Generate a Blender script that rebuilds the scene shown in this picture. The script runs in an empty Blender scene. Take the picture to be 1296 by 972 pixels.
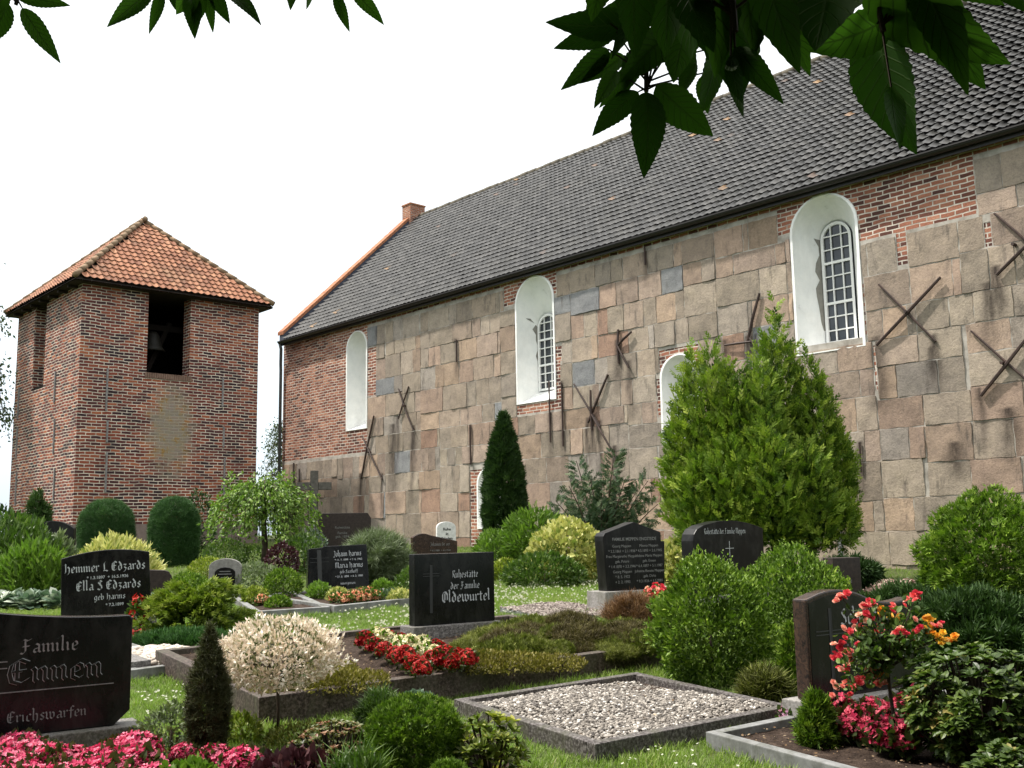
import bpy, bmesh, math, random
import numpy as np
from mathutils import Vector, Matrix, noise
random.seed(7)
RS = np.random.RandomState(11)
R = math.radians
SC = bpy.context.scene
COL = SC.collection

# ------------------------------------------------------------------ camera
W0, H0, F = 1296.0, 972.0, 1300.0          # the photograph's frame and focal length in its pixels
CAMZ = 1.65
PITCH = math.atan(186.0 / F)
ROLL = R(1.0)
CAM = Vector((0, 0, CAMZ))
_f = Vector((0, math.cos(PITCH), math.sin(PITCH)))
_u0 = Vector((0, -math.sin(PITCH), math.cos(PITCH)))
_r0 = Vector((1, 0, 0))
_r = _r0 * math.cos(ROLL) - _u0 * math.sin(ROLL)
_u = _u0 * math.cos(ROLL) + _r0 * math.sin(ROLL)
cd = bpy.data.cameras.new('camera')
cam = bpy.data.objects.new('camera', cd)
COL.objects.link(cam)
cam.matrix_world = Matrix(((_r.x, _u.x, -_f.x, 0), (_r.y, _u.y, -_f.y, 0), (_r.z, _u.z, -_f.z, CAMZ), (0, 0, 0, 1)))
cd.sensor_fit = 'HORIZONTAL'
cd.sensor_width = 36.0
cd.lens = 36.0 * F / W0
cd.clip_start = 0.05
cd.clip_end = 3000
SC.camera = cam

def ray(px, py):
    return _f + _r * ((px - W0 / 2) / F) + _u * ((H0 / 2 - py) / F)
def proj(p):
    d = Vector(p) - CAM
    w = d.dot(_f)
    return (W0 / 2 + F * d.dot(_r) / w, H0 / 2 - F * d.dot(_u) / w)
SLOPE = 0.043
def gz(x, y):
    """height of the churchyard ground"""
    t = max(y, -4.0)
    if t > 34: t = 34 + 3 * (1 - math.exp(-(t - 34) / 3.0))
    return SLOPE * t
def G(px, py, h=0.0):
    """the ground point (raised by h) that stands at a place seen in the photograph"""
    d = ray(px, py)
    t = (CAMZ - h) / (SLOPE * d.y - d.z)
    if t < 0 or t * d.y > 34:
        t = 34 / d.y
    p = CAM + d * t
    return Vector((p.x, p.y, gz(p.x, p.y) + h))
def GY(px, Y, h=0.0):
    """ground point at forward distance Y seen in image column px"""
    x = (px - W0 / 2) / F * Y * 1.0
    for _ in range(4):
        q = proj((x, Y, gz(x, Y) + h))
        x += (px - q[0]) / F * Y
    return Vector((x, Y, gz(x, Y) + h))
def zat(px, py, Y):
    d = ray(px, py)
    return CAMZ + d.z * Y / d.y
def m_px(n, Y):
    return n * Y / F

# ------------------------------------------------------------------ objects
def tag(o, label=None, cat=None, group=None, kind=None):
    if label: o['label'] = label
    if cat: o['category'] = cat
    if group: o['group'] = group
    if kind: o['kind'] = kind
    return o
def empty(name, loc, label, cat, group=None, rz=0.0):
    o = bpy.data.objects.new(name, None)
    COL.objects.link(o)
    o.location = loc
    o.rotation_euler = (0, 0, rz)
    o.empty_display_size = 0.1
    return tag(o, label, cat, group)
def link(name, me, mat=None, parent=None, loc=None):
    o = bpy.data.objects.new(name, me)
    COL.objects.link(o)
    if mat is not None:
        if isinstance(mat, (list, tuple)):
            for m in mat: me.materials.append(m)
        else: me.materials.append(mat)
    if parent is not None: o.parent = parent
    if loc is not None: o.location = loc
    return o
def np_mesh(name, V, Fc, attrs=None, smooth=False, uv=None):
    """mesh from a vertex array and one face array (k columns) or a list of such arrays"""
    V = np.asarray(V, dtype=np.float32)
    Fs = Fc if isinstance(Fc, list) else [Fc]
    Fs = [np.asarray(f, dtype=np.int32) for f in Fs if len(f)]
    me = bpy.data.meshes.new(name)
    me.vertices.add(len(V))
    me.vertices.foreach_set('co', V.ravel())
    nl = sum(f.size for f in Fs); nf = sum(len(f) for f in Fs)
    me.loops.add(nl); me.polygons.add(nf)
    li = np.concatenate([f.ravel() for f in Fs])
    me.loops.foreach_set('vertex_index', li)
    st = []; o = 0
    for f in Fs:
        k = f.shape[1]
        st.append(o + np.arange(len(f), dtype=np.int32) * k); o += f.size
    me.polygons.foreach_set('loop_start', np.concatenate(st).astype(np.int32))
    me.polygons.foreach_set('use_smooth', np.full(nf, smooth, dtype=bool))
    me.update(calc_edges=True)
    for k, a in (attrs or {}).items():
        a = np.asarray(a, dtype=np.float32)
        if a.ndim == 1:
            me.attributes.new(k, 'FLOAT', 'POINT').data.foreach_set('value', a)
        else:
            c = np.ones((len(a), 4), dtype=np.float32); c[:, :3] = a[:, :3]
            me.attributes.new(k, 'FLOAT_COLOR', 'POINT').data.foreach_set('color', c.ravel())
    if uv is not None:
        l = me.uv_layers.new(name='UVMap')
        l.data.foreach_set('uv', np.asarray(uv, dtype=np.float32)[li].ravel())
    return me

class MB:
    """collects boxes, quads and tubes into one mesh"""
    def __init__(s): s.v = []; s.f = []; s.uv = []
    def quad(s, pts, uvs=None):
        b = len(s.v); s.v += [tuple(p) for p in pts]; s.f.append(tuple(range(b, b + len(pts))))
        s.uv += list(uvs) if uvs else [(0, 0)] * len(pts)
    def box(s, c, d, M=None):
        c = Vector(c); x, y, z = [k / 2 for k in d]
        P = [Vector((sx * x, sy * y, sz * z)) for sz in (-1, 1) for sy in (-1, 1) for sx in (-1, 1)]
        if M is not None: P = [M @ p for p in P]
        b = len(s.v); s.v += [tuple(c + p) for p in P]; s.uv += [(0, 0)] * 8
        for q in ((0, 2, 3, 1), (4, 5, 7, 6), (0, 1, 5, 4), (2, 6, 7, 3), (0, 4, 6, 2), (1, 3, 7, 5)):
            s.f.append(tuple(b + i for i in q))
    def bar(s, a, b_, w, t=None, up=(0, 0, 1)):
        a, b_ = Vector(a), Vector(b_); d = b_ - a; L = d.length
        if L < 1e-6: return
        y = d / L; x = y.cross(Vector(up))
        if x.length < 1e-4: x = y.cross(Vector((1, 0, 0)))
        x.normalize(); z = x.cross(y)
        M = Matrix((x, y, z)).transposed()
        s.box((a + b_) / 2, (w, L, t or w), M)
    def tube(s, pts, rad, n=7, cap=True):
        pts = [Vector(p) for p in pts]
        rads = rad if isinstance(rad, (list, tuple)) else [rad] * len(pts)
        b = len(s.v); ref = None
        for i, p in enumerate(pts):
            d = (pts[min(i + 1, len(pts) - 1)] - pts[max(i - 1, 0)]).normalized()
            if ref is None:
                ref = d.cross(Vector((0.31, 0.2, 1)));
                if ref.length < 1e-3: ref = d.cross(Vector((1, 0, 0)))
            x = (ref - d * ref.dot(d)).normalized(); y = d.cross(x); ref = x
            for k in range(n):
                a = 2 * math.pi * k / n
                s.v.append(tuple(p + (x * math.cos(a) + y * math.sin(a)) * rads[i])); s.uv.append((0, 0))
        for i in range(len(pts) - 1):
            for k in range(n):
                k2 = (k + 1) % n
                s.f.append((b + i * n + k, b + i * n + k2, b + (i + 1) * n + k2, b + (i + 1) * n + k))
        if cap:
            s.f.append(tuple(b + k for k in reversed(range(n))))
            s.f.append(tuple(b + (len(pts) - 1) * n + k for k in range(n)))
    def build(s, name, mat, parent=None, smooth=False, bevel=0.0, loc=None):
        me = bpy.data.meshes.new(name)
        me.from_pydata(s.v, [], s.f)
        if any(u != (0, 0) for u in s.uv):
            l = me.uv_layers.new(name='UVMap')
            for lp in me.loops: l.data[lp.index].uv = s.uv[lp.vertex_index]
        if bevel > 0:
            bm = bmesh.new(); bm.from_mesh(me)
            bmesh.ops.bevel(bm, geom=[e for e in bm.edges if len(e.link_faces) == 2 and e.calc_face_angle(0) > 0.5], offset=bevel, segments=2, affect='EDGES', profile=0.6)
            bm.to_mesh(me); bm.free()
        if smooth:
            for p in me.polygons: p.use_smooth = True
        return link(name, me, mat, parent, loc)
def slab_mesh(name, outline, t, bevel=0.006, y0=0.0):
    """outline in x-z extruded backwards by t from the front plane y = y0"""
    bm = bmesh.new()
    vs = [bm.verts.new((x, y0, z)) for x, z in outline]
    f = bm.faces.new(vs)
    r = bmesh.ops.extrude_face_region(bm, geom=[f])
    for v in r['geom']:
        if isinstance(v, bmesh.types.BMVert): v.co.y += t
    bmesh.ops.recalc_face_normals(bm, faces=bm.faces)
    if bevel > 0:
        bmesh.ops.bevel(bm, geom=[e for e in bm.edges if e.calc_face_angle(0) > 0.45], offset=bevel, segments=2, affect='EDGES', profile=0.6)
    me = bpy.data.meshes.new(name); bm.to_mesh(me); bm.free()
    return me

# ------------------------------------------------------------------ materials
def nt(name):
    m = bpy.data.materials.new(name); m.use_nodes = True
    t = m.node_tree; p = t.nodes['Principled BSDF']
    return m, t, p, t.nodes['Material Output']
def N(t, typ, **kw):
    n = t.nodes.new(typ)
    for k, v in kw.items():
        if k in n.inputs: n.inputs[k].default_value = v
        else: setattr(n, k, v)
    return n
def L(t, a, b): t.links.new(a, b)
def ramp(t, fac, stops, interp='LINEAR'):
    r = t.nodes.new('ShaderNodeValToRGB'); e = r.color_ramp
    e.interpolation = interp
    while len(e.elements) < len(stops): e.elements.new(0.5)
    for el, (p, c) in zip(e.elements, stops):
        el.position = p; el.color = (*c, 1) if len(c) == 3 else c
    L(t, fac, r.inputs['Fac'])
    return r
def mix(t, fac, a, b, mode='MIX'):
    n = t.nodes.new('ShaderNodeMix'); n.data_type = 'RGBA'; n.blend_type = mode
    for s, v in ((n.inputs[0], fac), (n.inputs[6], a), (n.inputs[7], b)):
        if isinstance(v, (int, float)): s.default_value = v
        elif isinstance(v, tuple): s.default_value = (*v, 1) if len(v) == 3 else v
        else: L(t, v, s)
    return n.outputs[2]
def tnoise(t, scale, detail=4, rough=0.6, coord=None, dist=0.0):
    n = N(t, 'ShaderNodeTexNoise'); n.inputs['Scale'].default_value = scale
    n.inputs['Detail'].default_value = detail; n.inputs['Roughness'].default_value = rough
    n.inputs['Distortion'].default_value = dist
    if coord is None:
        coord = N(t, 'ShaderNodeTexCoord').outputs['Object']
    L(t, coord, n.inputs['Vector'])
    return n.outputs['Fac']
def bump(t, p, h, strength=0.3, dist=0.02):
    b = N(t, 'ShaderNodeBump'); b.inputs['Strength'].default_value = strength
    b.inputs['Distance'].default_value = dist
    L(t, h, b.inputs['Height']); L(t, b.outputs['Normal'], p.inputs['Normal'])
def speck(name, stops, scale=6.0, rough=0.7, spec=0.3, b=0.2, bd=0.01, bscale=None, detail=6, dirt=None):
    """rough natural surface: noise run through a colour ramp, with bump"""
    m, t, p, o = nt(name)
    n = tnoise(t, scale, detail, 0.65)
    col = ramp(t, n, stops).outputs['Color']
    if dirt:                                   # patches of moss, dust or water marks
        dc, am, sc = dirt
        mp = N(t, 'ShaderNodeMapping'); L(t, N(t, 'ShaderNodeTexCoord').outputs['Object'], mp.inputs['Vector']); mp.inputs['Scale'].default_value = (1, 1, .45)
        col = mix(t, ramp(t, tnoise(t, sc, 6, .72, mp.outputs[0], .4), [(.46, (0,) * 3), (.66, (am,) * 3)]).outputs['Color'], col, dc)
    L(t, col, p.inputs['Base Color'])
    p.inputs['Roughness'].default_value = rough
    p.inputs['Specular IOR Level'].default_value = spec
    if b: bump(t, p, tnoise(t, bscale or scale * 4, 4, 0.7), b, bd)
    return m
def leafm(name, stops, rough=0.45, spec=0.35, trans=0.25, tint=(0.9, 1.15, 0.5), attr='rnd', hue=None):
    """leaf: colour by a per-leaf random value; part of the light passes through"""
    m, t, p, o = nt(name)
    a = N(t, 'ShaderNodeAttribute'); a.attribute_name = attr
    col = ramp(t, a.outputs['Fac'], stops).outputs['Color']
    L(t, col, p.inputs['Base Color'])
    p.inputs['Roughness'].default_value = rough
    p.inputs['Specular IOR Level'].default_value = spec
    if trans > 0:
        tr = N(t, 'ShaderNodeBsdfTranslucent')
        L(t, mix(t, 1.0, col, tint, 'MULTIPLY'), tr.inputs['Color'])
        ms = N(t, 'ShaderNodeMixShader'); ms.inputs[0].default_value = trans
        L(t, p.outputs[0], ms.inputs[1]); L(t, tr.outputs[0], ms.inputs[2])
        L(t, ms.outputs[0], o.inputs['Surface'])
    return m
def plain(name, c, rough=0.6, spec=0.4, metal=0.0):
    m, t, p, o = nt(name)
    p.inputs['Base Color'].default_value = (*c, 1)
    p.inputs['Roughness'].default_value = rough
    p.inputs['Specular IOR Level'].default_value = spec
    p.inputs['Metallic'].default_value = metal
    return m

# ------------------------------------------------------------------ light and sky
SUN_AZ, SUN_EL = R(-80), R(61)             # azimuth from the viewing direction (left is negative)
wd = bpy.data.worlds.new('World'); SC.world = wd; wd.use_nodes = True
t = wd.node_tree; bg = t.nodes['Background']
sky = t.nodes.new('ShaderNodeTexSky'); sky.sky_type = 'NISHITA'; sky.sun_disc = False
sky.sun_elevation = SUN_EL; sky.sun_rotation = SUN_AZ
sky.air_density = 1.0; sky.dust_density = 3.0; sky.ozone_density = 1.0
tc = t.nodes.new('ShaderNodeTexCoord')
mp = t.nodes.new('ShaderNodeMapping'); mp.inputs['Scale'].default_value = (1, 1, 2.6); mp.inputs['Location'].default_value = (0.9, 0.3, 0)
L(t, tc.outputs['Generated'], mp.inputs['Vector'])
cl = tnoise(t, 1.7, 5, 0.55, mp.outputs['Vector'])
sx = N(t, 'ShaderNodeSeparateXYZ'); L(t, tc.outputs['Generated'], sx.inputs[0])
ad = N(t, 'ShaderNodeMath', operation='MULTIPLY_ADD'); L(t, sx.outputs[2], ad.inputs[0]); ad.inputs[1].default_value = 0.9; L(t, cl, ad.inputs[2])
ms = ramp(t, ad.outputs[0], [(0.42, (0.45,) * 3), (0.72, (1, 1, 1))])
cg = ramp(t, sx.outputs[2], [(0.0, (5.3, 6.1, 6.9)), (0.15, (6.2, 6.9, 7.3)), (0.48, (7.2, 7.4, 7.5)), (0.7, (12.0, 12.0, 11.8))])
L(t, mix(t, ms.outputs['Color'], sky.outputs['Color'], cg.outputs['Color']), bg.inputs['Color'])
bg.inputs['Strength'].default_value = 0.142
sl = bpy.data.lights.new('sun', 'SUN'); sl.energy = 4.9; sl.angle = R(1.8); sl.color = (1.0, 0.94, 0.85)
so = bpy.data.objects.new('sun', sl); COL.objects.link(so)
sd = Vector((math.sin(SUN_AZ) * math.cos(SUN_EL), math.cos(SUN_AZ) * math.cos(SUN_EL), math.sin(SUN_EL)))
so.rotation_euler = sd.to_track_quat('Z', 'Y').to_euler()
so.location = (-20, 0, 30)
SC.view_settings.view_transform = 'Standard'; SC.view_settings.look = 'None'
SC.view_settings.gamma = 1.0; SC.view_settings.exposure = 0.46
SC.render.engine = 'CYCLES'
SC.cycles.use_denoising = True
SC.cycles.max_bounces = 6; SC.cycles.diffuse_bounces = 3; SC.cycles.glossy_bounces = 2
SC.cycles.transmission_bounces = 3; SC.cycles.transparent_max_bounces = 4
SC.cycles.caustics_reflective = False; SC.cycles.caustics_refractive = False
# ------------------------------------------------------------------ building materials
def brickm(name, stops, mortar=(0.36, 0.33, 0.29), bw=0.27, bh=0.092, ms=0.013, patch=None, sat=1.0):
    m, t, p, o = nt(name)
    uv = N(t, 'ShaderNodeUVMap').outputs[0]
    wob = N(t, 'ShaderNodeTexNoise'); wob.inputs['Scale'].default_value = 2.2; L(t, uv, wob.inputs['Vector'])
    va = N(t, 'ShaderNodeVectorMath', operation='MULTIPLY_ADD'); L(t, wob.outputs['Color'], va.inputs[0])
    va.inputs[1].default_value = (0.06, 0.07, 0); L(t, uv, va.inputs[2])
    b = N(t, 'ShaderNodeTexBrick'); L(t, va.outputs[0], b.inputs['Vector'])
    b.inputs['Color1'].default_value = (0, 0, 0, 1); b.inputs['Color2'].default_value = (1, 1, 1, 1)
    b.inputs['Mortar'].default_value = (0.5, 0.5, 0.5, 1)
    b.inputs['Scale'].default_value = 1.0; b.inputs['Brick Width'].default_value = bw; b.inputs['Row Height'].default_value = bh
    b.inputs['Mortar Size'].default_value = ms; b.inputs['Mortar Smooth'].default_value = 0.25; b.inputs['Bias'].default_value = 0.0
    b.offset = 0.5
    big = tnoise(t, 0.55, 3, 0.6, uv)
    fine = tnoise(t, 30, 4, 0.7, uv)
    fa = N(t, 'ShaderNodeMath', operation='MULTIPLY_ADD'); L(t, big, fa.inputs[0]); fa.inputs[1].default_value = 1.5; fa.inputs[2].default_value = -0.75
    fb = N(t, 'ShaderNodeMath', operation='ADD'); L(t, b.outputs['Color'], fb.inputs[0]); L(t, fa.outputs[0], fb.inputs[1])
    col = ramp(t, fb.outputs[0], stops).outputs['Color']
    col = mix(t, 0.5, col, ramp(t, fine, [(0.3, (0.45,) * 3), (0.7, (1.25,) * 3)]).outputs['Color'], 'MULTIPLY')
    mcol = ramp(t, tnoise(t, 1.7, 4, 0.7, uv), [(0.3, tuple(c * 0.5 for c in mortar)), (0.5, mortar), (0.68, tuple(min(.75, c * 1.5) for c in mortar))]).outputs['Color']
    col = mix(t, b.outputs['Fac'], col, mcol)
    if patch:                                # a weathered, lichen-covered patch of render
        (cu, cv, ru, rv) = patch
        mpn = N(t, 'ShaderNodeMapping'); L(t, uv, mpn.inputs['Vector'])
        mpn.inputs['Location'].default_value = (-cu / ru, -cv / rv, 0); mpn.inputs['Scale'].default_value = (1 / ru, 1 / rv, 1)
        ln = N(t, 'ShaderNodeVectorMath', operation='LENGTH'); L(t, mpn.outputs[0], ln.inputs[0])
        s2 = N(t, 'ShaderNodeMath', operation='MULTIPLY_ADD'); L(t, tnoise(t, 2.5, 5, 0.7, uv), s2.inputs[0]); s2.inputs[1].default_value = 1.5; L(t, ln.outputs['Value'], s2.inputs[2])
        mk = ramp(t, s2.outputs[0], [(0.0, (1,) * 3), (1.0, (0.0,) * 3)]); mk.color_ramp.elements[0].position = 0.95; mk.color_ramp.elements[1].position = 1.0
        mr = N(t, 'ShaderNodeMapRange'); L(t, s2.outputs[0], mr.inputs[0]); mr.inputs[1].default_value = 1.25; mr.inputs[2].default_value = 1.75; mr.inputs[3].default_value = 0.85; mr.inputs[4].default_value = 0.0
        lich = ramp(t, tnoise(t, 3.0, 5, 0.7, uv), [(0.38, (0.24, 0.215, 0.185)), (0.54, (0.26, 0.225, 0.16)), (0.64, (0.27, 0.165, 0.045))]).outputs['Color']
        col = mix(t, mr.outputs[0], col, lich)
    L(t, col, p.inputs['Base Color'])
    p.inputs['Roughness'].default_value = 0.85; p.inputs['Specular IOR Level'].default_value = 0.2
    hm = N(t, 'ShaderNodeMath', operation='MULTIPLY_ADD'); L(t, b.outputs['Fac'], hm.inputs[0]); hm.inputs[1].default_value = -0.8; L(t, fine, hm.inputs[2])
    bump(t, p, hm.outputs[0], 0.7, 0.012)
    return m
RED = [(0.0, (0.035, 0.017, 0.016)), (0.25, (0.07, 0.026, 0.02)), (0.5, (0.135, 0.042, 0.027)), (0.75, (0.2, 0.065, 0.035)), (1.0, (0.28, 0.1, 0.05))]
M_brick = brickm('nave_brick', [(0.0, (0.08, 0.036, 0.03)), (0.3, (0.2, 0.075, 0.052)), (0.65, (0.31, 0.125, 0.08)), (1.0, (0.42, 0.2, 0.13))], (0.5, 0.45, 0.39))
M_granite = None
def granite_material():
    m, t, p, o = nt('granite_ashlar')
    a = N(t, 'ShaderNodeAttribute'); a.attribute_name = 'bcol'
    s = N(t, 'ShaderNodeAttribute'); s.attribute_name = 'stain'
    n1 = tnoise(t, 3.0, 6, 0.7); n2 = tnoise(t, 26, 5, 0.75)
    col = mix(t, 0.75, a.outputs['Color'], ramp(t, n1, [(0.25, (0.55, 0.54, 0.55)), (0.5, (0.95, 0.94, 0.92)), (0.75, (1.3, 1.27, 1.2))]).outputs['Color'], 'MULTIPLY')
    col = mix(t, 0.6, col, ramp(t, n2, [(0.32, (0.62,) * 3), (0.5, (1.0,) * 3), (0.7, (1.22,) * 3)]).outputs['Color'], 'MULTIPLY')
    # dark drips and pits
    mp = N(t, 'ShaderNodeMapping'); L(t, N(t, 'ShaderNodeTexCoord').outputs['Object'], mp.inputs['Vector']); mp.inputs['Scale'].default_value = (1, 1, 0.22)
    dr = tnoise(t, 5, 5, 0.7, mp.outputs[0])
    col = mix(t, ramp(t, dr, [(0.56, (0,) * 3), (0.72, (0.8,) * 3)]).outputs['Color'], col, (0.075, 0.066, 0.058))
    sn = N(t, 'ShaderNodeMath', operation='MULTIPLY'); L(t, s.outputs['Fac'], sn.inputs[0])
    L(t, ramp(t, tnoise(t, 9, 4, 0.7, mp.outputs[0]), [(0.25, (0.45,) * 3), (0.6, (1,) * 3)]).outputs['Color'], sn.inputs[1])
    col = mix(t, sn.outputs[0], col, (0.035, 0.026, 0.022))
    L(t, col, p.inputs['Base Color'])
    p.inputs['Roughness'].default_value = 0.85; p.inputs['Specular IOR Level'].default_value = 0.2
    h = N(t, 'ShaderNodeMath', operation='MULTIPLY_ADD'); L(t, n1, h.inputs[0]); h.inputs[1].default_value = 1.5; L(t, n2, h.inputs[2])
    bump(t, p, h.outputs[0], 0.55, 0.02)
    return m
M_granite = granite_material()
def tilem(name, stops, rough, spec, streak=None):
    m, t, p, o = nt(name)
    a = N(t, 'ShaderNodeAttribute'); a.attribute_name = 'rnd'
    col = ramp(t, a.outputs['Fac'], stops).outputs['Color']
    col = mix(t, 0.7, col, ramp(t, tnoise(t, 9, 5, 0.7), [(0.3, (0.78,) * 3), (0.7, (1.15,) * 3)]).outputs['Color'], 'MULTIPLY')
    if streak: col = mix(t, ramp(t, tnoise(t, 0.9, 6, 0.75), [(0.5, (0,) * 3), (0.75, (0.7,) * 3)]).outputs['Color'], col, streak)
    L(t, col, p.inputs['Base Color'])
    p.inputs['Roughness'].default_value = rough; p.inputs['Specular IOR Level'].default_value = spec
    bump(t, p, tnoise(t, 60, 3, 0.7), 0.2, 0.004)
    return m
M_slate = tilem('dark_pantile', [(0.0, (0.02, 0.0198, 0.0196)), (0.5, (0.031, 0.0307, 0.0304)), (0.9955, (0.06, 0.058, 0.056)), (0.997, (0.2, 0.1, 0.055)), (1.0, (0.26, 0.15, 0.06))], 0.45, 0.35, (0.036, 0.034, 0.026))
M_redtile = tilem('orange_pantile', [(0.0, (0.18, 0.07, 0.038)), (0.4, (0.255, 0.105, 0.056)), (0.8, (0.32, 0.14, 0.075)), (1.0, (0.37, 0.18, 0.1))], 0.75, 0.25, (0.11, 0.075, 0.045))
M_plaster = speck('white_limewash', [(0.26, (0.55, 0.55, 0.52)), (0.36, (0.8, 0.81, 0.8)), (0.6, (0.88, 0.88, 0.86))], 3, 0.8, 0.2, 0.35, 0.02, 7, 6, ((0.6, 0.595, 0.57), .35, 1.6))
M_oldplaster = speck('peeled_grey_plaster', [(0.3, (0.2, 0.19, 0.17)), (0.7, (0.3, 0.29, 0.26))], 8, 0.9, 0.1)
M_white = plain('white_paint', (0.82, 0.82, 0.8), 0.4)
M_iron = speck('rusty_iron', [(0.3, (0.022, 0.014, 0.012)), (0.6, (0.05, 0.028, 0.022)), (0.8, (0.1, 0.05, 0.035))], 8, 0.65, 0.4)
M_ironold = speck('weathered_bar', [(0.3, (0.13, 0.12, 0.12)), (0.7, (0.26, 0.25, 0.25))], 8, 0.7, 0.3)
M_gutter = plain('dark_gutter', (0.018, 0.015, 0.014), 0.45, 0.4)
M_lead = speck('lead_flashing', [(0.3, (0.03, 0.036, 0.055)), (0.7, (0.06, 0.07, 0.1))], 2, 0.5, 0.5)
M_coping = speck('orange_brick_coping', [(0.3, (0.2, 0.085, 0.045)), (0.5, (0.33, 0.14, 0.075)), (0.7, (0.42, 0.2, 0.11))], 7, 0.85, 0.2)
M_wood = speck('dark_timber', [(0.3, (0.012, 0.009, 0.007)), (0.7, (0.03, 0.022, 0.016))], 5, 0.8, 0.2)
M_zinc = plain('zinc_downpipe', (0.09, 0.1, 0.1), 0.5, 0.5)
def glassm():
    m, t, p, o = nt('old_window_glass')
    L(t, ramp(t, tnoise(t, 1.6, 3, 0.5), [(0.35, (0.02, 0.024, 0.03)), (0.65, (0.055, 0.062, 0.075))]).outputs['Color'], p.inputs['Base Color'])
    p.inputs['Roughness'].default_value = 0.12; p.inputs['Specular IOR Level'].default_value = 0.5
    bump(t, p, tnoise(t, 7, 2, 0.5), 0.15, 0.01)
    return m
M_glass = glassm()

# ------------------------------------------------------------------ the nave's frame of reference: u along the wall, n outwards
_vp = ray(-538, 672 - 0.01746 * (-538 - 648)); _vp.z = 0; _vp.normalize()
UA = -_vp                                    # to the right along the nave's long wall
NA = Vector((UA.y, -UA.x, 0))
if NA.y > 0: NA = -NA
_q = ray(1150, 720); Q0 = CAM + _q * (19.2 / _q.y)
def onwall(px, py, n=0.0):
    d = ray(px, py)
    t_ = ((Q0 - CAM).dot(NA) + n) / d.dot(NA)
    p = CAM + d * t_
    return p
_c = onwall(357, 600)
C0 = Vector((_c.x, _c.y, 0))                 # the nave's corner at ground datum
def uz(px, py, n=0.0):
    p = onwall(px, py, n)
    return ((p - C0).dot(UA), p.z)
def wallpt(u, n, z): return C0 + UA * u + NA * n + Vector((0, 0, z))
ZE = uz(355, 438)[1]                          # eave height
MW = Matrix(((UA.x, -NA.x, 0, C0.x), (UA.y, -NA.y, 0, C0.y), (UA.z, 0, 1, 0), (0, 0, 0, 1)))   # local x along wall, y inwards, z up
UEND = uz(1296, 400)[0] + 7.0
ZB = 0.3
# ridge: the apex of the gable seen at (525, 288)
_d = ray(526, 286); 
_k = (C0 + UA * 0.2 - CAM)
# solve C + s*(-NA) along the gable: intersection with vertical plane through the ray
_s = -(_k.x * _d.y - _k.y * _d.x) / ((-NA).x * _d.y - (-NA).y * _d.x)
_p = C0 + UA * 0.2 - NA * _s
HALF = _s
ZR = CAMZ + _d.z * (_p.y / _d.y)
print('nave corner', C0, 'eave', ZE, 'half width', HALF, 'ridge', ZR, 'len', UEND)

church = empty('church', (C0.x, C0.y, 0), 'long medieval church of grey granite blocks and red brick with a dark tiled roof', 'church')
church.matrix_world = MW
def cl(v): return v
# windows: (left px, right px at their height, sill px, top px ...) measured on the wall plane
def win(pxl, pxr, pys, pyt, ym):
    uL = uz(pxl, ym)[0]; uR = uz(pxr, ym)[0]; um = (pxl + pxr) / 2
    return dict(u0=uL, u1=uR, z0=uz(um, pys)[1], z1=uz(um, pyt)[1])
WINS = [dict(win(440, 464, 543, 420, 480), d=0.75, a=0.12, b=0.25, top=0.5, sill=0.35, glass=False, name='blind'),
        dict(win(655, 701, 508, 350, 430), d=0.62, a=0.2, b=0.42, top=0.9, sill=0.35, glass=True),
        dict(win(1006, 1087, 444, 246, 345), d=0.62, a=0.3, b=0.42, top=0.42, sill=0.22, glass=True),
        dict(win(839, 884, 560, 449, 500), d=0.55, a=0.1, b=0.3, top=0.3, sill=0.25, glass=True),
        dict(win(606, 634, 668, 592, 630), d=0.5, a=0.1, b=0.2, top=0.3, sill=0.1, glass=False)]
WINS.sort(key=lambda w: w['u0'])
for w in WINS: print({k: (round(v, 2) if isinstance(v, float) else v) for k, v in w.items()})
def arch(u0, u1, z0, z1, n=14, flat=1.0):
    """outline of a round-headed opening, anticlockwise from lower left"""
    r = (u1 - u0) / 2; h = r * flat; zc = z1 - h; um = (u0 + u1) / 2
    pts = [(u0, z0), (u1, z0)]
    for i in range(n + 1):
        a = math.pi * i / n
        pts.append((um + r * math.cos(a), zc + h * math.sin(a)))
    return pts
# ---- brick shell of the long wall with real openings
mb = MB()
def wq(pts): mb.quad([(u, 0, z) for u, z in pts], [(u, z) for u, z in pts])
cur = 0.0
for w in WINS:
    wq([(cur, ZB), (w['u0'], ZB), (w['u0'], ZE + 0.1), (cur, ZE + 0.1)])
    wq([(w['u0'], ZB), (w['u1'], ZB), (w['u1'], w['z0']), (w['u0'], w['z0'])])
    o = arch(w['u0'], w['u1'], w['z0'], w['z1'])[2:]
    for (ua, za), (ub, zb) in zip(o[:-1], o[1:]):
        wq([(ub, zb), (ua, za), (ua, ZE + 0.1), (ub, ZE + 0.1)])
    cur = w['u1']
wq([(cur, ZB), (UEND, ZB), (UEND, ZE + 0.1), (cur, ZE + 0.1)])
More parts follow.
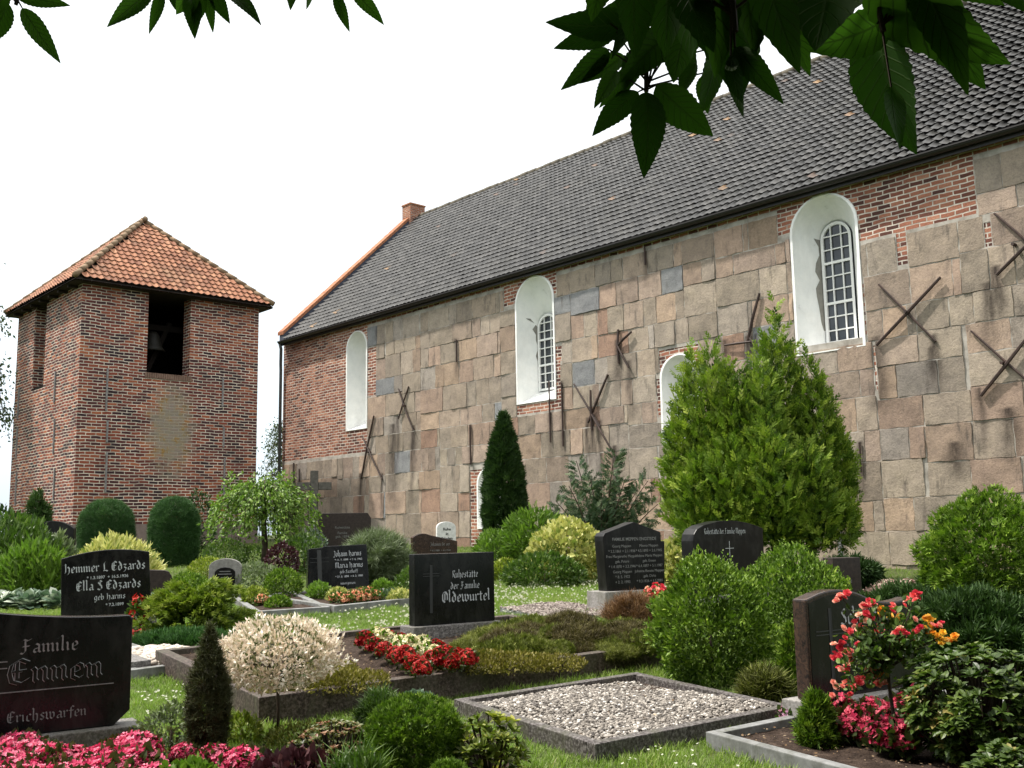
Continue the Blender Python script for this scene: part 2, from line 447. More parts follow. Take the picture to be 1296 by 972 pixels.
# the gable wall (left end), far wall, right end
gy = 2 * HALF
mb.quad([(0, gy, ZB), (0, 0, ZB), (0, 0, ZE + 0.1), (0, HALF, ZR + 0.12), (0, gy, ZE + 0.1)], [(-gy, ZB), (0, ZB), (0, ZE + .1), (-HALF, ZR + .12), (-gy, ZE + .1)])
mb.quad([(UEND, 0, ZB), (UEND, gy, ZB), (UEND, gy, ZE + .1), (UEND, HALF, ZR - .2), (UEND, 0, ZE + .1)], [(0, ZB), (gy, ZB), (gy, ZE + .1), (HALF, ZR - .2), (0, ZE + .1)])
mb.quad([(UEND, gy, ZB), (0, gy, ZB), (0, gy, ZE + .1), (UEND, gy, ZE + .1)], [(0, ZB), (UEND, ZB), (UEND, ZE + .1), (0, ZE + .1)])
mb.build('brick_wall', M_brick, church)

# ---- iron anchors on the wall, given by the ends of their bars in the photograph
ANCH = [[((1112, 360), (1184, 432), 1), ((1191, 351), (1110, 437), 0)],
        [((1229, 419), (1312, 492), 1), ((1300, 428), (1242, 501), 0)],
        [((1258, 270), (1312, 318), 1), ((1306, 304), (1262, 348), 0)],
        [((961, 371), (946, 432), 0), ((918, 437), (957, 432), 1), ((950, 428), (972, 457), 1)],
        [((782, 417), (783, 460), 0), ((800, 420), (782, 438), 0), ((783, 438), (797, 465), 1)],
        [((769, 474), (744, 535), 0), ((727, 486), (760, 540), 1), ((749, 494), (751, 545), 0), ((751, 525), (778, 572), 1)],
        [((517, 489), (504, 530), 1), ((505, 492), (524, 545), 1)],
        [((473, 526), (457, 606), 0), ((459, 552), (484, 606), 1)]]
VERT = [((595, 538), (596, 588)), ((695, 482), (697, 560)), ((711, 485), (713, 565)), ((578, 430), (578, 458)), ((816, 312), (817, 335)), ((372, 586), (372, 612)), ((379, 594), (379, 612)), ((1088, 560), (1090, 598))]
STAINS = []                                  # (u, ztop, zbottom, width, amount)
for bars in ANCH:
    pts = [q for b in bars for q in b[:2]]
    zc = sum(p[1] for p in pts) / len(pts)
    for (px, py) in pts:
        if py > zc - 4:
            u_, z_ = uz(px, py)
            STAINS.append((u_, z_ + 0.12, z_ - random.uniform(0.7, 1.5), random.uniform(0.05, 0.11), random.uniform(0.7, 1.0)))
for (a, b) in VERT:
    u_, z_ = uz(*b); z1_ = uz(*a)[1]
    STAINS.append((u_ + 0.02, z1_, z_ - 0.6, 0.07, 0.75))
for (px, py, h, w_) in ((498, 538, 2.6, .16), (522, 545, 2.2, .06), (578, 430, 1.2, .05), (1276, 520, .9, .12), (1180, 440, .8, .1), (1250, 360, 1.2, .1), (816, 300, .8, .06), (1110, 440, 1.3, .13), (1210, 560, .7, .12)):
    u_, z_ = uz(px, py); STAINS.append((u_, z_, z_ - h, w_, 0.85))

# ---- granite ashlar: every block a cushion-faced stone of its own size, standing proud of the shell
def prect(pts):
    q = [uz(*p) for p in pts]
    return (min(a for a, b in q), max(a for a, b in q), min(b for a, b in q), max(b for a, b in q))
uA = WINS[0]['u0']
zA = uz(400, 583)[1]
EXC = [(-1, WINS[0]['u1'] + 0.05, zA, 99)]
EXC += [(w['u0'] - 0.07, w['u1'] + 0.07, w['z0'] - 0.03, w['z1'] + 0.06) for w in WINS]
w1, w2, w3 = WINS[0], [w for w in WINS if w['glass']][0], [w for w in WINS if w['glass']][2 if WINS[3]['z1'] < 5 else 1]
big = max(WINS, key=lambda w: w['u0'])
EXC.append((big['u1'], uz(1232, 200)[0], uz(1160, 283)[1], 99))
EXC.append((big['u0'] - 0.35, big['u0'], uz(1000, 285)[1], 99))
EXC.append((w1['u1'], w1['u1'] + 0.55, uz(470, 510)[1], uz(470, 450)[1]))
for px0, px1, py0, py1 in ((638, 656, 395, 366), (698, 705, 368, 340), (699, 712, 462, 432), (701, 711, 508, 480), (596, 607, 690, 605), (832, 841, 520, 482), (1087, 1097, 405, 378), (1136, 1150, 334, 305), (1107, 1111, 478, 440), (1246, 1256, 300, 284)):
    EXC.append((uz(px0, py0)[0], uz(px1, py0)[0], uz((px0 + px1) / 2, py0)[1], uz((px0 + px1) / 2, py1)[1]))
PAL = [(0.33, 0.262, 0.215), (0.31, 0.26, 0.21), (0.36, 0.26, 0.20), (0.28, 0.25, 0.215), (0.34, 0.23, 0.18), (0.25, 0.25, 0.25), (0.30, 0.27, 0.22), (0.32, 0.285, 0.235), (0.27, 0.235, 0.195), (0.38, 0.27, 0.19), (0.31, 0.235, 0.2), (0.30, 0.275, 0.24), (0.26, 0.245, 0.225)]
rb = random.Random(5)
blocks = []
joint = MB()
z = 0.32
zrows = []
while z < ZE - 0.32:
    h = rb.uniform(0.5, 0.66)
    if ZE - 0.22 - z < 0.95: h = min(h, ZE - 0.2 - z)
    zrows.append((z, z + h)); z += h
# course lines step up and down along the wall
bounds = []
for ci in range(len(zrows) + 1):
    brk = [0.0]
    while brk[-1] < UEND: brk.append(brk[-1] + rb.choice((1.8, 2.7, 3.6, 4.5)))
    bounds.append([(b, rb.uniform(-.085, .085) if 0 < ci < len(zrows) else 0.0) for b in brk])
def boff(ci, u):
    r_ = 0.0
    for b, o_ in bounds[ci]:
        if b > u: break
        r_ = o_
    return r_
for ci, (za, zb) in enumerate(zrows):
    zm = (za + zb) / 2
    ex = sorted((a, b) for a, b, c, d in EXC if c - 0.12 < zm < d + 0.12)
    free = []; cur = 0.02
    for a, b in ex:
        if a > cur: free.append((cur, a))
        cur = max(cur, b)
    free.append((cur, UEND - 0.02))
    cuts = sorted(set([b for b, o_ in bounds[ci]] + [b for b, o_ in bounds[ci + 1]]))
    for a, b in free:
        joint.quad([(a - .01, -.007, za - .1), (b + .01, -.007, za - .1), (b + .01, -.007, zb + .1), (a - .01, -.007, zb + .1)])
        x = a
        while x < b - 0.02:
            wdt = rb.uniform(0.5, 1.15) if rb.random() < 0.8 else rb.uniform(0.32, 0.5)
            if b - (x + wdt) < 0.3: wdt = b - x
            if wdt > 1.5: wdt = wdt / 2
            for c_ in cuts:
                if x + .02 < c_ < x + wdt - .02:
                    wdt = c_ - x; break
            um_b = x + wdt / 2
            blocks.append((x, x + wdt, za + boff(ci, um_b), zb + boff(ci + 1, um_b))); x += wdt
BV, BF, BC, BS = [], [], [], []
nb = 0
for (x0, x1, z0, z1) in blocks:
    g = rb.uniform(0.002, 0.006)
    x0 += g; x1 -= g; z0 += g; z1 -= g
    if x1 - x0 < 0.08: continue
    mid = proj(wallpt((x0 + x1) / 2, 0, (z0 + z1) / 2))
    cell = 0.05
    nx = max(4, int((x1 - x0) / cell)); nz = max(4, int((z1 - z0) / cell))
    e = 0.007
    us = np.concatenate([[0, e], np.linspace(0, x1 - x0, nx + 1)[1:-1], [x1 - x0 - e, x1 - x0]])
    zs = np.concatenate([[0, e], np.linspace(0, z1 - z0, nz + 1)[1:-1], [z1 - z0 - e, z1 - z0]])
    us = np.sort(us); zs = np.sort(zs)
    Ug, Zg = np.meshgrid(us, zs)
    ed = np.minimum(np.minimum(Ug, x1 - x0 - Ug), np.minimum(Zg, z1 - z0 - Zg))
    prot = rb.choice((0.012, 0.014, 0.016, 0.02, 0.024, 0.03))
    tx, tz = rb.uniform(-.008, .008), rb.uniform(-.01, .01)
    D = prot + tx * (Ug / (x1 - x0) - .5) * 2 + tz * (Zg / (z1 - z0) - .5) * 2 + 0.007 * np.sin(Ug * rb.uniform(4, 9) + rb.random() * 6) * np.sin(Zg * rb.uniform(4, 10) + rb.random() * 6)
    D = np.maximum(D, 0.011)
    D = D * np.clip(ed / e, 0, 1) ** 0.6 + RS.uniform(-.002, .002, D.shape)
    D[0, :] = D[-1, :] = -0.01; D[:, 0] = D[:, -1] = -0.01
    # ragged outline
    ju = 0.006 * np.sin(Zg * 17 + rb.random() * 6) * (np.minimum(Ug, x1 - x0 - Ug) < e * 1.5)
    jz = 0.006 * np.sin(Ug * 15 + rb.random() * 6) * (np.minimum(Zg, z1 - z0 - Zg) < e * 1.5)
    P = np.stack([x0 + Ug + ju, -D, z0 + Zg + jz], -1).reshape(-1, 3)
    r_, c_ = Ug.shape
    idx = np.arange(r_ * c_).reshape(r_, c_) + nb
    Fq = np.stack([idx[:-1, :-1], idx[:-1, 1:], idx[1:, 1:], idx[1:, :-1]], -1).reshape(-1, 4)
    col = np.array(rb.choice(PAL)) * 0.5 + np.array((0.345, 0.29, 0.248)) * 0.5; col = col * rb.uniform(0.74, 1.12) * np.array((1.02, .99, .95))
    if rb.random() < 0.035: col = np.array((0.225, 0.23, 0.24)) * rb.uniform(.9, 1.1)
    if rb.random() < 0.04: col = np.array((0.31, 0.205, 0.155)) * rb.uniform(.8, 1.05)
    S = np.zeros(len(P))
    for (su, zt, zb_, sw, am) in STAINS:
        if su < x0 - 0.5 or su > x1 + .5 or zb_ > z1 or zt < z0: continue
        zz = np.clip((zt - P[:, 2]) / (zt - zb_), 0, 1)
        inz = (P[:, 2] < zt + 0.03) & (P[:, 2] > zb_)
        wv = sw * (0.7 + 0.7 * zz)
        S = np.maximum(S, np.clip(inz * am * 1.25 * np.exp(-((P[:, 0] - su - 0.02 * np.sin(P[:, 2] * 6)) / (wv * 1.35)) ** 2) * (1 - zz) ** 0.4, 0, .95))
    BV.append(P); BF.append(Fq); BC.append(np.tile(col, (len(P), 1))); BS.append(S); nb += len(P)
me = np_mesh('granite_wall', np.concatenate(BV), np.concatenate(BF), dict(bcol=np.concatenate(BC), stain=np.concatenate(BS)), smooth=True)
me.set_sharp_from_angle(angle=0.5)
link('granite_wall', me, M_granite, church)
for i_, q_ in enumerate(joint.f):
    for k_ in q_: joint.v[k_] = (joint.v[k_][0], joint.v[k_][1] - .0004 * (i_ % 5), joint.v[k_][2])
joint.build('mortar_joints', speck('lime_mortar', [(0.3, (0.2, 0.18, 0.155)), (0.55, (0.4, 0.37, 0.33)), (0.75, (0.5, 0.47, 0.43))], 3, .9, .1), church)

# ---- niches, windows
for w in WINS:
    tall = (w['z1'] - w['z0']) > 2.4
    wf = MB()
    out = arch(w['u0'], w['u1'], w['z0'], w['z1'])
    inn = arch(w['u0'] + w['a'], w['u1'] - w['b'], w['z0'] + w['sill'], w['z1'] - w['top'])
    rim = 0.055
    um = (w['u0'] + w['u1']) / 2; 
    cz = w['z0'] + (w['z1'] - w['z0']) / 2
    def grow(pts, g):
        r = []
        n = len(pts)
        for i, (u, zz) in enumerate(pts):
            u2 = um + (u - um) * (1 + g / ((w['u1'] - w['u0']) / 2))
            z2 = zz + (g * 0.6 if zz > cz else -g * 0.4)
            r.append((u2, z2))
        return r
    ro = grow(out, rim)
    n = len(out)
    layers = [[(u, 0.0, zz) for u, zz in ro], [(u, -0.028, zz) for u, zz in ro], [(u, -0.03, zz) for u, zz in out],
              [(u * .94 + v * .06, 0.05, zz * .94 + y * .06) for (u, zz), (v, y) in zip(out, inn)],
              [(u * .5 + v * .5 + random.uniform(-.01, .01), w['d'] * .5, zz * .5 + y * .5) for (u, zz), (v, y) in zip(out, inn)], [(u, w['d'], zz) for u, zz in inn]]
    for a, b in zip(layers[:-1], layers[1:]):
        for i in range(n):
            j = (i + 1) % n
            wf.quad([a[i], a[j], b[j], b[i]])
    if not w['glass']:
        wf.quad([(u, w['d'], zz) for u, zz in inn])
    nm = 'window' if w['glass'] else 'blind_niche'
    wo = wf.build(nm, M_plaster, church)
    bm = bmesh.new(); bm.from_mesh(wo.data); bmesh.ops.remove_doubles(bm, verts=bm.verts, dist=1e-4); bm.to_mesh(wo.data); bm.free()
    for p_ in wo.data.polygons: p_.use_smooth = len(p_.vertices) == 4
    wo.data.set_sharp_from_angle(angle=0.7)
    if w['glass']:
        d = w['d']
        gq = MB(); gq.quad([(u, d - 0.02, zz) for u, zz in inn]); gq.build('pane', M_glass, wo)
        fr = MB()
        ui0, ui1 = w['u0'] + w['a'], w['u1'] - w['b']; zi0, zi1 = w['z0'] + w['sill'], w['z1'] - w['top']
        fy = d - 0.05
        i2 = grow2 = arch(ui0 + 0.06, ui1 - 0.06, zi0 + 0.06, zi1 - 0.06)
        for i in range(n):
            j = (i + 1) % n
            A, B, C_, D_ = inn[i], inn[j], i2[j], i2[i]
            fr.quad([(A[0], fy - .02, A[1]), (B[0], fy - .02, B[1]), (C_[0], fy - .02, C_[1]), (D_[0], fy - .02, D_[1])])
            fr.quad([(D_[0], fy - .02, D_[1]), (C_[0], fy - .02, C_[1]), (C_[0], d, C_[1]), (D_[0], d, D_[1])])
        rr = (ui1 - ui0) / 2
        rows = 9 if tall else 5
        for k in range(1, rows):
            zz = zi0 + (zi1 - zi0) * k / rows
            half = rr if zz < zi1 - rr else math.sqrt(max(0.01, rr * rr - (zz - zi1 + rr) ** 2))
            th = 0.052 if k % 3 == 0 else 0.024
            fr.box(((ui0 + ui1) / 2, fy + (0.0 if k % 3 else -0.008), zz), (2 * half - .06, 0.03, th))
        for k in (1, 2):
            uu = ui0 + (ui1 - ui0) * k / 3
            fr.box((uu, fy + 0.004, (zi0 + zi1 - rr * .12) / 2), (0.024, 0.034, zi1 - zi0 - rr * 0.12 - .05))
        fr.build('frame', M_white, wo)
        # ragged patch of peeled plaster beside the glazing
        pp = MB(); pts = []
        for k in range(13):
            f = k / 12
            zz = zi0 + (zi1 - zi0) * (0.12 + 0.84 * f)
            wd_ = (0.12 + 0.5 * random.random()) * (0.25 + f * 0.95) if tall else 0.05
            pts.append((zz, min(wd_, 0.62)))
        for (za, wa), (zb, wb) in zip(pts[:-1], pts[1:]):
            def lj(zz, k):                     # on the left jamb, k = fraction from glass towards the outside
                return (ui0 * (1 - k) + w['u0'] * k + 0.004, d * (1 - k), zz * (1 - k * .0))
            pp.quad([lj(za, 0.02), lj(zb, 0.02), lj(zb, wb), lj(za, wa)])
        if tall: pp.build('peeled_plaster', M_oldplaster, wo)

# ---- anchors
for bars in ANCH:
    mbk = MB()
    for k, (a, b, kind) in enumerate(bars):
        p1, p2 = uz(*a, 0.06), uz(*b, 0.06)
        yy = -0.055 - 0.025 * k
        mid = ((p1[0] + p2[0]) / 2 + random.uniform(-.02, .02), yy - 0.02, (p1[1] + p2[1]) / 2)
        r_ = 0.034 if kind == 0 else 0.026
        mbk.tube([(p1[0], yy, p1[1]), mid, (p2[0], yy, p2[1])], [r_ * .8, r_, r_ * .85], 6)
    q = [uz(*e, 0.06) for b in bars[:2] for e in b[:2]]
    cu = sum(a for a, b in q) / 4; cz = sum(b for a, b in q) / 4
    if len(bars) == 2:
        mbk.tube([(cu, 0.0, cz), (cu, -0.16, cz)], 0.03, 6)
    o = mbk.build('wall_anchor', M_iron, church)
for (a, b) in VERT:
    mbk = MB(); p1, p2 = uz(*a, 0.05), uz(*b, 0.05)
    mbk.tube([(p1[0], -0.06, p1[1]), (p2[0], -0.06, p2[1])], 0.022, 6)
    mbk.build('wall_anchor', M_iron, church)

# ---- roof
def tile_sheet(name, mat, org, eu, ev, nu, nv, tw, th, keep=None, amp=0.03, lap=0.085, side=0.05, parent=None, sub=8, seed=1):
    """pantiles: org + eu*u + ev*v ; keep(u, v) says which tiles exist; normal = eu x ev"""
    org, eu, ev = Vector(org), Vector(eu).normalized(), Vector(ev).normalized()
    nn = eu.cross(ev).normalized()
    rs = np.random.RandomState(seed)
    s = np.linspace(0, 1, sub + 1)
    prof = amp * (0.5 * np.cos(2 * np.pi * s) + 0.12 * np.cos(4 * np.pi * s + 0.9)) - side * (s - .5)
    tu = s * tw
    iu, iv = np.meshgrid(np.arange(nu), np.arange(nv))
    iu, iv = iu.ravel(), iv.ravel()
    if keep is not None:
        k = np.array([keep((a + .5) * tw, (b + .5) * th) for a, b in zip(iu, iv)])
        iu, iv = iu[k], iv[k]
    n = len(iu); c = sub + 1
    jit = rs.uniform(-.006, .006, n); tilt = rs.uniform(-.008, .008, n)
    U = iu[:, None] * tw + tu[None, :] + jit[:, None]
    top = prof[None, :] + 0 * U
    # three rings: front lip, nose, back
    rows = []
    for (v, h) in ((0.0, lap), (th * .5, lap * .55), (th + 0.05, 0.004)):
        vv = iv[:, None] * th + v + rs.uniform(-.006, .006, n)[:, None] + 0 * U
        hh = h + top * (1.0 if h > -.001 or True else 0) + tilt[:, None] * (tu / tw - .5)[None, :] + (rs.uniform(-.003, .005, n)[:, None] if h == lap else 0)
        rows.append(np.stack([U, vv, hh], -1))
    A = np.stack(rows, 1)                     # n,3,c,3
    P = A.reshape(-1, 3)
    X = np.array(org)[None, :] + P[:, :1] * np.array(eu) + P[:, 1:2] * np.array(ev) + P[:, 2:3] * np.array(nn)
    base = (np.arange(n) * 3 * c)[:, None]
    q = []
    for r_ in (0, 1):
        for k in range(sub):
            q.append(np.stack([r_ * c + k, r_ * c + k + 1, (r_ + 1) * c + k + 1, (r_ + 1) * c + k]))
    q = np.stack(q)
    Fq = (base[:, :, None] + q[None]).reshape(-1, 4)
    rnd = np.repeat(rs.rand(n), 3 * c)
    me = np_mesh(name, X, Fq, dict(rnd=rnd), smooth=True)
    me.set_sharp_from_angle(angle=0.9)
    return link(name, me, mat, parent)
OV = 0.2
slope = math.atan2(ZR - ZE, HALF)
ev = Vector((0, math.cos(slope), math.sin(slope)))
org = Vector((0.42, -OV, ZE + 0.06 - OV * math.tan(slope) + 0.22))
Lr = (HALF + OV) / math.cos(slope)
TW, TH = 0.205, 0.275
nu, nv = int((UEND - 0.42) / TW), int(Lr / TH) 
TH = Lr / nv
roof = tile_sheet('roof', M_slate, org, (1, 0, 0), ev, nu, nv, TW, TH, parent=church, seed=3)
# boarding below the tiles, blackened as shade in their gaps, and the far slope
ub = MB()
zr2 = org.z + Lr * math.sin(slope) - 0.07
ub.quad([(0.3, -OV + .03, org.z - .09), (UEND, -OV + .03, org.z - .09), (UEND, HALF, zr2 - .04), (0.3, HALF, zr2 - .04)])
ub.quad([(0.3, HALF, zr2), (UEND, HALF, zr2), (UEND, 2 * HALF + OV, org.z - .05), (0.3, 2 * HALF + OV, org.z - .05)])
ub.quad([(0.3, -OV + .03, org.z - .06), (0.3, 0.05, ZE - .02), (UEND, .05, ZE - .02), (UEND, -OV + .03, org.z - .06)])
ub.build('roof_boarding', plain('shade_black_boarding', (0.006, 0.005, 0.005), .9, .1), church)
rdg = MB()
k = 0.5
while k < UEND - .4:
    zz = zr2 + 0.09 + random.uniform(-.012, .012)
    rdg.tube([(k, HALF, zz), (k + .2, HALF, zz), (k + .41, HALF, zz - .012)], [.115, .122, .128], 8)
    k += 0.4
rdg.build('ridge_tiles', speck('weathered_ridge', [(0.3, (0.05, 0.045, 0.035)), (0.6, (0.1, 0.085, 0.06)), (0.8, (0.14, 0.11, 0.05))], 5, 0.8), church, smooth=True)
# a few slipped pale tiles
# gable parapet: lead flashing, brick coping, stub on the apex
cp = MB()
def gpt(u, y, dz): return (u, y, ZE + 0.06 + 0.22 + (y) * math.tan(slope) + dz)
def strip(m_, u0, u1, y0, y1, d0, d1):
    P = [gpt(u0, y0, d0), gpt(u1, y0, d0), gpt(u1, y1, d0), gpt(u0, y1, d0), gpt(u0, y0, d1), gpt(u1, y0, d1), gpt(u1, y1, d1), gpt(u0, y1, d1)]
    b = len(m_.v); m_.v += P; m_.uv += [(0, 0)] * 8
    for q in ((3, 2, 1, 0), (4, 5, 6, 7), (0, 1, 5, 4), (1, 2, 6, 5), (2, 3, 7, 6), (3, 0, 4, 7)): m_.f.append(tuple(b + i for i in q))
y = -OV - 0.02
while y < HALF - .3:
    y2 = min(y + 0.118, HALF - .3)
    strip(cp, -0.07 + random.uniform(-.004, .004), 0.33, y + .003, y2 - .003, 0.24 + random.uniform(-.004, .004), 0.37 + random.uniform(-.006, .006)); y = y2
cp.build('gable_coping', M_coping, church)
lf = MB(); strip(lf, 0.02, 0.31, -OV + .01, HALF - .2, -0.15, 0.238); lf.build('lead_flashing', M_lead, church)
cp2 = MB()
for y_ in (0,):
    P0 = ZE + .28
yy = HALF + .02
cpf = MB()
while yy < 2 * HALF + OV:
    d = (yy - HALF) * math.tan(slope); z_ = ZR + .2 - d
    cpf.box((0.13, yy + .06, z_ + .22), (0.4, 0.115, 0.2)); yy += .118
cpf.build('gable_coping', M_coping, church)
st = MB(); st.v = []
tb = MB()
zt = ZR + 0.0
def ubox(m_, x0, x1, y0, y1, z0, z1):
    for pts, uvs in (([(x0, y0, z0), (x1, y0, z0), (x1, y0, z1), (x0, y0, z1)], (x0, x1)), ([(x1, y1, z0), (x0, y1, z0), (x0, y1, z1), (x1, y1, z1)], (x0, x1)),
                     ([(x0, y1, z0), (x0, y0, z0), (x0, y0, z1), (x0, y1, z1)], (y0, y1)), ([(x1, y0, z0), (x1, y1, z0), (x1, y1, z1), (x1, y0, z1)], (y0, y1))):
        m_.quad(pts, [(uvs[0], z0), (uvs[1], z0), (uvs[1], z1), (uvs[0], z1)])
    m_.quad([(x0, y0, z1), (x1, y0, z1), (x1, y1, z1), (x0, y1, z1)], [(x0, y0), (x1, y0), (x1, y1), (x0, y1)])
ubox(tb, -0.12, 0.42, HALF - .42, HALF + .3, zt - .1, zt + .78)
tb.build('gable_stub', brickm('stub_brick', [(0.0, (0.2, 0.075, 0.045)), (0.5, (0.3, 0.12, 0.07)), (1.0, (0.38, 0.17, 0.1))], bw=0.24, bh=.075, ms=.008), church)
tc_ = MB(); tc_.box((0.15, HALF - .06, zt + .81), (0.6, 0.78, .06)); tc_.build('gable_cap', M_coping, church, bevel=.01)
# gutter, downpipe
gt = MB()
prev = None
zg = org.z - 0.03; yg = -OV - 0.055
ringn = 7
for (ua, ub_) in ((0.1, UEND),):
    for k in range(ringn):
        a0 = math.pi + math.pi * k / ringn; a1 = math.pi + math.pi * (k + 1) / ringn
        r_ = 0.07
        gt.quad([(ua, yg + r_ * math.cos(a0), zg + r_ * math.sin(a0)), (ua, yg + r_ * math.cos(a1), zg + r_ * math.sin(a1)), (ub_, yg + r_ * math.cos(a1), zg + r_ * math.sin(a1)), (ub_, yg + r_ * math.cos(a0), zg + r_ * math.sin(a0))])
gt.box(((0.1 + UEND) / 2, yg - .085, zg), (UEND - .1, .02, .025))
gt.box(((0.1 + UEND) / 2, -OV + .045, zg - .02), (UEND - .1, .03, .22))
gt.build('gutter', M_gutter, church)
dp = MB()
dp.tube([(0.16, yg, zg - .06), (0.16, yg + .05, zg - .25), (0.0, -0.12, zg - .75), (-0.02, -0.1, zg - 1.0), (-0.02, -.1, 0.5)], 0.055, 8)
dp.build('downpipe', M_zinc, church, smooth=True)

# ------------------------------------------------------------------ bell tower
T0 = GY(90, 29.0); T0.z = 0
UF = -NA                                      # along the tower's front face, to the right
UL = -UA                                      # along its left face, away
def edge_len(org_, dirv, px, z):
    lo, hi = 0.0, 14.0
    for _ in range(40):
        m_ = (lo + hi) / 2
        x_ = proj(org_ + dirv * m_ + Vector((0, 0, z)))[0]
        if (x_ < px) == (dirv is UF): lo = m_
        else: hi = m_
    return lo
ZT = zat(88, 352, T0.y)
TF = edge_len(T0, UF, 324, 3.5); TL = edge_len(T0, UL, 13, 3.5)
print('tower', T0, 'front', TF, 'left', TL, 'eave', ZT)
tower = empty('bell_tower', T0, 'freestanding red brick bell tower with a hipped orange tile roof', 'bell tower')
MT = Matrix(((UF.x, UL.x, 0, T0.x), (UF.y, UL.y, 0, T0.y), (0, 0, 1, 0), (0, 0, 0, 1)))
tower.matrix_world = MT                       # local x along the front, y backwards
def tpx(px, py):
    """front-face coordinates of a pixel"""
    d = ray(px, py); n_ = UA
    t_ = (T0 - CAM).dot(n_) / d.dot(n_); p = CAM + d * t_ - T0
    return p.dot(UF), p.z + T0.z + 0
def tlx(px, py):
    d = ray(px, py); n_ = NA
    t_ = (T0 - CAM).dot(n_) / d.dot(n_); p = CAM + d * t_ - T0
    return p.dot(UL), p.z
a0 = tpx(187, 420)[0]; a1 = tpx(241, 420)[0]; az0 = tpx(214, 476)[1]; az1 = ZT - 0.1
print('front opening', a0, a1, az0, az1)
b0 = tlx(57, 440)[0]; b1 = tlx(43, 440)[0]; bz0 = tlx(50, 492)[1]
print('left opening', b0, b1, bz0)
pc = tpx(216, 545)
TOWER = [(0.0, (0.035, 0.02, 0.024)), (0.25, (0.085, 0.03, 0.03)), (0.5, (0.15, 0.04, 0.031)), (0.75, (0.225, 0.06, 0.038)), (1.0, (0.34, 0.112, 0.056))]
M_tower = brickm('tower_brick', TOWER, (0.5, 0.44, 0.37), 0.29, 0.09, 0.0125, patch=(pc[0], pc[1], 0.85, 1.6))
tw = MB()
def tquad(pts, uvs): tw.quad(pts, uvs)
zb = -0.2; TD = 0.5                          # wall thickness
def face(o, ex, ey, width, ops, thick, u0=0.0):
    """one wall with openings [(u0,u1,z0,z1)] reaching through its thickness"""
    o, ex, ey = Vector(o), Vector(ex), Vector(ey)
    def pt(u, d, z_): return tuple(o + ex * u + ey * d + Vector((0, 0, z_)))
    cur = 0.0
    for (ua, ub_, za, zb_) in ops:
        tquad([pt(cur, 0, zb), pt(ua, 0, zb), pt(ua, 0, ZT), pt(cur, 0, ZT)], [(u0 + cur, zb), (u0 + ua, zb), (u0 + ua, ZT), (u0 + cur, ZT)])
        tquad([pt(ua, 0, zb), pt(ub_, 0, zb), pt(ub_, 0, za), pt(ua, 0, za)], [(u0 + ua, zb), (u0 + ub_, zb), (u0 + ub_, za), (u0 + ua, za)])
        if zb_ < ZT: tquad([pt(ua, 0, zb_), pt(ub_, 0, zb_), pt(ub_, 0, ZT), pt(ua, 0, ZT)], [(u0 + ua, zb_), (u0 + ub_, zb_), (u0 + ub_, ZT), (u0 + ua, ZT)])
        tquad([pt(ua, 0, za), pt(ua, thick, za), pt(ua, thick, zb_), pt(ua, 0, zb_)], [(u0 + ua, za), (u0 + ua + thick, za), (u0 + ua + thick, zb_), (u0 + ua, zb_)])
        tquad([pt(ub_, thick, za), pt(ub_, 0, za), pt(ub_, 0, zb_), pt(ub_, thick, zb_)], [(u0 + ub_ + thick, za), (u0 + ub_, za), (u0 + ub_, zb_), (u0 + ub_ + thick, zb_)])
        tquad([pt(ua, 0, za), pt(ub_, 0, za), pt(ub_, thick, za), pt(ua, thick, za)], [(u0 + ua, za), (u0 + ub_, za), (u0 + ub_, za + thick), (u0 + ua, za + thick)])
        cur = ub_
    tquad([pt(cur, 0, zb), pt(width, 0, zb), pt(width, 0, ZT), pt(cur, 0, ZT)], [(u0 + cur, zb), (u0 + width, zb), (u0 + width, ZT), (u0 + cur, ZT)])
face((0, 0, 0), (1, 0, 0), (0, 1, 0), TF, [(a0, a1, az0, az1)], TD)
face((0, TL, 0), (0, -1, 0), (1, 0, 0), TL, [(TL - b1, TL - b0, bz0, az1)], TD, -TL)
face((TF, 0, 0), (0, 1, 0), (-1, 0, 0), TL, [], TD, TF)
face((TF, TL, 0), (-1, 0, 0), (0, -1, 0), TF, [], TD, 40)
tw.build('wall', M_tower, tower)
ti = MB()                                      # near-black sheet and floor standing in for the bell chamber's shade
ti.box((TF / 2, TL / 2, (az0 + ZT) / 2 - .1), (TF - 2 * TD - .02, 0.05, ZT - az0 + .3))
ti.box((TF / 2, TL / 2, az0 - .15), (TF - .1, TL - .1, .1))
ti.build('bell_chamber', plain('chamber_shade', (0.006, 0.005, 0.004), .9, .1), tower)
tbm = MB()
tbm.box((TF / 2, TD + .5, ZT - 1.0), (TF - 1.2, .16, .18)); tbm.bar((a0 + .3, TD + .5, az0), (a0 + 1.1, TD + .5, ZT - .8), .14)
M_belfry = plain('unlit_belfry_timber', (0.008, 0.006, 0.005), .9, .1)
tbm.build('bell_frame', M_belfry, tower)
bl = MB()
prof = [(0.0, .62), (.12, .6), (.2, .5), (.24, .3), (.3, .12), (.4, 0.0), (.36, -.02)]
um_ = (a0 + a1) / 2 - .1
bl_v = []
for k in range(16):
    a_ = 2 * math.pi * k / 16
    for r_, z_ in prof: bl_v.append((um_ + r_ * math.cos(a_), TD + .5 + r_ * math.sin(a_), az0 + .9 + z_))
npf = len(prof)
bl.v = bl_v; bl.uv = [(0, 0)] * len(bl_v)
for k in range(16):
    for j in range(npf - 1):
        k2 = (k + 1) % 16; bl.f.append((k * npf + j, k2 * npf + j, k2 * npf + j + 1, k * npf + j + 1))
bl.build('bell', plain('bell_bronze', (0.012, 0.011, 0.008), .6, .3), tower, smooth=True)
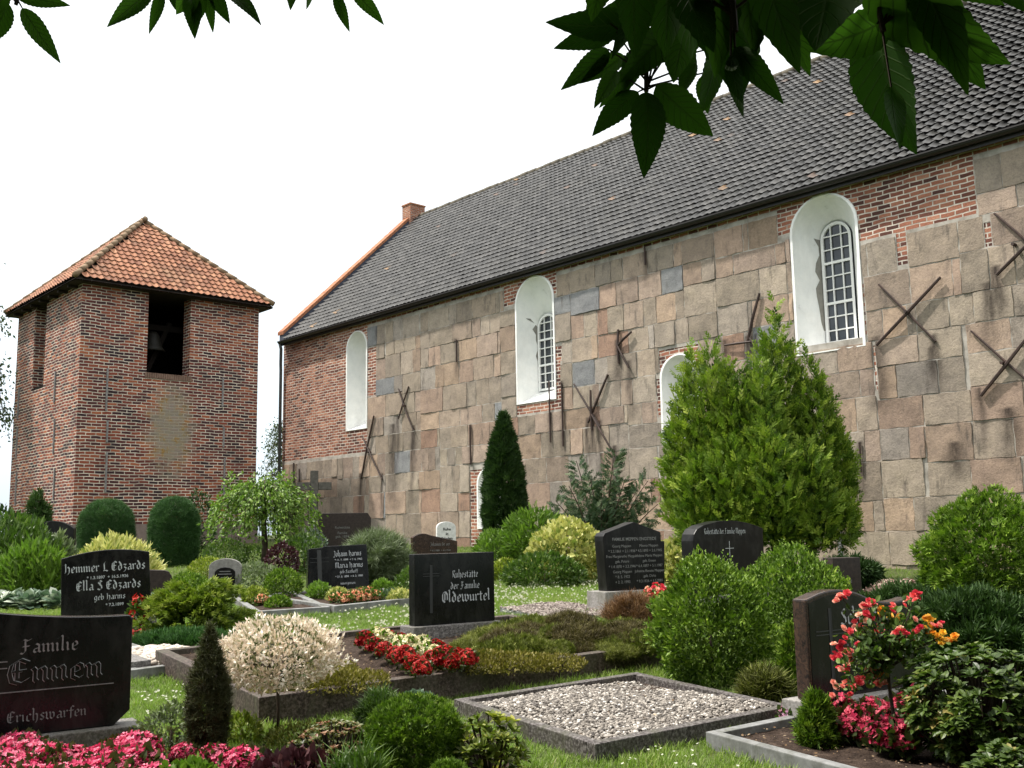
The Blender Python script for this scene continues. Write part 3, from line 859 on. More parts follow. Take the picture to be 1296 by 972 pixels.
# sill of bricks on edge
sb = MB(); x = a0 - .05
while x < a1 + .02:
    sb.box((x + .035, -.02 + TD * .2, az0 - .03), (.06, TD * .45, .16)); x += .07
sb.build('sill', M_brick2 := speck('sill_brick', [(0.3, (0.1, 0.06, 0.045)), (0.6, (0.19, 0.12, 0.09)), (0.8, (0.24, 0.19, 0.15))], 6, .85), tower)
# grey plinth
pl = MB()
zp = zat(95, 664, T0.y)
pl.box((TF / 2, -.03, zp / 2 - .1), (TF + .12, .08, zp + .2)); pl.box((-.03, TL / 2, zp / 2 - .1), (.08, TL + .1, zp + .2))
pl.build('plinth', speck('tower_plinth', [(0.3, (0.13, 0.1, 0.09)), (0.7, (0.22, 0.17, 0.15))], 4, .85), tower)
# tie irons
for (px, pya, pyb) in ((136, 466, 520), (136, 532, 560), (135, 572, 623), (282, 478, 515), (283, 540, 566), (284, 580, 628)):
    q1, q2 = tpx(px, pya), tpx(px, pyb); k = MB(); k.box((q1[0], -.02, (q1[1] + q2[1]) / 2), (.045, .04, q1[1] - q2[1])); k.build('tie_iron', M_ironold, tower)
for (px, pya, pyb) in ((71, 470, 510), (70, 530, 574), (70, 592, 633), (25, 490, 530), (23, 540, 580), (22, 597, 640)):
    q1, q2 = tlx(px, pya), tlx(px, pyb); k = MB(); k.box((-.02, q1[0], (q1[1] + q2[1]) / 2), (.04, .045, q1[1] - q2[1])); k.build('tie_iron', M_ironold, tower)
# roof: hips up to the apex over the tower's middle
OT = 0.34
apx = Vector((TF / 2, TL / 2, 0))
wp = MT @ apx
dd = ray(172, 283)
ZA = zat(172, 283, wp.y)
print('tower apex px would be', proj(Vector((wp.x, wp.y, ZA))))
ZEt = ZT - 0.10
eav = [Vector((-OT, -OT, ZEt)), Vector((TF + OT, -OT, ZEt)), Vector((TF + OT, TL + OT, ZEt)), Vector((-OT, TL + OT, ZEt))]
# the ridge is short and lies along the tower's depth
hl = max(0.0, (TL - TF) / 2) + 0.0
A1 = Vector((TF / 2, TF / 2 * .98, ZA)); A2 = Vector((TF / 2, max(TL - TF / 2, TF / 2 + .05), ZA))
print('apex front', proj(MT @ A1), 'back', proj(MT @ A2))
def roofside(a, b, top0, top1, seed, name='roof'):
    eu = (b - a).normalized(); mid = (a + b) / 2
    tm = top0
    n_ = (top0 - a); evv = n_ - eu * n_.dot(eu); h = evv.length; evv.normalize()
    wid = (b - a).length; u0 = n_.dot(eu); u1 = (top1 - a).dot(eu)
    def keep(u, v):
        f = v / h
        return u0 * f + .1 < u < wid - (wid - u1) * f - .1 and f < .97
    tw_, th_ = 0.205, 0.25
    nv_ = int(h / th_)
    return tile_sheet(name, M_redtile, a + evv * 0 + Vector((0, 0, .05)), eu, evv, int(wid / tw_) + 1, nv_ + 1, tw_, h / (nv_ + .6), keep, amp=.04, lap=.035, side=.01, parent=tower, seed=seed)
roofside(eav[0], eav[1], A1, A1, 5)
roofside(eav[3], eav[0], A2, A1, 6)
roofside(eav[1], eav[2], A1, A2, 7)
roofside(eav[2], eav[3], A2, A2, 8)
uq = MB()
dn = Vector((0, 0, -.03))
for q in ((eav[0], eav[1], A1), (eav[3], eav[0], A1, A2), (eav[1], eav[2], A2, A1), (eav[2], eav[3], A2)): uq.quad([p + dn for p in q])
uq.quad([p + Vector((0, 0, -.06)) for p in reversed(eav)])
uq.build('roof_boarding', M_wood, tower)
hp = MB()
for a, b in ((eav[0], A1), (eav[1], A1), (eav[2], A2), (eav[3], A2), (A1 - Vector((0, .2, 0)), A2)):
    n_ = max(2, int((b - a).length / .38))
    for k in range(n_):
        p1 = a.lerp(b, k / n_) + Vector((0, 0, .08)); p2 = a.lerp(b, (k + 1.06) / n_) + Vector((0, 0, .065))
        hp.tube([p1, p2], [.09, .08], 8)
hp.build('hip_tiles', speck('mossy_hip_tile', [(0.3, (0.13, 0.085, 0.05)), (0.55, (0.2, 0.14, 0.085)), (0.75, (0.28, 0.16, 0.09))], 5, .85), tower, smooth=True)
for k in range(7):                             # rafter feet under the left eave
    rf = MB(); y_ = TL * (k + .5) / 7; rf.box((-OT / 2 + .03, y_, ZEt - .1), (OT - .06, .09, .07)); rf.build('rafter_foot', M_wood, tower)

print('STAIN', len(STAINS), float(np.concatenate(BS).max()), float((np.concatenate(BS) > .3).mean()))
# ------------------------------------------------------------------ ground, plots, gravel
def grid_mesh(name, xs, ys, zf):
    X, Y = np.meshgrid(xs, ys); Z = np.array([[zf(x, y) for x in xs] for y in ys])
    P = np.stack([X, Y, Z], -1).reshape(-1, 3); r_, c_ = X.shape
    idx = np.arange(r_ * c_).reshape(r_, c_)
    return np_mesh(name, P, np.stack([idx[:-1, :-1], idx[:-1, 1:], idx[1:, 1:], idx[1:, :-1]], -1).reshape(-1, 4), smooth=True)
xs = np.concatenate([[-900, -300, -100, -50], np.arange(-30, 30.1, 1.0), [50, 100, 300, 900]])
ys = np.concatenate([[-300, -60, -20, -8], np.arange(-4, 46.1, 1.0), [60, 120, 400, 1500]])
M_lawn = speck('lawn_soil', [(0.3, (0.045, 0.055, 0.02)), (0.6, (0.07, 0.09, 0.03)), (0.8, (0.1, 0.115, 0.045))], 2.5, .9, .1, .3, .02, 40)
gnd = link('ground', grid_mesh('ground', xs, ys, gz), M_lawn); tag(gnd, 'grassy churchyard ground rising gently to the church', None, None, 'structure')

YAW = R(33.7)
E1 = Vector((math.cos(YAW), math.sin(YAW), 0))       # along the faces of the stones
E2 = Vector((math.sin(YAW), -math.cos(YAW), 0))      # out of their faces
NZ = Vector((0, -SLOPE, 1)).normalized()

# ---- leaf-sized templates: growth along +y, face along +z
def tpl(v, f): return (np.array(v, float), np.array(f, int))
T_LEAF = tpl([(0, 0, 0), (.24, .42, .07), (0, 1, -.06), (-.24, .42, .07), (0, .45, 0)], [(0, 1, 2, 4), (0, 4, 2, 3)])
T_OVAL = tpl([(0, 0, 0), (.3, .3, .06), (.3, .68, .05), (0, 1, -.04), (-.3, .68, .05), (-.3, .3, .06), (0, .5, 0)], [(0, 1, 2, 6), (6, 2, 3, 4), (0, 6, 4, 5)])
T_LANCE = tpl([(0, 0, 0), (.11, .35, .03), (.09, .7, .0), (0, 1, -.1), (-.09, .7, .0), (-.11, .35, .03), (0, .5, -.01)], [(0, 1, 2, 6), (6, 2, 3, 4), (0, 6, 4, 5)])
def fan(angs, lens, w=.09, curl=.0, zz=0.0):
    v, f = [], []
    for a, l in zip(angs, lens):
        a = R(a); d = np.array((math.sin(a), math.cos(a), 0)); s = np.array((math.cos(a), -math.sin(a), 0))
        o = np.array((0, .12 * abs(a), zz * a))
        b = len(v)
        v += [o, o + d * l * .5 + s * w, o + d * l + np.array((0, 0, -curl)), o + d * l * .5 - s * w]
        f.append((b, b + 1, b + 2, b + 3))
    return np.array(v), np.array(f)
T_SPRAY = fan((-62, -30, 0, 30, 62), (.55, .8, 1.0, .8, .55), .085, .12)
T_SPRAY3 = fan((-35, 0, 35), (.7, 1.0, .7), .11, .1)
def tuft(n, seed, w=.03, open_=35, l0=.6):
    rs = random.Random(seed); v, f = [], []
    for k in range(n):
        az = 2 * math.pi * (k + rs.random() * .6) / n; t_ = R(rs.uniform(4, open_)); l = rs.uniform(l0, 1)
        d = np.array((math.sin(t_) * math.cos(az), math.cos(t_), math.sin(t_) * math.sin(az)))
        s = np.array((-math.sin(az), 0, math.cos(az))); o = np.array((math.cos(az), 0, math.sin(az))) * rs.uniform(0, .14)
        m_ = o + d * l * .55; e = o + d * l + np.array((math.cos(az), -.25, math.sin(az))) * l * .18
        b = len(v); v += [o - s * w, o + s * w, m_ + s * w * .8, e, m_ - s * w * .8]
        f += [(b, b + 1, b + 2, b + 4), (b + 4, b + 2, b + 3, b + 3)]
    v = np.array(v); f = np.array(f)
    # last quads are triangles: give them a fourth corner of their own
    extra = []
    for i in range(1, len(f), 2):
        extra.append(v[f[i][2]] * .999 + v[f[i][0]] * .001); f[i][3] = len(v) + len(extra) - 1
    return np.concatenate([v, np.array(extra)]), f
T_GRASS = tuft(4, 3, .035, 42, .5)
T_NEEDLE = tuft(9, 5, .022, 55, .7)
T_NEEDLE2 = tuft(6, 9, .035, 70, .7)
def flower_t(n, cup=.25, w=.42):
    """open flower facing +y"""
    v, f = [], []
    for k in range(n):
        a = 2 * math.pi * k / n; d = np.array((math.cos(a), 0, math.sin(a))); s = np.array((-math.sin(a), 0, math.cos(a)))
        b = len(v); up = np.array((0, 1, 0))
        v += [d * .04, d * .34 + s * w * .5 + up * cup * .6, d * .62 + up * cup, d * .34 - s * w * .5 + up * cup * .6]
        f.append((b, b + 1, b + 2, b + 3))
    return np.array(v), np.array(f)
def petal_t(n, cup=.2, w=.5):
    v, f = [], []
    for k in range(n):
        a = 2 * math.pi * k / n + .1 * (k % 2); d = np.array((math.cos(a), 0, math.sin(a))); s = np.array((-math.sin(a), 0, math.cos(a))); up = np.array((0, 1, 0))
        b = len(v); sc = .9 if k % 2 else 1.08
        v += [d * .03, d * .26 * sc + s * w * .42 + up * cup * .5, d * .56 * sc + s * w * .34 + up * cup, d * .66 * sc + up * cup * .8, d * .56 * sc - s * w * .34 + up * cup, d * .26 * sc - s * w * .42 + up * cup * .5]
        f += [(b, b + 1, b + 2, b + 3), (b, b + 3, b + 4, b + 5)]
    return np.array(v), np.array(f)
T_BEG = petal_t(5)
T_FLOWER = flower_t(5)
T_FLOWER4 = flower_t(4, .12, .62)
def rose_t():
    v, f = [], []
    for ring, (n, r0, r1, h, w) in enumerate(((5, .05, .5, .16, .55), (5, .05, .38, .3, .5), (4, .03, .24, .4, .36), (3, .02, .1, .42, .22))):
        for k in range(n):
            a = 2 * math.pi * (k + ring * .37) / n; d = np.array((math.cos(a), 0, math.sin(a))); s = np.array((-math.sin(a), 0, math.cos(a)))
            b = len(v); up = np.array((0, 1, 0))
            v += [d * r0, d * r1 * .75 + s * w * .5 + up * h * .7, d * r1 * 1.12 + up * h, d * r1 * .75 - s * w * .5 + up * h * .7]; f.append((b, b + 1, b + 2, b + 3))
    return np.array(v), np.array(f)
T_ROSE = rose_t()
def _ico():
    bm = bmesh.new(); bmesh.ops.create_icosphere(bm, subdivisions=1, radius=1)
    v = np.array([tuple(x.co) for x in bm.verts]); f = np.array([[l.index for l in q.verts] for q in bm.faces]); bm.free(); return v, f
T_PEB = _ico()

def place(T, pos, dirs, size, rnd=None, roll=None, rs=RS, wid=None):
    """copies of a template at pos, growing along dirs -> arrays for np_mesh"""
    tv, tf = T; n = len(pos); k = len(tv)
    y = dirs / np.maximum(np.linalg.norm(dirs, axis=1, keepdims=True), 1e-6)
    ref = rs.normal(size=(n, 3)) if roll is None else roll
    x = np.cross(y, ref); x /= np.maximum(np.linalg.norm(x, axis=1, keepdims=True), 1e-6)
    z = np.cross(x, y)
    s = np.asarray(size).reshape(-1, 1, 1) * np.ones((n, 1, 1))
    wv = 1.0 if wid is None else np.asarray(wid).reshape(-1, 1, 1)
    V = pos[:, None, :] + s * (tv[None, :, 0:1] * x[:, None, :] * wv + tv[None, :, 1:2] * y[:, None, :] + tv[None, :, 2:3] * z[:, None, :])
    Fc = (np.arange(n) * k)[:, None, None] + tf[None]
    rnd = rs.rand(n) if rnd is None else rnd
    return V.reshape(-1, 3), Fc.reshape(-1, tf.shape[1]), np.repeat(rnd, k)
def leaves(name, parts, mat, parent=None, smooth=False):
    """parts: a list of place() results -> one mesh object"""
    o = 0; V, Fc, Rn = [], [], []
    for v, f, r in parts:
        V.append(v); Fc.append(f + o); Rn.append(r); o += len(v)
    ks = sorted({f.shape[1] for f in Fc})
    me = np_mesh(name, np.concatenate(V), [np.concatenate([f for f in Fc if f.shape[1] == k]) for k in ks], dict(rnd=np.concatenate(Rn)), smooth=smooth)
    return link(name, me, mat, parent)

# ---- polygons on the ground
def inpoly(P, poly):
    x, y = P[:, 0], P[:, 1]; ins = np.zeros(len(P), bool)
    n = len(poly)
    for i in range(n):
        x0, y0 = poly[i][0], poly[i][1]; x1, y1 = poly[(i + 1) % n][0], poly[(i + 1) % n][1]
        c = ((y0 > y) != (y1 > y)) & (x < (x1 - x0) * (y - y0) / (y1 - y0 + 1e-12) + x0)
        ins ^= c
    return ins
def rect(corner, a, b):
    """plot from a corner, a along E1, b along -E2 (backwards)"""
    c = Vector((corner.x, corner.y, 0))
    return [c, c + E1 * a, c + E1 * a - E2 * b, c - E2 * b]
def gzv(P): return np.array([gz(x, y) for x, y in P[:, :2]])

M_kerb = speck('speckled_granite_kerb', [(0.36, (0.03, 0.025, 0.024)), (0.5, (0.08, 0.07, 0.067)), (0.64, (0.19, 0.175, 0.17))], 55, .6, .2, .12, .004, 90, 3, ((0.075, 0.075, 0.05), .7, 5))
M_kerbdk = speck('brown_granite_kerb', [(0.36, (0.022, 0.016, 0.014)), (0.5, (0.06, 0.043, 0.037)), (0.66, (0.14, 0.11, 0.098))], 45, .55, .2, .12, .004, 90, 3, ((0.07, 0.068, 0.045), .7, 5))
M_kerblt = speck('pale_concrete_kerb', [(0.3, (0.13, 0.132, 0.132)), (0.7, (0.25, 0.252, 0.25))], 14, .8, .2, .2, .006, 60, 6, ((0.08, 0.082, 0.06), .75, 5))
M_soil = speck('garden_soil', [(0.3, (0.02, 0.014, 0.011)), (0.55, (0.05, 0.035, 0.027)), (0.75, (0.1, 0.072, 0.055))], 14, .95, .1, .8, .05, 22)
def kerb(label, poly, h, w, mat, group=None, sides=None, sink=0.08):
    """edging of upright granite strips round a plot, each side a strip of its own"""
    c = sum(poly, Vector()) / len(poly)
    root = empty('grave_kerb', (c.x, c.y, gz(c.x, c.y)), label, 'grave kerb', group)
    n = len(poly)
    for i in range(n):
        if sides is not None and i not in sides: continue
        a, b = poly[i].copy(), poly[(i + 1) % n].copy()
        d = (b - a).normalized(); inn = Vector((-d.y, d.x, 0))
        if inn.dot(c - a) < 0: inn = -inn
        if i % 2: a = a + d * (w + .002); b = b - d * (w + .002)
        m_ = MB()
        P = []
        for z0 in (-sink, h):
            for q in (a, b, b + inn * w, a + inn * w): P.append((q.x - c.x, q.y - c.y, gz(q.x, q.y) + z0 - gz(c.x, c.y)))
        m_.v = P; m_.uv = [(0, 0)] * 8
        m_.f = [(3, 2, 1, 0), (4, 5, 6, 7), (0, 1, 5, 4), (1, 2, 6, 5), (2, 3, 7, 6), (3, 0, 4, 7)]
        m_.build('kerb_stone', mat, root, bevel=.006)
    return root
def bed(name, label, poly, h, mat, kind='structure', bumpy=.03, step=.09):
    """soil filling a plot, uneven on top"""
    c = sum(poly, Vector()) / len(poly)
    xs_ = [p.x for p in poly]; ys_ = [p.y for p in poly]
    gx, gy_ = np.meshgrid(np.arange(min(xs_), max(xs_), step), np.arange(min(ys_), max(ys_), step))
    P = np.stack([gx.ravel(), gy_.ravel()], -1); keep = inpoly(P, poly)
    bm = bmesh.new()
    import itertools
    ring = []
    n = len(poly)
    for i in range(n):
        a, b = poly[i], poly[(i + 1) % n]; m_ = max(1, int((b - a).length / step))
        ring += [a.lerp(b, k / m_) for k in range(m_)]
    from mathutils.geometry import delaunay_2d_cdt
    pts = [Vector((p.x, p.y)) for p in ring] + [Vector((float(a), float(b))) for a, b in P[keep]]
    vv, ee, ff, *_ = delaunay_2d_cdt(pts, [], [list(range(len(ring)))], 1, 1e-5)
    verts = [(v.x, v.y, gz(v.x, v.y) + h + bumpy * (noise.noise(Vector((v.x * 2.5, v.y * 2.5, 1))) + .6 * noise.noise(Vector((v.x * 9, v.y * 9, 4))))) for v in vv]
    me = bpy.data.meshes.new(name); me.from_pydata(verts, [], ff)
    for p in me.polygons: p.use_smooth = True
    o = link(name, me, mat); tag(o, label, None, None, kind); return o
def pebbles(name, label, poly, n, h, s0, s1, stops, seed, kind='stuff', heap=0.04):
    rs = np.random.RandomState(seed)
    xs_ = [p.x for p in poly]; ys_ = [p.y for p in poly]
    P = np.stack([rs.uniform(min(xs_), max(xs_), n * 2), rs.uniform(min(ys_), max(ys_), n * 2)], -1)
    P = P[inpoly(P, poly)][:n]
    Z = gzv(P) + h + heap * np.array([noise.noise(Vector((x * 1.4, y * 1.4, seed))) for x, y in P]) + rs.uniform(-.008, .012, len(P))
    tv, tf = T_PEB
    size = rs.uniform(s0, s1, len(P)); 
    pr = []
    V, Fc, rn = place(T_PEB, np.column_stack([P, Z]), rs.normal(size=(len(P), 3)) * (1, 1, .25), size * .5, rs=rs, wid=rs.uniform(.55, 1.0, len(P)))
    k = len(tv)
    V = V.reshape(-1, k, 3); cz_ = Z[:, None]; V[:, :, 2] = cz_ + (V[:, :, 2] - cz_) * .75; V = V.reshape(-1, 3)
    V += rs.normal(0, .0008, V.shape)
    m, t, p, o = nt(name + '_stone'); a = N(t, 'ShaderNodeAttribute'); a.attribute_name = 'rnd'
    L(t, ramp(t, a.outputs['Fac'], stops).outputs['Color'], p.inputs['Base Color']); p.inputs['Roughness'].default_value = .75
    ob = leaves(name, [(V, Fc, rn)], m, smooth=True); tag(ob, label, None, None, kind); return ob

# plot of the tall black stone (raised kerb)
PA = rect(G(328, 883, .2), 3.95, 2.75)
kerb('brown granite kerb round the large planted grave with red and white begonias', PA, .2, .10, M_kerbdk)
def inset(poly, d):
    c = sum(poly, Vector()) / len(poly); out = []
    for p in poly:
        v = p - c; out.append(c + E1 * (v.dot(E1) - math.copysign(d, v.dot(E1))) + E2 * (v.dot(E2) - math.copysign(d, v.dot(E2))))
    return out
bed('soil', 'dark soil filling the raised grave plot', inset(PA, .101), .15, M_soil, bumpy=.035)
# square gravel plot
PB = [G(753, 942, .11), None, None, G(560, 885, .11)]
cB = PB[0]
PB = rect(cB, 1.74, 1.66)
kerb('speckled granite kerb enclosing the square gravel grave', PB, .11, .08, M_kerb)
bed('soil', 'earth under the gravel of the square grave', inset(PB, .081), .06, M_soil, bumpy=.01)
pebbles('gravel', 'grey and cream pebbles filling the square grave', inset(PB, .10), 16000, .08, .016, .036, [(0, (0.05, 0.043, 0.038)), (.25, (0.11, 0.095, 0.082)), (.6, (0.2, 0.177, 0.152)), (.88, (0.34, 0.305, 0.265)), (1, (0.66, 0.63, 0.58))], 3, heap=.06)
# plot of the brown stone at the right
cC = G(893, 926, .1)
PC = [Vector((cC.x, cC.y, 0)), Vector((cC.x, cC.y, 0)) + E2 * 2.2, Vector((cC.x, cC.y, 0)) + E2 * 2.2 + E1 * 2.3, Vector((cC.x, cC.y, 0)) + E1 * 2.3]
kerb('pale grey kerb round the rose grave at the lower right', PC, .1, .075, M_kerblt)
bed('soil', 'dry soil of the rose grave', inset(PC, .076), .05, M_soil, bumpy=.02)
# plot of the left stone (begonias in front)
cE = GY(-60, 6.25)
PEN = [Vector((-4.4, 5.0, 0)), Vector((-1.25, 5.0, 0)), Vector((-1.55, 6.55, 0)), Vector((-4.4, 6.2, 0))]
bed('soil', 'soil under the pink begonia bed', PEN, .03, M_soil, bumpy=.03)
PD = [Vector((-1.5, 5.2, 0)), Vector((.2, 5.2, 0)), Vector((-.15, 7.0, 0)), Vector((-1.7, 7.0, 0))]
bed('soil', 'soil under the mixed low shrubs in the foreground', PD, .02, M_soil, bumpy=.03)
def litter(label, poly, n, h, s0, s1, seed, mat):
    rs = np.random.RandomState(seed); xs_ = [p.x for p in poly]; ys_ = [p.y for p in poly]
    P = np.stack([rs.uniform(min(xs_), max(xs_), n * 2), rs.uniform(min(ys_), max(ys_), n * 2)], -1); P = P[inpoly(P, poly)][:n]
    D = np.column_stack([rs.normal(0, 1, (len(P), 2)), rs.normal(.12, .2, len(P))]); rl = np.tile(np.array([[0, 0, 1.0]]), (len(P), 1)) + rs.normal(0, .4, (len(P), 3))
    Z = gzv(P) + h + .022 + .02 * np.array([noise.noise(Vector((x * 2.5, y * 2.5, 1))) + .6 * noise.noise(Vector((x * 9, y * 9, 4))) for x, y in P])
    tag(leaves('litter', [place(T_OVAL, np.column_stack([P, Z]), D, rs.uniform(s0, s1, len(P)), roll=rl, rs=rs)], mat), label, None, None, 'stuff')
M_lit = leafm('dry_litter', [(0, (0.04, 0.025, 0.015)), (.5, (0.16, 0.1, 0.055)), (1, (0.42, 0.33, 0.22))], .8, .1, .1, (1, .9, .7))
litter('dry petals and leaf litter on the soil under the rose', inset(PC, .09), 1100, .05, .008, .024, 61, M_lit)
litter('dry leaf litter on the soil of the large grave', inset(PA, .12), 900, .15, .01, .03, 62, M_lit)
litter('few dry leaves fallen on the gravel', inset(PB, .12), 60, .07, .012, .03, 63, M_lit)
# small plots further back
def plot_px(label, p0, p1, depth, h, w, mat, hh=.1):
    a = G(*p0, h); b = G(*p1, h); a.z = b.z = 0
    d = (b - a); e = d.normalized(); bk = Vector((-e.y, e.x, 0))
    poly = [a, b, b + bk * depth, a + bk * depth]
    kerb(label, poly, h, w, mat); bed('soil', 'soil of the plot inside the ' + label.split(' round')[0], [poly[0] + bk * w * 1.02 + e * w * 1.02, poly[1] + bk * w * 1.02 - e * w * 1.02, poly[2] - bk * w * 1.02 - e * w * 1.02, poly[3] - bk * w * 1.02 + e * w * 1.02], h * .6, M_soil, bumpy=.03)
    return poly
PF = plot_px('narrow granite kerb round the grave of the leaning black stone', (423, 767), (560, 753), 2.2, .1, .09, M_kerblt)
PG = plot_px('low grey kerb round the grave with small clipped balls', (322, 774), (418, 768), 2.4, .09, .09, M_kerblt)
PH = plot_px('thin kerb round the pebbled grave before the gabled stone', (703, 783), (790, 775), 1.4, .05, .05, M_kerblt)
pebbles('gravel', 'pinkish pebbles before the gabled black stone', PH, 2500, .05, .03, .05, [(0, (0.09, 0.07, 0.06)), (.6, (0.18, 0.145, 0.125)), (1, (0.34, 0.29, 0.26))], 9, heap=.02)
PI = plot_px('pale kerb round the grave with the flat grey slab', (166, 848), (246, 838), 1.9, .1, .08, M_kerblt)
c0, e_, b_ = PI[0], (PI[1] - PI[0]).normalized(), Vector((-(PI[1] - PI[0]).normalized().y, (PI[1] - PI[0]).normalized().x, 0))
pebbles('pebbles', 'white pebbles beside the flat grey slab', [PI[1] - e_ * .3 + b_ * .2, PI[1] + e_ * .28 + b_ * .2, PI[1] + e_ * .28 + b_ * 1.2, PI[1] - e_ * .3 + b_ * 1.2], 420, .09, .05, .10, [(0, (0.3, 0.25, 0.2)), (.6, (0.48, 0.42, 0.36)), (1, (0.66, 0.62, 0.56))], 12, heap=.02)

# ---- grass
EXCL = [PA, PB, PC, PEN, PF, PG, PI]
def grass(name, label, n, y0, y1, s0, s1, seed, mat):
    rs = np.random.RandomState(seed)
    Yv = np.sqrt(rs.uniform(y0 ** 2, y1 ** 2, n)); Xv = Yv * rs.uniform(-.54, .54, n)
    P = np.stack([Xv, Yv], -1); k = np.ones(n, bool)
    for po in EXCL: k &= ~inpoly(P, po)
    nn = ((P - np.array((C0.x, C0.y))) @ np.array((NA.x, NA.y))); k &= nn > .05
    P = P[k]; m_ = len(P)
    pt = np.array([noise.noise(Vector((x * .7, y * .7, 3))) for x, y in P]); pt2 = np.array([noise.noise(Vector((x * 3.1, y * 3.1, 7))) for x, y in P])
    sz = rs.uniform(s0, s1, m_) * (1 + .45 * pt2 + .2 * pt)
    rnd = np.clip(.5 + .35 * pt + .2 * pt2 + rs.normal(0, .16, m_), 0, 1)
    D = np.column_stack([rs.normal(0, .16, m_), rs.normal(0, .16, m_), np.ones(m_)])
    ob = leaves(name, [place(T_GRASS, np.column_stack([P, gzv(P) - .004]), D, sz, rnd, rs=rs)], mat)
    tag(ob, label, None, None, 'stuff')
M_grass = leafm('grass_blade', [(0, (0.085, 0.135, 0.022)), (.4, (0.165, 0.25, 0.045)), (.75, (0.245, 0.33, 0.075)), (1, (0.34, 0.33, 0.14))], .5, .3, .35)
grass('grass', 'mown lawn between the nearest graves', 42000, 5.2, 9.5, .045, .085, 21, M_grass)
grass('grass', 'mown lawn in the middle of the churchyard', 75000, 9.4, 17, .05, .085, 22, M_grass)
grass('grass', 'lawn near the church and the tower', 45000, 16.9, 33, .06, .1, 23, M_grass)
# white clover heads and daisies in the lawn
def blossoms(name, label, polypx, n, s0, s1, hz, mat, seed, T=T_FLOWER, ngrp=26, spread=.35):
    rs = np.random.RandomState(seed); poly = [G(*p) for p in polypx]
    xs_ = [p.x for p in poly]; ys_ = [p.y for p in poly]
    C_ = np.stack([rs.uniform(min(xs_), max(xs_), ngrp * 3), rs.uniform(min(ys_), max(ys_), ngrp * 3)], -1); C_ = C_[inpoly(C_, poly)][:ngrp]
    P = C_[rs.randint(0, len(C_), n)] + rs.normal(0, spread, (n, 2)); P = P[inpoly(P, poly)]
    k = np.ones(len(P), bool)
    for po in EXCL: k &= ~inpoly(P, po)
    P = P[k]
    Z = gzv(P) + hz * rs.uniform(.75, 1.15, len(P))
    D = np.column_stack([rs.normal(0, .35, len(P)), rs.normal(-.25, .35, len(P)), np.ones(len(P))])
    ob = leaves(name, [place(T, np.column_stack([P, Z]), D, rs.uniform(s0, s1, len(P)), rs=rs)], mat); tag(ob, label, None, None, 'stuff'); return ob
M_clover = leafm('clover_white', [(0, (0.5, 0.5, 0.4)), (1, (0.72, 0.72, 0.62))], .6, .2, .2, (1, 1, .9))
T_CLOV = (np.concatenate([flower_t(6, .5, .3)[0], flower_t(5, .85, .3)[0] * (.7, 1, .7)]), np.concatenate([flower_t(6)[1], flower_t(5)[1] + 24]))
blossoms('clover', 'white clover heads scattered over the middle lawn', [(430, 835), (335, 812), (420, 775), (640, 740), (860, 735), (850, 768), (690, 800), (640, 790), (525, 815)], 1500, .02, .034, .05, M_clover, 31, T_CLOV, 60, .45)
blossoms('daisies', 'small white daisies in the grass beside the left grave', [(165, 860), (245, 855), (240, 915), (180, 915)], 70, .014, .022, .06, M_clover, 32, T_FLOWER, 14, .2)
blossoms('daisies', 'few daisies in the grass along the bottom edge', [(760, 970), (880, 935), (1000, 960), (1000, 985), (760, 985)], 40, .012, .02, .05, M_clover, 33, T_FLOWER, 12, .2)
# ------------------------------------------------------------------ gravestones
def granite_polish(name, c, c2, scale=120, rough=.22, spec=.28):
    return speck(name, [(0.35, c), (0.62, c), (0.75, c2)], scale, rough, spec, 0, .001, None, 3, ((0.045, 0.045, 0.042), .35, 6))
M_black = granite_polish('polished_black_granite', (0.006, 0.006, 0.0065), (0.022, 0.022, 0.023))
M_blackold = granite_polish('weathered_black_granite', (0.006, 0.0055, 0.0055), (0.018, 0.017, 0.017), 60, .35, .2)
M_brown = speck('brown_veined_granite', [(0.36, (0.012, 0.009, 0.009)), (0.46, (0.055, 0.032, 0.023)), (0.52, (0.015, 0.012, 0.012)), (0.58, (0.07, 0.04, 0.027)), (0.68, (0.03, 0.025, 0.026))], 14, .25, .35, 0, .001, None, 6)
M_greystone = speck('grey_gravestone', [(0.3, (0.16, 0.155, 0.145)), (0.6, (0.27, 0.26, 0.245)), (0.8, (0.35, 0.33, 0.3))], 18, .8, .2, .3, .008, 50, 6, ((0.1, 0.1, 0.07), .7, 4))
M_plinth = speck('speckled_plinth', [(0.34, (0.05, 0.046, 0.045)), (0.5, (0.14, 0.13, 0.125)), (0.66, (0.28, 0.265, 0.255))], 60, .6, .35, .2, .004, 80, 3, ((0.085, 0.085, 0.06), .65, 5))
M_plinthlt = speck('pale_granite_plinth', [(0.34, (0.17, 0.16, 0.15)), (0.6, (0.3, 0.285, 0.27))], 50, .65, .3, .2, .004, 80, 3, ((0.12, 0.118, 0.09), .6, 5))
M_darkstone = speck('dark_brown_stone', [(0.3, (0.018, 0.013, 0.012)), (0.7, (0.05, 0.036, 0.032))], 20, .5, .3, .15, .004, 60)
M_whitestone = speck('white_marble', [(0.3, (0.5, 0.5, 0.49)), (0.6, (0.72, 0.72, 0.71))], 12, .6, .3, .1, .004, 50)
M_letter = speck('silver_lettering', [(0.3, (0.3, 0.32, 0.34)), (0.7, (0.5, 0.52, 0.54))], 30, .4, .5, 0)
M_letdim = speck('dull_grey_lettering', [(0.3, (0.13, 0.13, 0.13)), (0.7, (0.24, 0.24, 0.24))], 30, .5, .4, 0)
M_letdark = plain('black_lettering', (0.012, 0.012, 0.012), .6, .3)
M_engrave = plain('engraved_line', (0.035, 0.037, 0.037), .5, .3)

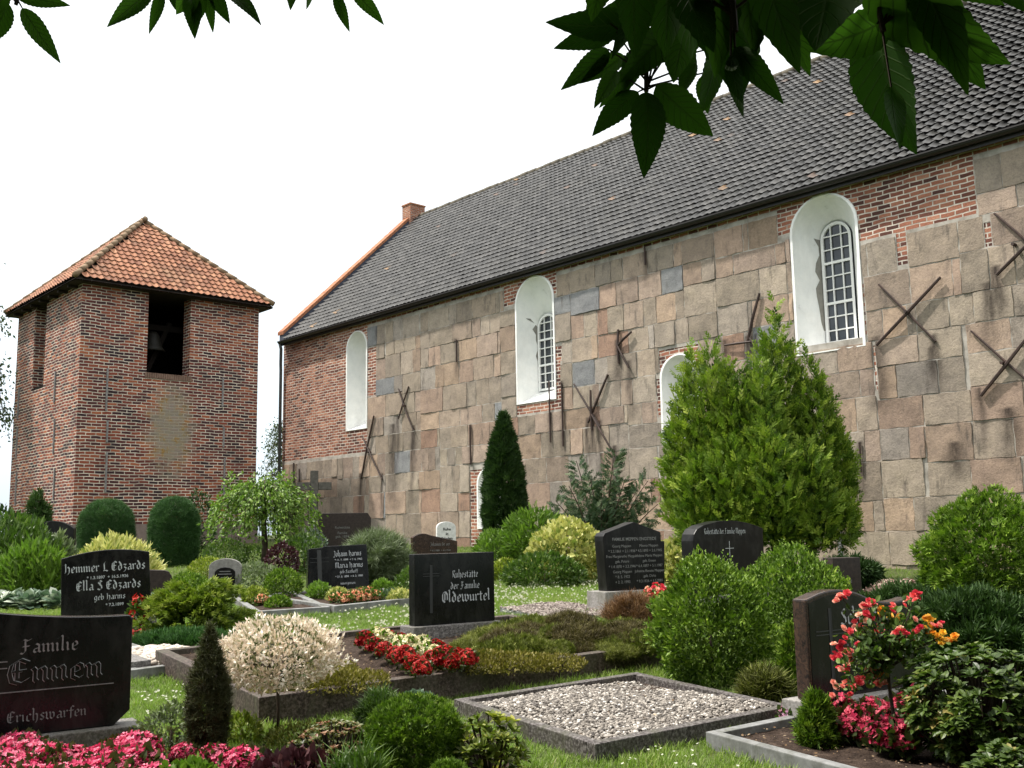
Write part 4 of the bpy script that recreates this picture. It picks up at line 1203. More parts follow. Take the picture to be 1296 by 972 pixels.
def mi(x): return [(x - .09, .9), (x, .76), (x, .22), (x + .08, .1)]
def asc(x, h=1.62): return [(x - .1, h), (x, h - .12), (x, .22), (x + .08, .1)]
BLK = {
 'a': (.62, [[(.02, .8), (.2, .95), (.42, .8), (.42, .2), (.56, .08)], [(.42, .55), (.05, .42), (.0, .2), (.15, .06), (.42, .25)]]),
 'b': (.6, [[(-.1, 1.45), (0, 1.32), (0, .2), (.2, .05), (.42, .22), (.42, .72), (.25, .92), (0, .72)]]),
 'c': (.5, [[(.4, .8), (.25, .95), (0, .75), (0, .2), (.2, .05), (.4, .2)]]),
 'd': (.6, [[(.05, 1.38), (.42, .85), (.42, .22), (.22, .05), (0, .22), (0, .7), (.2, .9), (.42, .72)]]),
 'e': (.52, [[(.02, .4), (.4, .6), (.36, .84), (.2, .95), (0, .75), (0, .2), (.2, .05), (.4, .2)]]),
 'f': (.42, [[(.42, 1.3), (.25, 1.45), (.1, 1.25), (.1, -.1)], [(-.08, .88), (.38, .88)]]),
 'g': (.6, [[(.42, .8), (.2, .95), (0, .75), (0, .25), (.2, .08), (.42, .25)], [(.42, .95), (.42, -.15), (.22, -.4), (.0, -.28)]]),
 'h': (.6, [asc(0), [(0, .72), (.25, .93), (.42, .78), (.42, .1), (.28, -.22)]]),
 'i': (.26, [mi(0), [(-.05, 1.24), (.09, 1.36)]]),
 'j': (.3, [[(-.1, .9), (0, .76), (0, -.1), (-.18, -.35)], [(-.02, 1.22), (.06, 1.3)]]),
 'k': (.55, [asc(0), [(0, .6), (.3, .92), (.4, .75), (.1, .5), (.42, .08)]]),
 'l': (.26, [asc(0)]),
 'm': (.98, [mi(0), mi(.38), mi(.76), [(0, .72), (.3, .93)], [(.38, .72), (.68, .93)]]),
 'n': (.6, [mi(0), mi(.4), [(0, .72), (.32, .93)]]),
 'o': (.58, [[(.2, .95), (0, .75), (0, .22), (.2, .05), (.42, .22), (.42, .75), (.2, .95)]]),
 'p': (.6, [[(-.1, .95), (0, .8), (0, -.4)], [(0, .72), (.25, .93), (.42, .75), (.42, .22), (.2, .05), (0, .2)]]),
 'r': (.45, [mi(0), [(0, .7), (.24, .95), (.36, .8)]]),
 's': (.5, [[(.38, .82), (.2, .95), (.02, .75), (.38, .32), (.2, .05), (-.02, .2)]]),
 't': (.4, [[(.08, 1.25), (.08, .22), (.22, .05), (.34, .15)], [(-.1, .9), (.32, .9)]]),
 'u': (.62, [mi(0), mi(.42), [(.05, .1), (.4, .28)]]),
 'v': (.55, [[(-.1, 1.0), (0, .8), (0, .25), (.2, .05), (.42, .3), (.42, .75), (.25, .92)]]),
 'w': (.98, [[(-.1, 1.0), (0, .8), (0, .25), (.18, .06), (.4, .25)], [(.3, .95), (.4, .8), (.4, .25), (.6, .06), (.8, .3), (.8, .75), (.62, .92)]]),
 'z': (.5, [[(0, .9), (.38, .88), (.1, .5), (.38, .3), (.2, -.1), (0, -.2)]]),
 'E': (.85, [[(.72, 1.25), (.4, 1.45), (.08, 1.2), (.0, .7), (.1, .2), (.4, .05), (.75, .3)], [(.08, .75), (.6, .8)], [(.3, 1.3), (.3, .3)]]),
 'F': (.8, [[(-.05, 1.25), (.15, 1.42), (.45, 1.28), (.75, 1.45)], [(.25, 1.3), (.3, .3), (.1, .0), (-.1, .1)], [(.05, .72), (.6, .76)]]),
 'H': (.85, [[(-.1, 1.3), (.08, 1.42), (.12, 1.2), (.12, .2), (.0, .02)], [(.12, .75), (.45, .98), (.65, .75), (.65, .15), (.45, -.2)]]),
 'L': (.75, [[(.3, 1.45), (.12, 1.2), (.18, .3), (.05, .1), (.4, .15), (.65, .02)]]),
 'S': (.75, [[(.62, 1.25), (.35, 1.45), (.08, 1.15), (.55, .6), (.6, .25), (.3, .03), (-.02, .2)], [(.35, 1.2), (.35, .7)]]),
 'R': (.8, [[(-.05, 1.3), (.12, 1.42), (.15, .2), (.0, .02)], [(.15, 1.3), (.45, 1.45), (.62, 1.2), (.3, .8), (.62, .1), (.75, .05)]]),
 'O': (.85, [[(.3, 1.45), (.05, 1.1), (.05, .35), (.35, .05), (.7, .35), (.7, 1.05), (.45, 1.4), (.15, 1.3)], [(.36, 1.2), (.36, .3)]]),
 'J': (.6, [[(.0, 1.3), (.2, 1.45), (.42, 1.25), (.4, .2), (.15, -.15), (-.05, .0)]]),
 'M': (1.1, [[(-.1, 1.2), (.08, 1.42), (.12, .2), (.0, .02)], [(.12, 1.2), (.4, 1.45), (.5, 1.2), (.5, .1)], [(.5, 1.2), (.8, 1.45), (.92, 1.2), (.92, .2), (1.02, .05)]]),
 'D': (.85, [[(.1, 1.42), (.35, 1.35), (.7, 1.05), (.7, .35), (.35, .05), (.02, .15)], [(.22, 1.3), (.22, .2)]]),
 'U': (.75, [[(-.05, 1.4), (.08, 1.25), (.08, .3), (.3, .05), (.6, .3)], [(.5, 1.42), (.6, 1.25), (.6, .1)]]),
}
BLK['ä'] = (.62, BLK['a'][1] + [[(.0, 1.24), (.1, 1.36)], [(.34, 1.24), (.44, 1.36)]])
def black_width(s): return sum(BLK[c][0] + .17 if c in BLK else .4 for c in s)
def blackletter(mb_, s, cx, z, h, y, nib=.17, squeeze=1.0):
    """broad-nib lettering centred on cx, baseline z, x-height h, on the plane y"""
    x = cx - black_width(s) * h * squeeze / 2 + .05 * h
    nx, nz = nib * math.cos(R(42)), nib * math.sin(R(42))
    for c in s:
        if c not in BLK: x += .4 * h * squeeze; continue
        w, strokes = BLK[c]
        for si, st in enumerate(strokes):
            yy = y - .00025 * si
            for (a, b) in zip(st[:-1], st[1:]):
                P = [(a[0] - nx / 2, a[1] - nz / 2), (a[0] + nx / 2, a[1] + nz / 2), (b[0] + nx / 2, b[1] + nz / 2), (b[0] - nx / 2, b[1] - nz / 2)]
                P = [(x + p * h * squeeze, yy, z + q * h) for p, q in P]
                A = sum(P[i][0] * P[(i + 1) % 4][2] - P[(i + 1) % 4][0] * P[i][2] for i in range(4))
                if A < 0: P.reverse()
                mb_.quad(P); yy -= .00004
        x += (w + .17) * h * squeeze
def sans(parent, s, cx, z, h, y, mat, name='inscription', align='CENTER', bold=0.0):
    c = bpy.data.curves.new(name, 'FONT'); c.body = s; c.size = h * 1.38; c.align_x = align; c.extrude = .0008; c.offset = bold * h
    o = bpy.data.objects.new(name, c); COL.objects.link(o); c.materials.append(mat); o.parent = parent
    me = bpy.data.meshes.new_from_object(o.evaluated_get(bpy.context.evaluated_depsgraph_get()))
    bpy.data.objects.remove(o); bpy.data.curves.remove(c)
    o = bpy.data.objects.new(name, me); COL.objects.link(o); o.parent = parent
    o.location = (cx, y, z); o.rotation_euler = (R(90), 0, 0)
    return o
def bline(parent, s, cx, z, h, y, nib, sq, mat, name='inscription'):
    m_ = MB(); blackletter(m_, s, cx, z, h, y, nib, sq); return m_.build(name, mat, parent)
def arcpts(xa, za, xb, zb, bow, n=10):
    return [(xa + (xb - xa) * k / n, za + (zb - za) * k / n + bow * 4 * (k / n) * (1 - k / n)) for k in range(n + 1)]
def headstone(name, label, loc, outline, t, mat, plinth=None, pmat=None, yaw=YAW, tilt=0.0, roll=0.0, cat='gravestone', bevel=.008):
    """root at the ground under the front face's middle; the slab stands on its plinth; tilt leans it back"""
    root = empty(name, loc, label, cat, None, yaw)
    root.rotation_euler = (-tilt, roll, yaw); root.rotation_mode = 'XYZ'
    z0 = 0.0
    if plinth:
        pw, ph, pd = plinth
        m_ = MB(); m_.box((0, pd / 2 - (pd - t) / 2, ph / 2 - .06), (pw, pd, ph + .12)); m_.build('plinth', pmat or M_plinth, root, bevel=.008); z0 = ph
    me = slab_mesh('slab', [(x, z + z0 + (.002 if plinth else -.1 if z == 0 else 0)) for x, z in outline], t, bevel)
    sl_ = link('slab', me, mat, root)
    root['z0'] = z0
    return root
def cross_lines(parent, cx, z0, z1, arm, zc, y, w, mat, name='engraved_cross'):
    m_ = MB()
    for s in (-1, 1):
        m_.box((cx + s * w, y, (z0 + z1) / 2), (.006, .003, z1 - z0)); 
        m_.box((cx - (arm / 2 + w) / 2 - .0 , y - .0005, zc + s * w), (arm / 2 - w, .003, .006)); m_.box((cx + (arm / 2 + w) / 2, y - .0005, zc + s * w), (arm / 2 - w, .003, .006))
    m_.box((cx, y + .001, (z0 + z1) / 2), (2 * w, .0015, z1 - z0))
    m_.build(name, mat, parent)

# 1 the large black stone in the left corner
e = GY(163, 7.0); loc = e - E1 * .6; loc.z = gz(loc.x, loc.y)
o = headstone('gravestone', 'broad black gravestone cut off at the left edge behind pink begonias', loc,
              [(-.62, 0), (.50, 0), (.60, .09), (.60, .68), (.58, .70)] + arcpts(.58, .70, -.2, .755, -.016)[1:] + arcpts(-.2, .755, -.62, .69, .02)[1:], .16, M_black, (1.36, .15, .34), M_plinth)
z = .15; m_ = MB()
bline(o, 'Familie', .10, z + .50, .062, -.003, .18, 1.15, M_letdim)
bline(o, 'Erichswarfen', .10, z + .085, .048, -.003, .17, 1.12, M_letdim)
m_.box((.12, -.002, z + .272), (.74, .003, .006))
m_.build('rule', M_letdim, o)
m_ = MB(); blackletter(m_, 'Ennen', .15, z + .315, .105, -.003, .25, 1.38); m_.build('family_name', M_letter, o)
m_ = MB(); blackletter(m_, 'Ennen', .15, z + .315, .105, -.008, .185, 1.38); m_.build('family_name_inlay', M_black, o)
cross_lines(o, -.36, z + .02, z + .66, .42, z + .44, -.002, .02, M_letdim)
# 2 black stone behind it
Y = 12.7; c = GY(134, Y)
o = headstone('gravestone', 'black gravestone with curved top and silver lettering behind the large left stone', c, [(-.5, 0), (.52, 0), (.5, .79)] + arcpts(.5, .79, -.5, .76, .065)[1:], .13, M_black, (1.15, .12, .3), M_plinth, yaw=R(24), roll=-R(2.0))
z = .12
bline(o, 'Hemmer L Edzards', .0, z + .585, .078, -.003, .2, .96, M_letter); bline(o, 'Ella S Edzards', .04, z + .365, .078, -.003, .2, .98, M_letter); bline(o, 'geb Harms', .05, z + .245, .052, -.003, .2, 1, M_letter)

sans(o, '* 1.3.1897  + 16.5.1936', .02, z + .50, .036, -.003, M_letter, bold=.02); sans(o, '* 7.2.1899', .1, z + .165, .036, -.003, M_letter, bold=.02)
# 3 arched dark stone before the tower
c = GY(66, 19)
o = headstone('gravestone', 'dark gravestone with low arched top by the corner of the brick tower', c, [(-.36, 0), (.34, 0), (.34, .92)] + arcpts(.34, .92, -.36, .96, .12)[1:], .14, M_blackold, (.8, .1, .25), M_greystone, yaw=R(5))
bline(o, 'Claassen', 0, .90, .06, -.003, .2, 1.0, M_letdim); sans(o, 'geb. 1889', .0, .77, .03, -.003, M_letdim); 
# 4 grey stone seen past the second one
c = GY(199, 14.6)
o = headstone('gravestone', 'low dark grey gravestone with rounded shoulder beside a clipped dome', c, [(-.3, 0), (.18, 0), (.18, .48), (.14, .54), (.08, .56), (-.3, .58)], .2, M_darkstone, None, yaw=R(20))
# 5 small stone with a dark tablet
c = GY(284, 15.8)
o = headstone('gravestone', 'small round-headed pale stone framing a black tablet', c, [(-.24, 0), (.24, 0), (.24, .40)] + [(.24 * math.cos(a), .40 + .13 * math.sin(a)) for a in np.linspace(.25, math.pi - .25, 9)] + [(-.24, .40)], .14, M_greystone, (.56, .1, .26), M_greystone, yaw=R(10))
me = slab_mesh('tablet', [(-.15, .12), (.15, .12), (.15, .42)] + [(.15 * math.cos(a), .42 + .08 * math.sin(a)) for a in np.linspace(.2, math.pi - .2, 7)] + [(-.15, .42)], .03, .004, -.012); link('tablet', me, M_blackold, o)
m_ = MB(); m_.box((0, -.015, .44), (.16, .003, .012)); m_.box((0, -.015, .40), (.2, .003, .012)); m_.box((0, -.015, .35), (.12, .003, .01)); m_.build('inscription', M_letdim, o)
# 6 broad dark stone by the church wall
c = GY(436, 23)
o = headstone('gravestone', 'broad dark stone with cut corners before the left end of the church wall', c, [(-.58, 0), (.58, 0), (.58, .88), (.5, 1.0), (-.5, 1.0), (-.58, .9)], .2, M_darkstone, (1.4, .12, .35), M_greystone, yaw=R(8))
for k, (w, zz) in enumerate(((.5, .78), (.3, .66), (.34, .58))):
    sans(o, ('Ruhestätte', 'Familie', 'geb. 1874')[k], -.05, zz, .055, -.003, M_letdim)
# 7 leaning black stone with a cross
c = GY(430, 16.3)
o = headstone('gravestone', 'black gravestone leaning back, wide cross in its left half, behind flowers', c, [(-.5, 0), (.48, 0), (.46, .68), (-.22, .68), (-.26, .66), (-.46, .65)], .15, M_black, (1.05, .09, .3), M_plinth, yaw=R(22), tilt=R(5), roll=-R(1.5))
cross_lines(o, -.30, .14, .72, .3, .56, -.003, .03, M_engrave)
bline(o, 'Johann Harms', .15, .60, .062, -.003, .2, .78, M_letter); bline(o, 'Maria Harms', .17, .42, .062, -.003, .2, .85, M_letter); bline(o, 'geb Saathoff', .16, .34, .036, -.003, .2, .95, M_letter); bline(o, 'unvergessen', .14, .165, .03, -.003, .2, 1, M_letter)

sans(o, '* 11. 7. 1899  + 7. 6. 1962', .16, .535, .03, -.003, M_letter, bold=.02); sans(o, '* 27. 8. 1898  + 8. 2. 1980', .16, .275, .03, -.003, M_letter, bold=.02)
# 8 brown wavy stone, 9 small white stone behind it
c = GY(551, 19.5)
o = headstone('gravestone', 'brown gravestone with a wave-shaped top before the small white headstone', c, [(-.43, 0), (.43, 0), (.43, .54)] + arcpts(.43, .54, -.1, .66, .0)[1:] + arcpts(-.1, .66, -.43, .62, .05)[1:], .18, M_brown, (.98, .1, .3), M_plinth, yaw=R(18))
bline(o, 'Johannes de Boer', .1, .56, .045, -.003, .2, .8, M_letdim); 
sans(o, '* 9.3.1889  + 4.6.1960', .1, .46, .032, -.003, M_letdim); sans(o, '* 2.5.1892  + 1.3.1971', .1, .3, .032, -.003, M_letdim)
c = GY(566, 22.5)
o = headstone('gravestone', 'small white round-headed headstone with black lettering near the church wall', c, [(-.22, 0), (.2, 0), (.2, .78)] + [(-.01 + .21 * math.cos(a), .78 + .13 * math.sin(a)) for a in np.linspace(.3, math.pi - .3, 9)] + [(-.22, .78)], .13, M_whitestone, None, yaw=R(15))
for k, s in enumerate(('Ruhe', 'in', 'Frieden')): sans(o, s, 0, .72 - k * .1, .06, -.003, M_letdark, bold=.03)
c = GY(506, 21)
m_ = MB(); root = empty('marble_cushion', c, 'white marble cushion stone on a low block near the church wall', 'grave ornament', None, R(20))
m_.box((0, .1, .12), (.42, .36, .26)); m_.build('block', M_greystone, root, bevel=.01)
bm = bmesh.new(); bmesh.ops.create_grid(bm, x_segments=8, y_segments=6, size=.5)
for v in bm.verts: v.co = Vector((v.co.x * .42, .1 + v.co.y * .38, .27 + .09 * (1 - (2 * v.co.x) ** 4) * (1 - (2 * v.co.y) ** 4) + (.05 * (v.co.y + .5)) + .02 * math.sin(v.co.x * 9)))
r_ = bmesh.ops.extrude_face_region(bm, geom=bm.faces[:])
for v in r_['geom']:
    if isinstance(v, bmesh.types.BMVert): v.co.z = .252
bmesh.ops.recalc_face_normals(bm, faces=bm.faces)
me = bpy.data.meshes.new('cushion'); bm.to_mesh(me); bm.free()
for p in me.polygons: p.use_smooth = True
link('cushion', me, M_whitestone, root)
# 10 tall black stone in the middle
c = GY(577, 10.75, .11)
o = headstone('gravestone', 'square black gravestone with slender cross above the red begonia row', c, [(-.475, 0), (.475, 0), (.475, .71), (-.475, .71)], .12, M_black, (1.06, .15, .3), M_plinth, bevel=.005)
z = .14
bline(o, 'Ruhestätte', .12, z + .47, .052, -.003, .2, .86, M_letter); bline(o, 'der Familie', .12, z + .355, .052, -.003, .2, .92, M_letter); bline(o, 'Oldewurtel', .135, z + .225, .078, -.003, .2, 1.06, M_letter)

cross_lines(o, -.285, z + .13, z + .61, .19, z + .51, -.002, .012, M_engrave)
# 11 gabled black stone
c = GY(806, 13.7)
o = headstone('gravestone', 'tall black gravestone with gable top and many small lines on a pale plinth', c, [(-.46, 0), (.47, 0), (.5, .62), (.44, .62), (.44, .74), (0.0, .88), (-.47, .74), (-.5, .70), (-.5, .64)], .2, M_blackold, (1.14, .27, .42), M_plinthlt, yaw=R(30))
z = .27
sans(o, 'FAMILIE MEPPEN ENGSTEDE', .0, z + .64, .042, -.003, M_letdim, bold=.01)
for k, (l_, r_) in enumerate((('Georg Meppen', 'Meeno Meppen'), ('* 2.3.1861 + 2.1.1936', '* 4.5.1893 + 2.6.1945'), ('Frau Margarethe Meppen', 'Helene Maria Meppen'), ('geb. Peters', 'geb. Ennen'), ('* 1.4.1870 + 3.2.1946', '* 6.4.1897 + 5.1.1987'), ('Georg Meppen', 'Johanna Renate Meppen'), ('* 8. 5. 1922', 'geb. Dirks'), ('+ 2. 2. 1993', '* 9.3.1926 + 1.5.2001'))):
    zz = z + .555 - k * .066
    sans(o, l_, -.21, zz, .036, -.003, M_letdim); sans(o, r_, .23, zz, .036, -.003, M_letdim)
# 12 arched black stone in front of the great bush
c = GY(925, 14.6)
o = headstone('gravestone', 'wide black gravestone with rolled left edge, half hidden by box bushes', c, [(-.66, 0), (.7, 0), (.7, .9)] + arcpts(.7, .9, -.2, 1.0, .05)[1:] + [(-.45, .955), (-.58, .9), (-.64, .83), (-.66, .74)], .24, M_blackold, (1.5, .1, .4), M_plinth, yaw=R(33))
bline(o, 'Ruhestätte der Familie Meppen', -.05, .93, .055, -.003, .19, .72, M_letter); 
m_ = MB(); m_.box((.02, -.003, .72), (.008, .003, .22)); m_.box((.02, -.004, .73), (.16, .003, .008)); m_.build('engraved_cross', M_letter, o)
# 13 narrow brown stone under the dark conifer
c = GY(1076, 12.6)
o = headstone('gravestone', 'narrow dark brown stone under a dark conifer branch by the church wall', c, [(-.2, 0), (.2, 0), (.2, .72), (-.2, .72)], .2, M_darkstone, None, yaw=R(20))
sans(o, 'Gerd', 0, .42, .04, -.003, M_letdim)
# 14 brown stone with the rose in front
e = GY(1030, 7.0); loc = e + E1 * .55; loc.z = gz(loc.x, loc.y)
o = headstone('gravestone', 'reddish brown gravestone with swept top behind the rose bush', loc, [(-.56, 0), (.56, 0), (.56, .62)] + arcpts(.56, .62, .1, .635, -.03, 8)[1:] + arcpts(.1, .635, -.5, .67, .055, 8)[1:] + [(-.56, .655)], .115, M_brown, (1.22, .19, .3), M_plinthlt, yaw=R(33.7), bevel=.012)
z = .19
me = slab_mesh('polished_panel', [(-.535, .012 + z), (.545, .012 + z), (.545, .595 + z)] + [(x, zz + z) for x, zz in arcpts(.545, .595, .1, .612, -.025)[1:] + arcpts(.1, .612, -.48, .645, .05)[1:] + [(-.535, .632)]], .004, .0, -.004); link('polished_panel', me, M_black, o)
cross_lines(o, -.33, z + .03, z + .59, .3, z + .43, -.006, .012, M_engrave)
bline(o, 'Schulte', -.02, z + .47, .075, -.006, .19, 1.1, M_letter); bline(o, 'Johann', .02, z + .375, .045, -.006, .19, 1.0, M_letdim); bline(o, 'Emma', -.05, z + .24, .045, -.006, .19, 1.0, M_letdim); 
sans(o, '* 10. 2. 1908', -.05, z + .31, .035, -.006, M_letdim)
# stone cross at the corner of the church
c = GY(397, 32.5)
root = empty('stone_cross', c, 'tall grey stone cross at the far left corner of the church', 'stone cross', None, R(15))
m_ = MB(); m_.box((0, 0, 1.12), (.24, .2, 2.25)); M_cross = speck('weathered_cross_stone', [(0.3, (0.07, 0.066, 0.058)), (0.7, (0.15, 0.14, 0.125))], 9, .9, .1, .3, .01, 40)
m_.build('shaft', M_cross, root, bevel=.02)
m_ = MB(); m_.box((-.33, 0, 1.76), (.41, .18, .24)); m_.box((.33, 0, 1.76), (.41, .18, .24)); m_.build('arms', M_cross, root, bevel=.02)
m_ = MB(); m_.box((0, 0, .2), (.7, .6, .5)); m_.build('base', M_greystone, root, bevel=.02)
# flat slab on the left grave
c = PI[0] + e_ * .1 + b_ * .12
root = empty('grave_slab', (c.x, c.y, gz(c.x, c.y) + .1), 'flat dark grey granite slab lying on the grave left of the willow', 'grave slab')
m_ = MB(); P = []
for zz in (.0, .07):
    for q in (e_ * -1.1, e_ * .12, e_ * .12 + b_ * 1.2, e_ * -1.1 + b_ * 1.2): 
        w_ = c + q; P.append((q.x, q.y, gz(w_.x, w_.y) - gz(c.x, c.y) + zz - .02))
m_.v = P; m_.uv = [(0, 0)] * 8; m_.f = [(3, 2, 1, 0), (4, 5, 6, 7), (0, 1, 5, 4), (1, 2, 6, 5), (2, 3, 7, 6), (3, 0, 4, 7)]
m_.build('slab', M_plinth, root, bevel=.01)
# ------------------------------------------------------------------ plants
def prof(pts):
    t_, r_ = zip(*pts); return lambda t: np.interp(t, t_, r_)
P_DOME = prof([(0, .88), (.3, 1), (.6, 1.0), (.78, .9), (.9, .66), (.97, .4), (1, .12)])
P_BALL = prof([(0, .55), (.15, .85), (.4, 1), (.6, .97), (.8, .74), (.93, .42), (1, .05)])
P_CONE = prof([(0, .7), (.1, .95), (.25, 1), (.5, .8), (.75, .48), (.92, .2), (1, .03)])
P_BOX = prof([(0, .6), (.12, .85), (.4, 1), (.62, .95), (.8, .72), (.92, .42), (1, .12)])
P_FLAT = prof([(0, .85), (.3, 1), (.6, .92), (.85, .62), (1, .15)])
P_CROWN = prof([(0, .25), (.12, .62), (.35, .95), (.55, 1), (.78, .8), (.93, .45), (1, .08)])
P_THUJA = prof([(0, .62), (.08, .85), (.3, 1), (.6, .95), (.8, .72), (.93, .4), (1, .06)])
def crown_pts(n, H, W, pr, rs, lump=.12, lf=2.2, inner=.25, asp=1.0, depth=.1):
    tt = np.linspace(0, 1, 200); rr = pr(tt); cdf = np.cumsum(rr + .12); cdf /= cdf[-1]
    t = np.interp(rs.rand(n), cdf, tt)
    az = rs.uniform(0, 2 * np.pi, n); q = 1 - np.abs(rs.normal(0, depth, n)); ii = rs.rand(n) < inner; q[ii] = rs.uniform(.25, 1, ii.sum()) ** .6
    seed = rs.rand() * 100
    r = pr(t) * W
    dx, dy = np.cos(az), np.sin(az)
    ln = np.array([noise.noise(Vector((a * lf, b * lf, c * lf * 1.3 + seed))) for a, b, c in zip(dx, dy, t * H / max(W, .01) * .7)])
    ln2 = np.array([noise.noise(Vector((a * lf * 2.6, b * lf * 2.6, c * lf * 3 + seed))) for a, b, c in zip(dx, dy, t * H / max(W, .01) * .7)])
    f = 1 + lump * (ln * 1.3 + ln2 * .6)
    P = np.column_stack([r * q * f * dx, r * q * f * dy * asp, t * H * (1 + lump * .5 * ln)])
    dr = (pr(np.clip(t + .03, 0, 1)) - pr(np.clip(t - .03, 0, 1))) * W / (.06 * H)
    Nn = np.column_stack([dx, dy, -dr]); Nn /= np.linalg.norm(Nn, axis=1, keepdims=True)
    return P, Nn, ln, q
def foliage(name, mat, parent, n, H, W, pr, T, size, up=.4, jit=.4, rs=None, seed=1, z0=0.0, off=(0, 0), sizevar=.35, bias=0.0, droop=0.0, wid=None, tip=0.0, **kw):
    rs = rs or np.random.RandomState(seed)
    P, Nn, ln, q = crown_pts(n, H, W, pr, rs, **kw)
    P = P + np.array((off[0], off[1], z0))
    D = Nn * (1 - up) + np.array((0, 0, up - droop)) + rs.normal(0, jit, (n, 3))
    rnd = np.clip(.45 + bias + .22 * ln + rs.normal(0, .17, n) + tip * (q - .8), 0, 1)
    s = size * (1 + rs.uniform(-sizevar, sizevar, n))
    return place(T, P, D, s, rnd, rs=rs)
def stem(parent, pts, r0, r1, mat, name='stem'):
    m_ = MB(); n = len(pts); m_.tube(pts, [r0 + (r1 - r0) * k / (n - 1) for k in range(n)], 7); return m_.build(name, mat, parent, smooth=True)
M_bark = speck('bark', [(0.3, (0.035, 0.026, 0.02)), (0.7, (0.1, 0.078, 0.06))], 14, .9, .1, .5, .01, 30)
M_twig = plain('twig', (0.035, 0.024, 0.016), .8, .2)
def plant(name, label, cat, loc, parts, mat, group=None, trunk=None, part='foliage', more=()):
    root = empty(name, loc, label, cat, group)
    leaves(part, parts, mat, root)
    if trunk: stem(root, *trunk)
    for nm, ps, m_ in more: leaves(nm, ps, m_, root)
    return root
G_box = leafm('box_leaf', [(0, (0.022, 0.048, 0.007)), (.4, (0.07, 0.13, 0.014)), (.7, (0.15, 0.24, 0.026)), (1, (0.28, 0.37, 0.055))], .5, .2, .22)
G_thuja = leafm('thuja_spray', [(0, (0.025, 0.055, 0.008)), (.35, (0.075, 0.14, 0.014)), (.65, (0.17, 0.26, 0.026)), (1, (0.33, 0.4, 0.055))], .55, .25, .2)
G_dark = leafm('dark_conifer', [(0, (0.012, 0.03, 0.008)), (.5, (0.028, 0.062, 0.014)), (1, (0.06, 0.11, 0.025))], .55, .25, .12)
G_domes = leafm('clipped_conifer', [(0, (0.02, 0.05, 0.015)), (.5, (0.04, 0.1, 0.028)), (1, (0.08, 0.17, 0.045))], .6, .2, .15)
G_fcyp = leafm('golden_conifer', [(0, (0.03, 0.055, 0.008)), (.4, (0.1, 0.155, 0.016)), (.7, (0.2, 0.26, 0.03)), (1, (0.34, 0.38, 0.06))], .55, .25, .2)
G_blue = leafm('blue_juniper', [(0, (0.025, 0.055, 0.022)), (.5, (0.065, 0.115, 0.055)), (1, (0.16, 0.21, 0.11))], .6, .25, .12)
G_light = leafm('fresh_leaf', [(0, (0.05, 0.1, 0.012)), (.5, (0.12, 0.21, 0.028)), (1, (0.24, 0.34, 0.06))], .45, .35, .3)
G_gold = leafm('golden_leaf', [(0, (0.06, 0.09, 0.012)), (.4, (0.17, 0.22, 0.025)), (1, (0.38, 0.4, 0.07))], .5, .3, .25)
G_vari = leafm('variegated_leaf', [(0, (0.05, 0.1, 0.02)), (.35, (0.18, 0.25, 0.05)), (.6, (0.5, 0.49, 0.15)), (1, (0.74, 0.72, 0.36))], .5, .3, .25, (1, 1.05, .8))
G_pink = leafm('pink_white_leaf', [(0, (0.07, 0.11, 0.025)), (.3, (0.25, 0.27, 0.12)), (.52, (0.66, 0.58, 0.44)), (.8, (0.82, 0.7, 0.6)), (1, (0.88, 0.84, 0.74))], .5, .3, .25, (1, .95, .85))
G_olive = leafm('heather', [(0, (0.05, 0.052, 0.015)), (.4, (0.115, 0.13, 0.024)), (.75, (0.2, 0.215, 0.038)), (1, (0.3, 0.29, 0.06))], .6, .2, .15)
G_rust = leafm('rusty_heath', [(0, (0.06, 0.035, 0.018)), (.5, (0.16, 0.09, 0.045)), (1, (0.3, 0.2, 0.1))], .6, .2, .15, (1.1, .9, .6))
G_az = leafm('bronze_leaf', [(0, (0.03, 0.04, 0.012)), (.45, (0.085, 0.11, 0.022)), (.65, (0.13, 0.13, 0.03)), (.82, (0.17, 0.06, 0.035)), (1, (0.26, 0.13, 0.06))], .45, .4, .2, (1, 1, .6))
G_purple = leafm('purple_leaf', [(0, (0.02, 0.008, 0.01)), (.6, (0.06, 0.02, 0.025)), (1, (0.12, 0.06, 0.06))], .4, .4, .15, (1, .7, .7))
G_grey = leafm('grey_green_leaf', [(0, (0.06, 0.08, 0.035)), (.5, (0.15, 0.19, 0.1)), (1, (0.3, 0.34, 0.2))], .55, .3, .2)
G_rhodo = leafm('rhododendron_leaf', [(0, (0.022, 0.042, 0.008)), (.5, (0.055, 0.095, 0.016)), (.85, (0.11, 0.155, 0.028)), (1, (0.24, 0.19, 0.055))], .42, .3, .2)
G_ylow = leafm('yellow_tip_leaf', [(0, (0.05, 0.07, 0.012)), (.5, (0.13, 0.17, 0.025)), (1, (0.36, 0.34, 0.06))], .4, .4, .25)
G_mid = leafm('garden_leaf', [(0, (0.025, 0.055, 0.01)), (.5, (0.065, 0.12, 0.02)), (1, (0.15, 0.22, 0.045))], .45, .35, .25)
G_hosta = leafm('hosta_leaf', [(0, (0.06, 0.11, 0.06)), (.55, (0.13, 0.2, 0.13)), (.75, (0.32, 0.38, 0.3)), (1, (0.55, 0.58, 0.48))], .4, .4, .2, (.9, 1, .8))
def flm(name, a, b, c=None): return leafm(name, [(0, a), (.6, b), (1, c or b)], .5, .25, .3, (1, .85, .85))
G_bego = leafm('begonia_leaf', [(0, (0.02, 0.03, 0.01)), (.6, (0.05, 0.07, 0.018)), (1, (0.1, 0.1, 0.03))], .4, .35, .2)
F_pink = flm('pink_petal', (0.38, 0.012, 0.065), (0.6, 0.045, 0.14), (0.82, 0.3, 0.4))
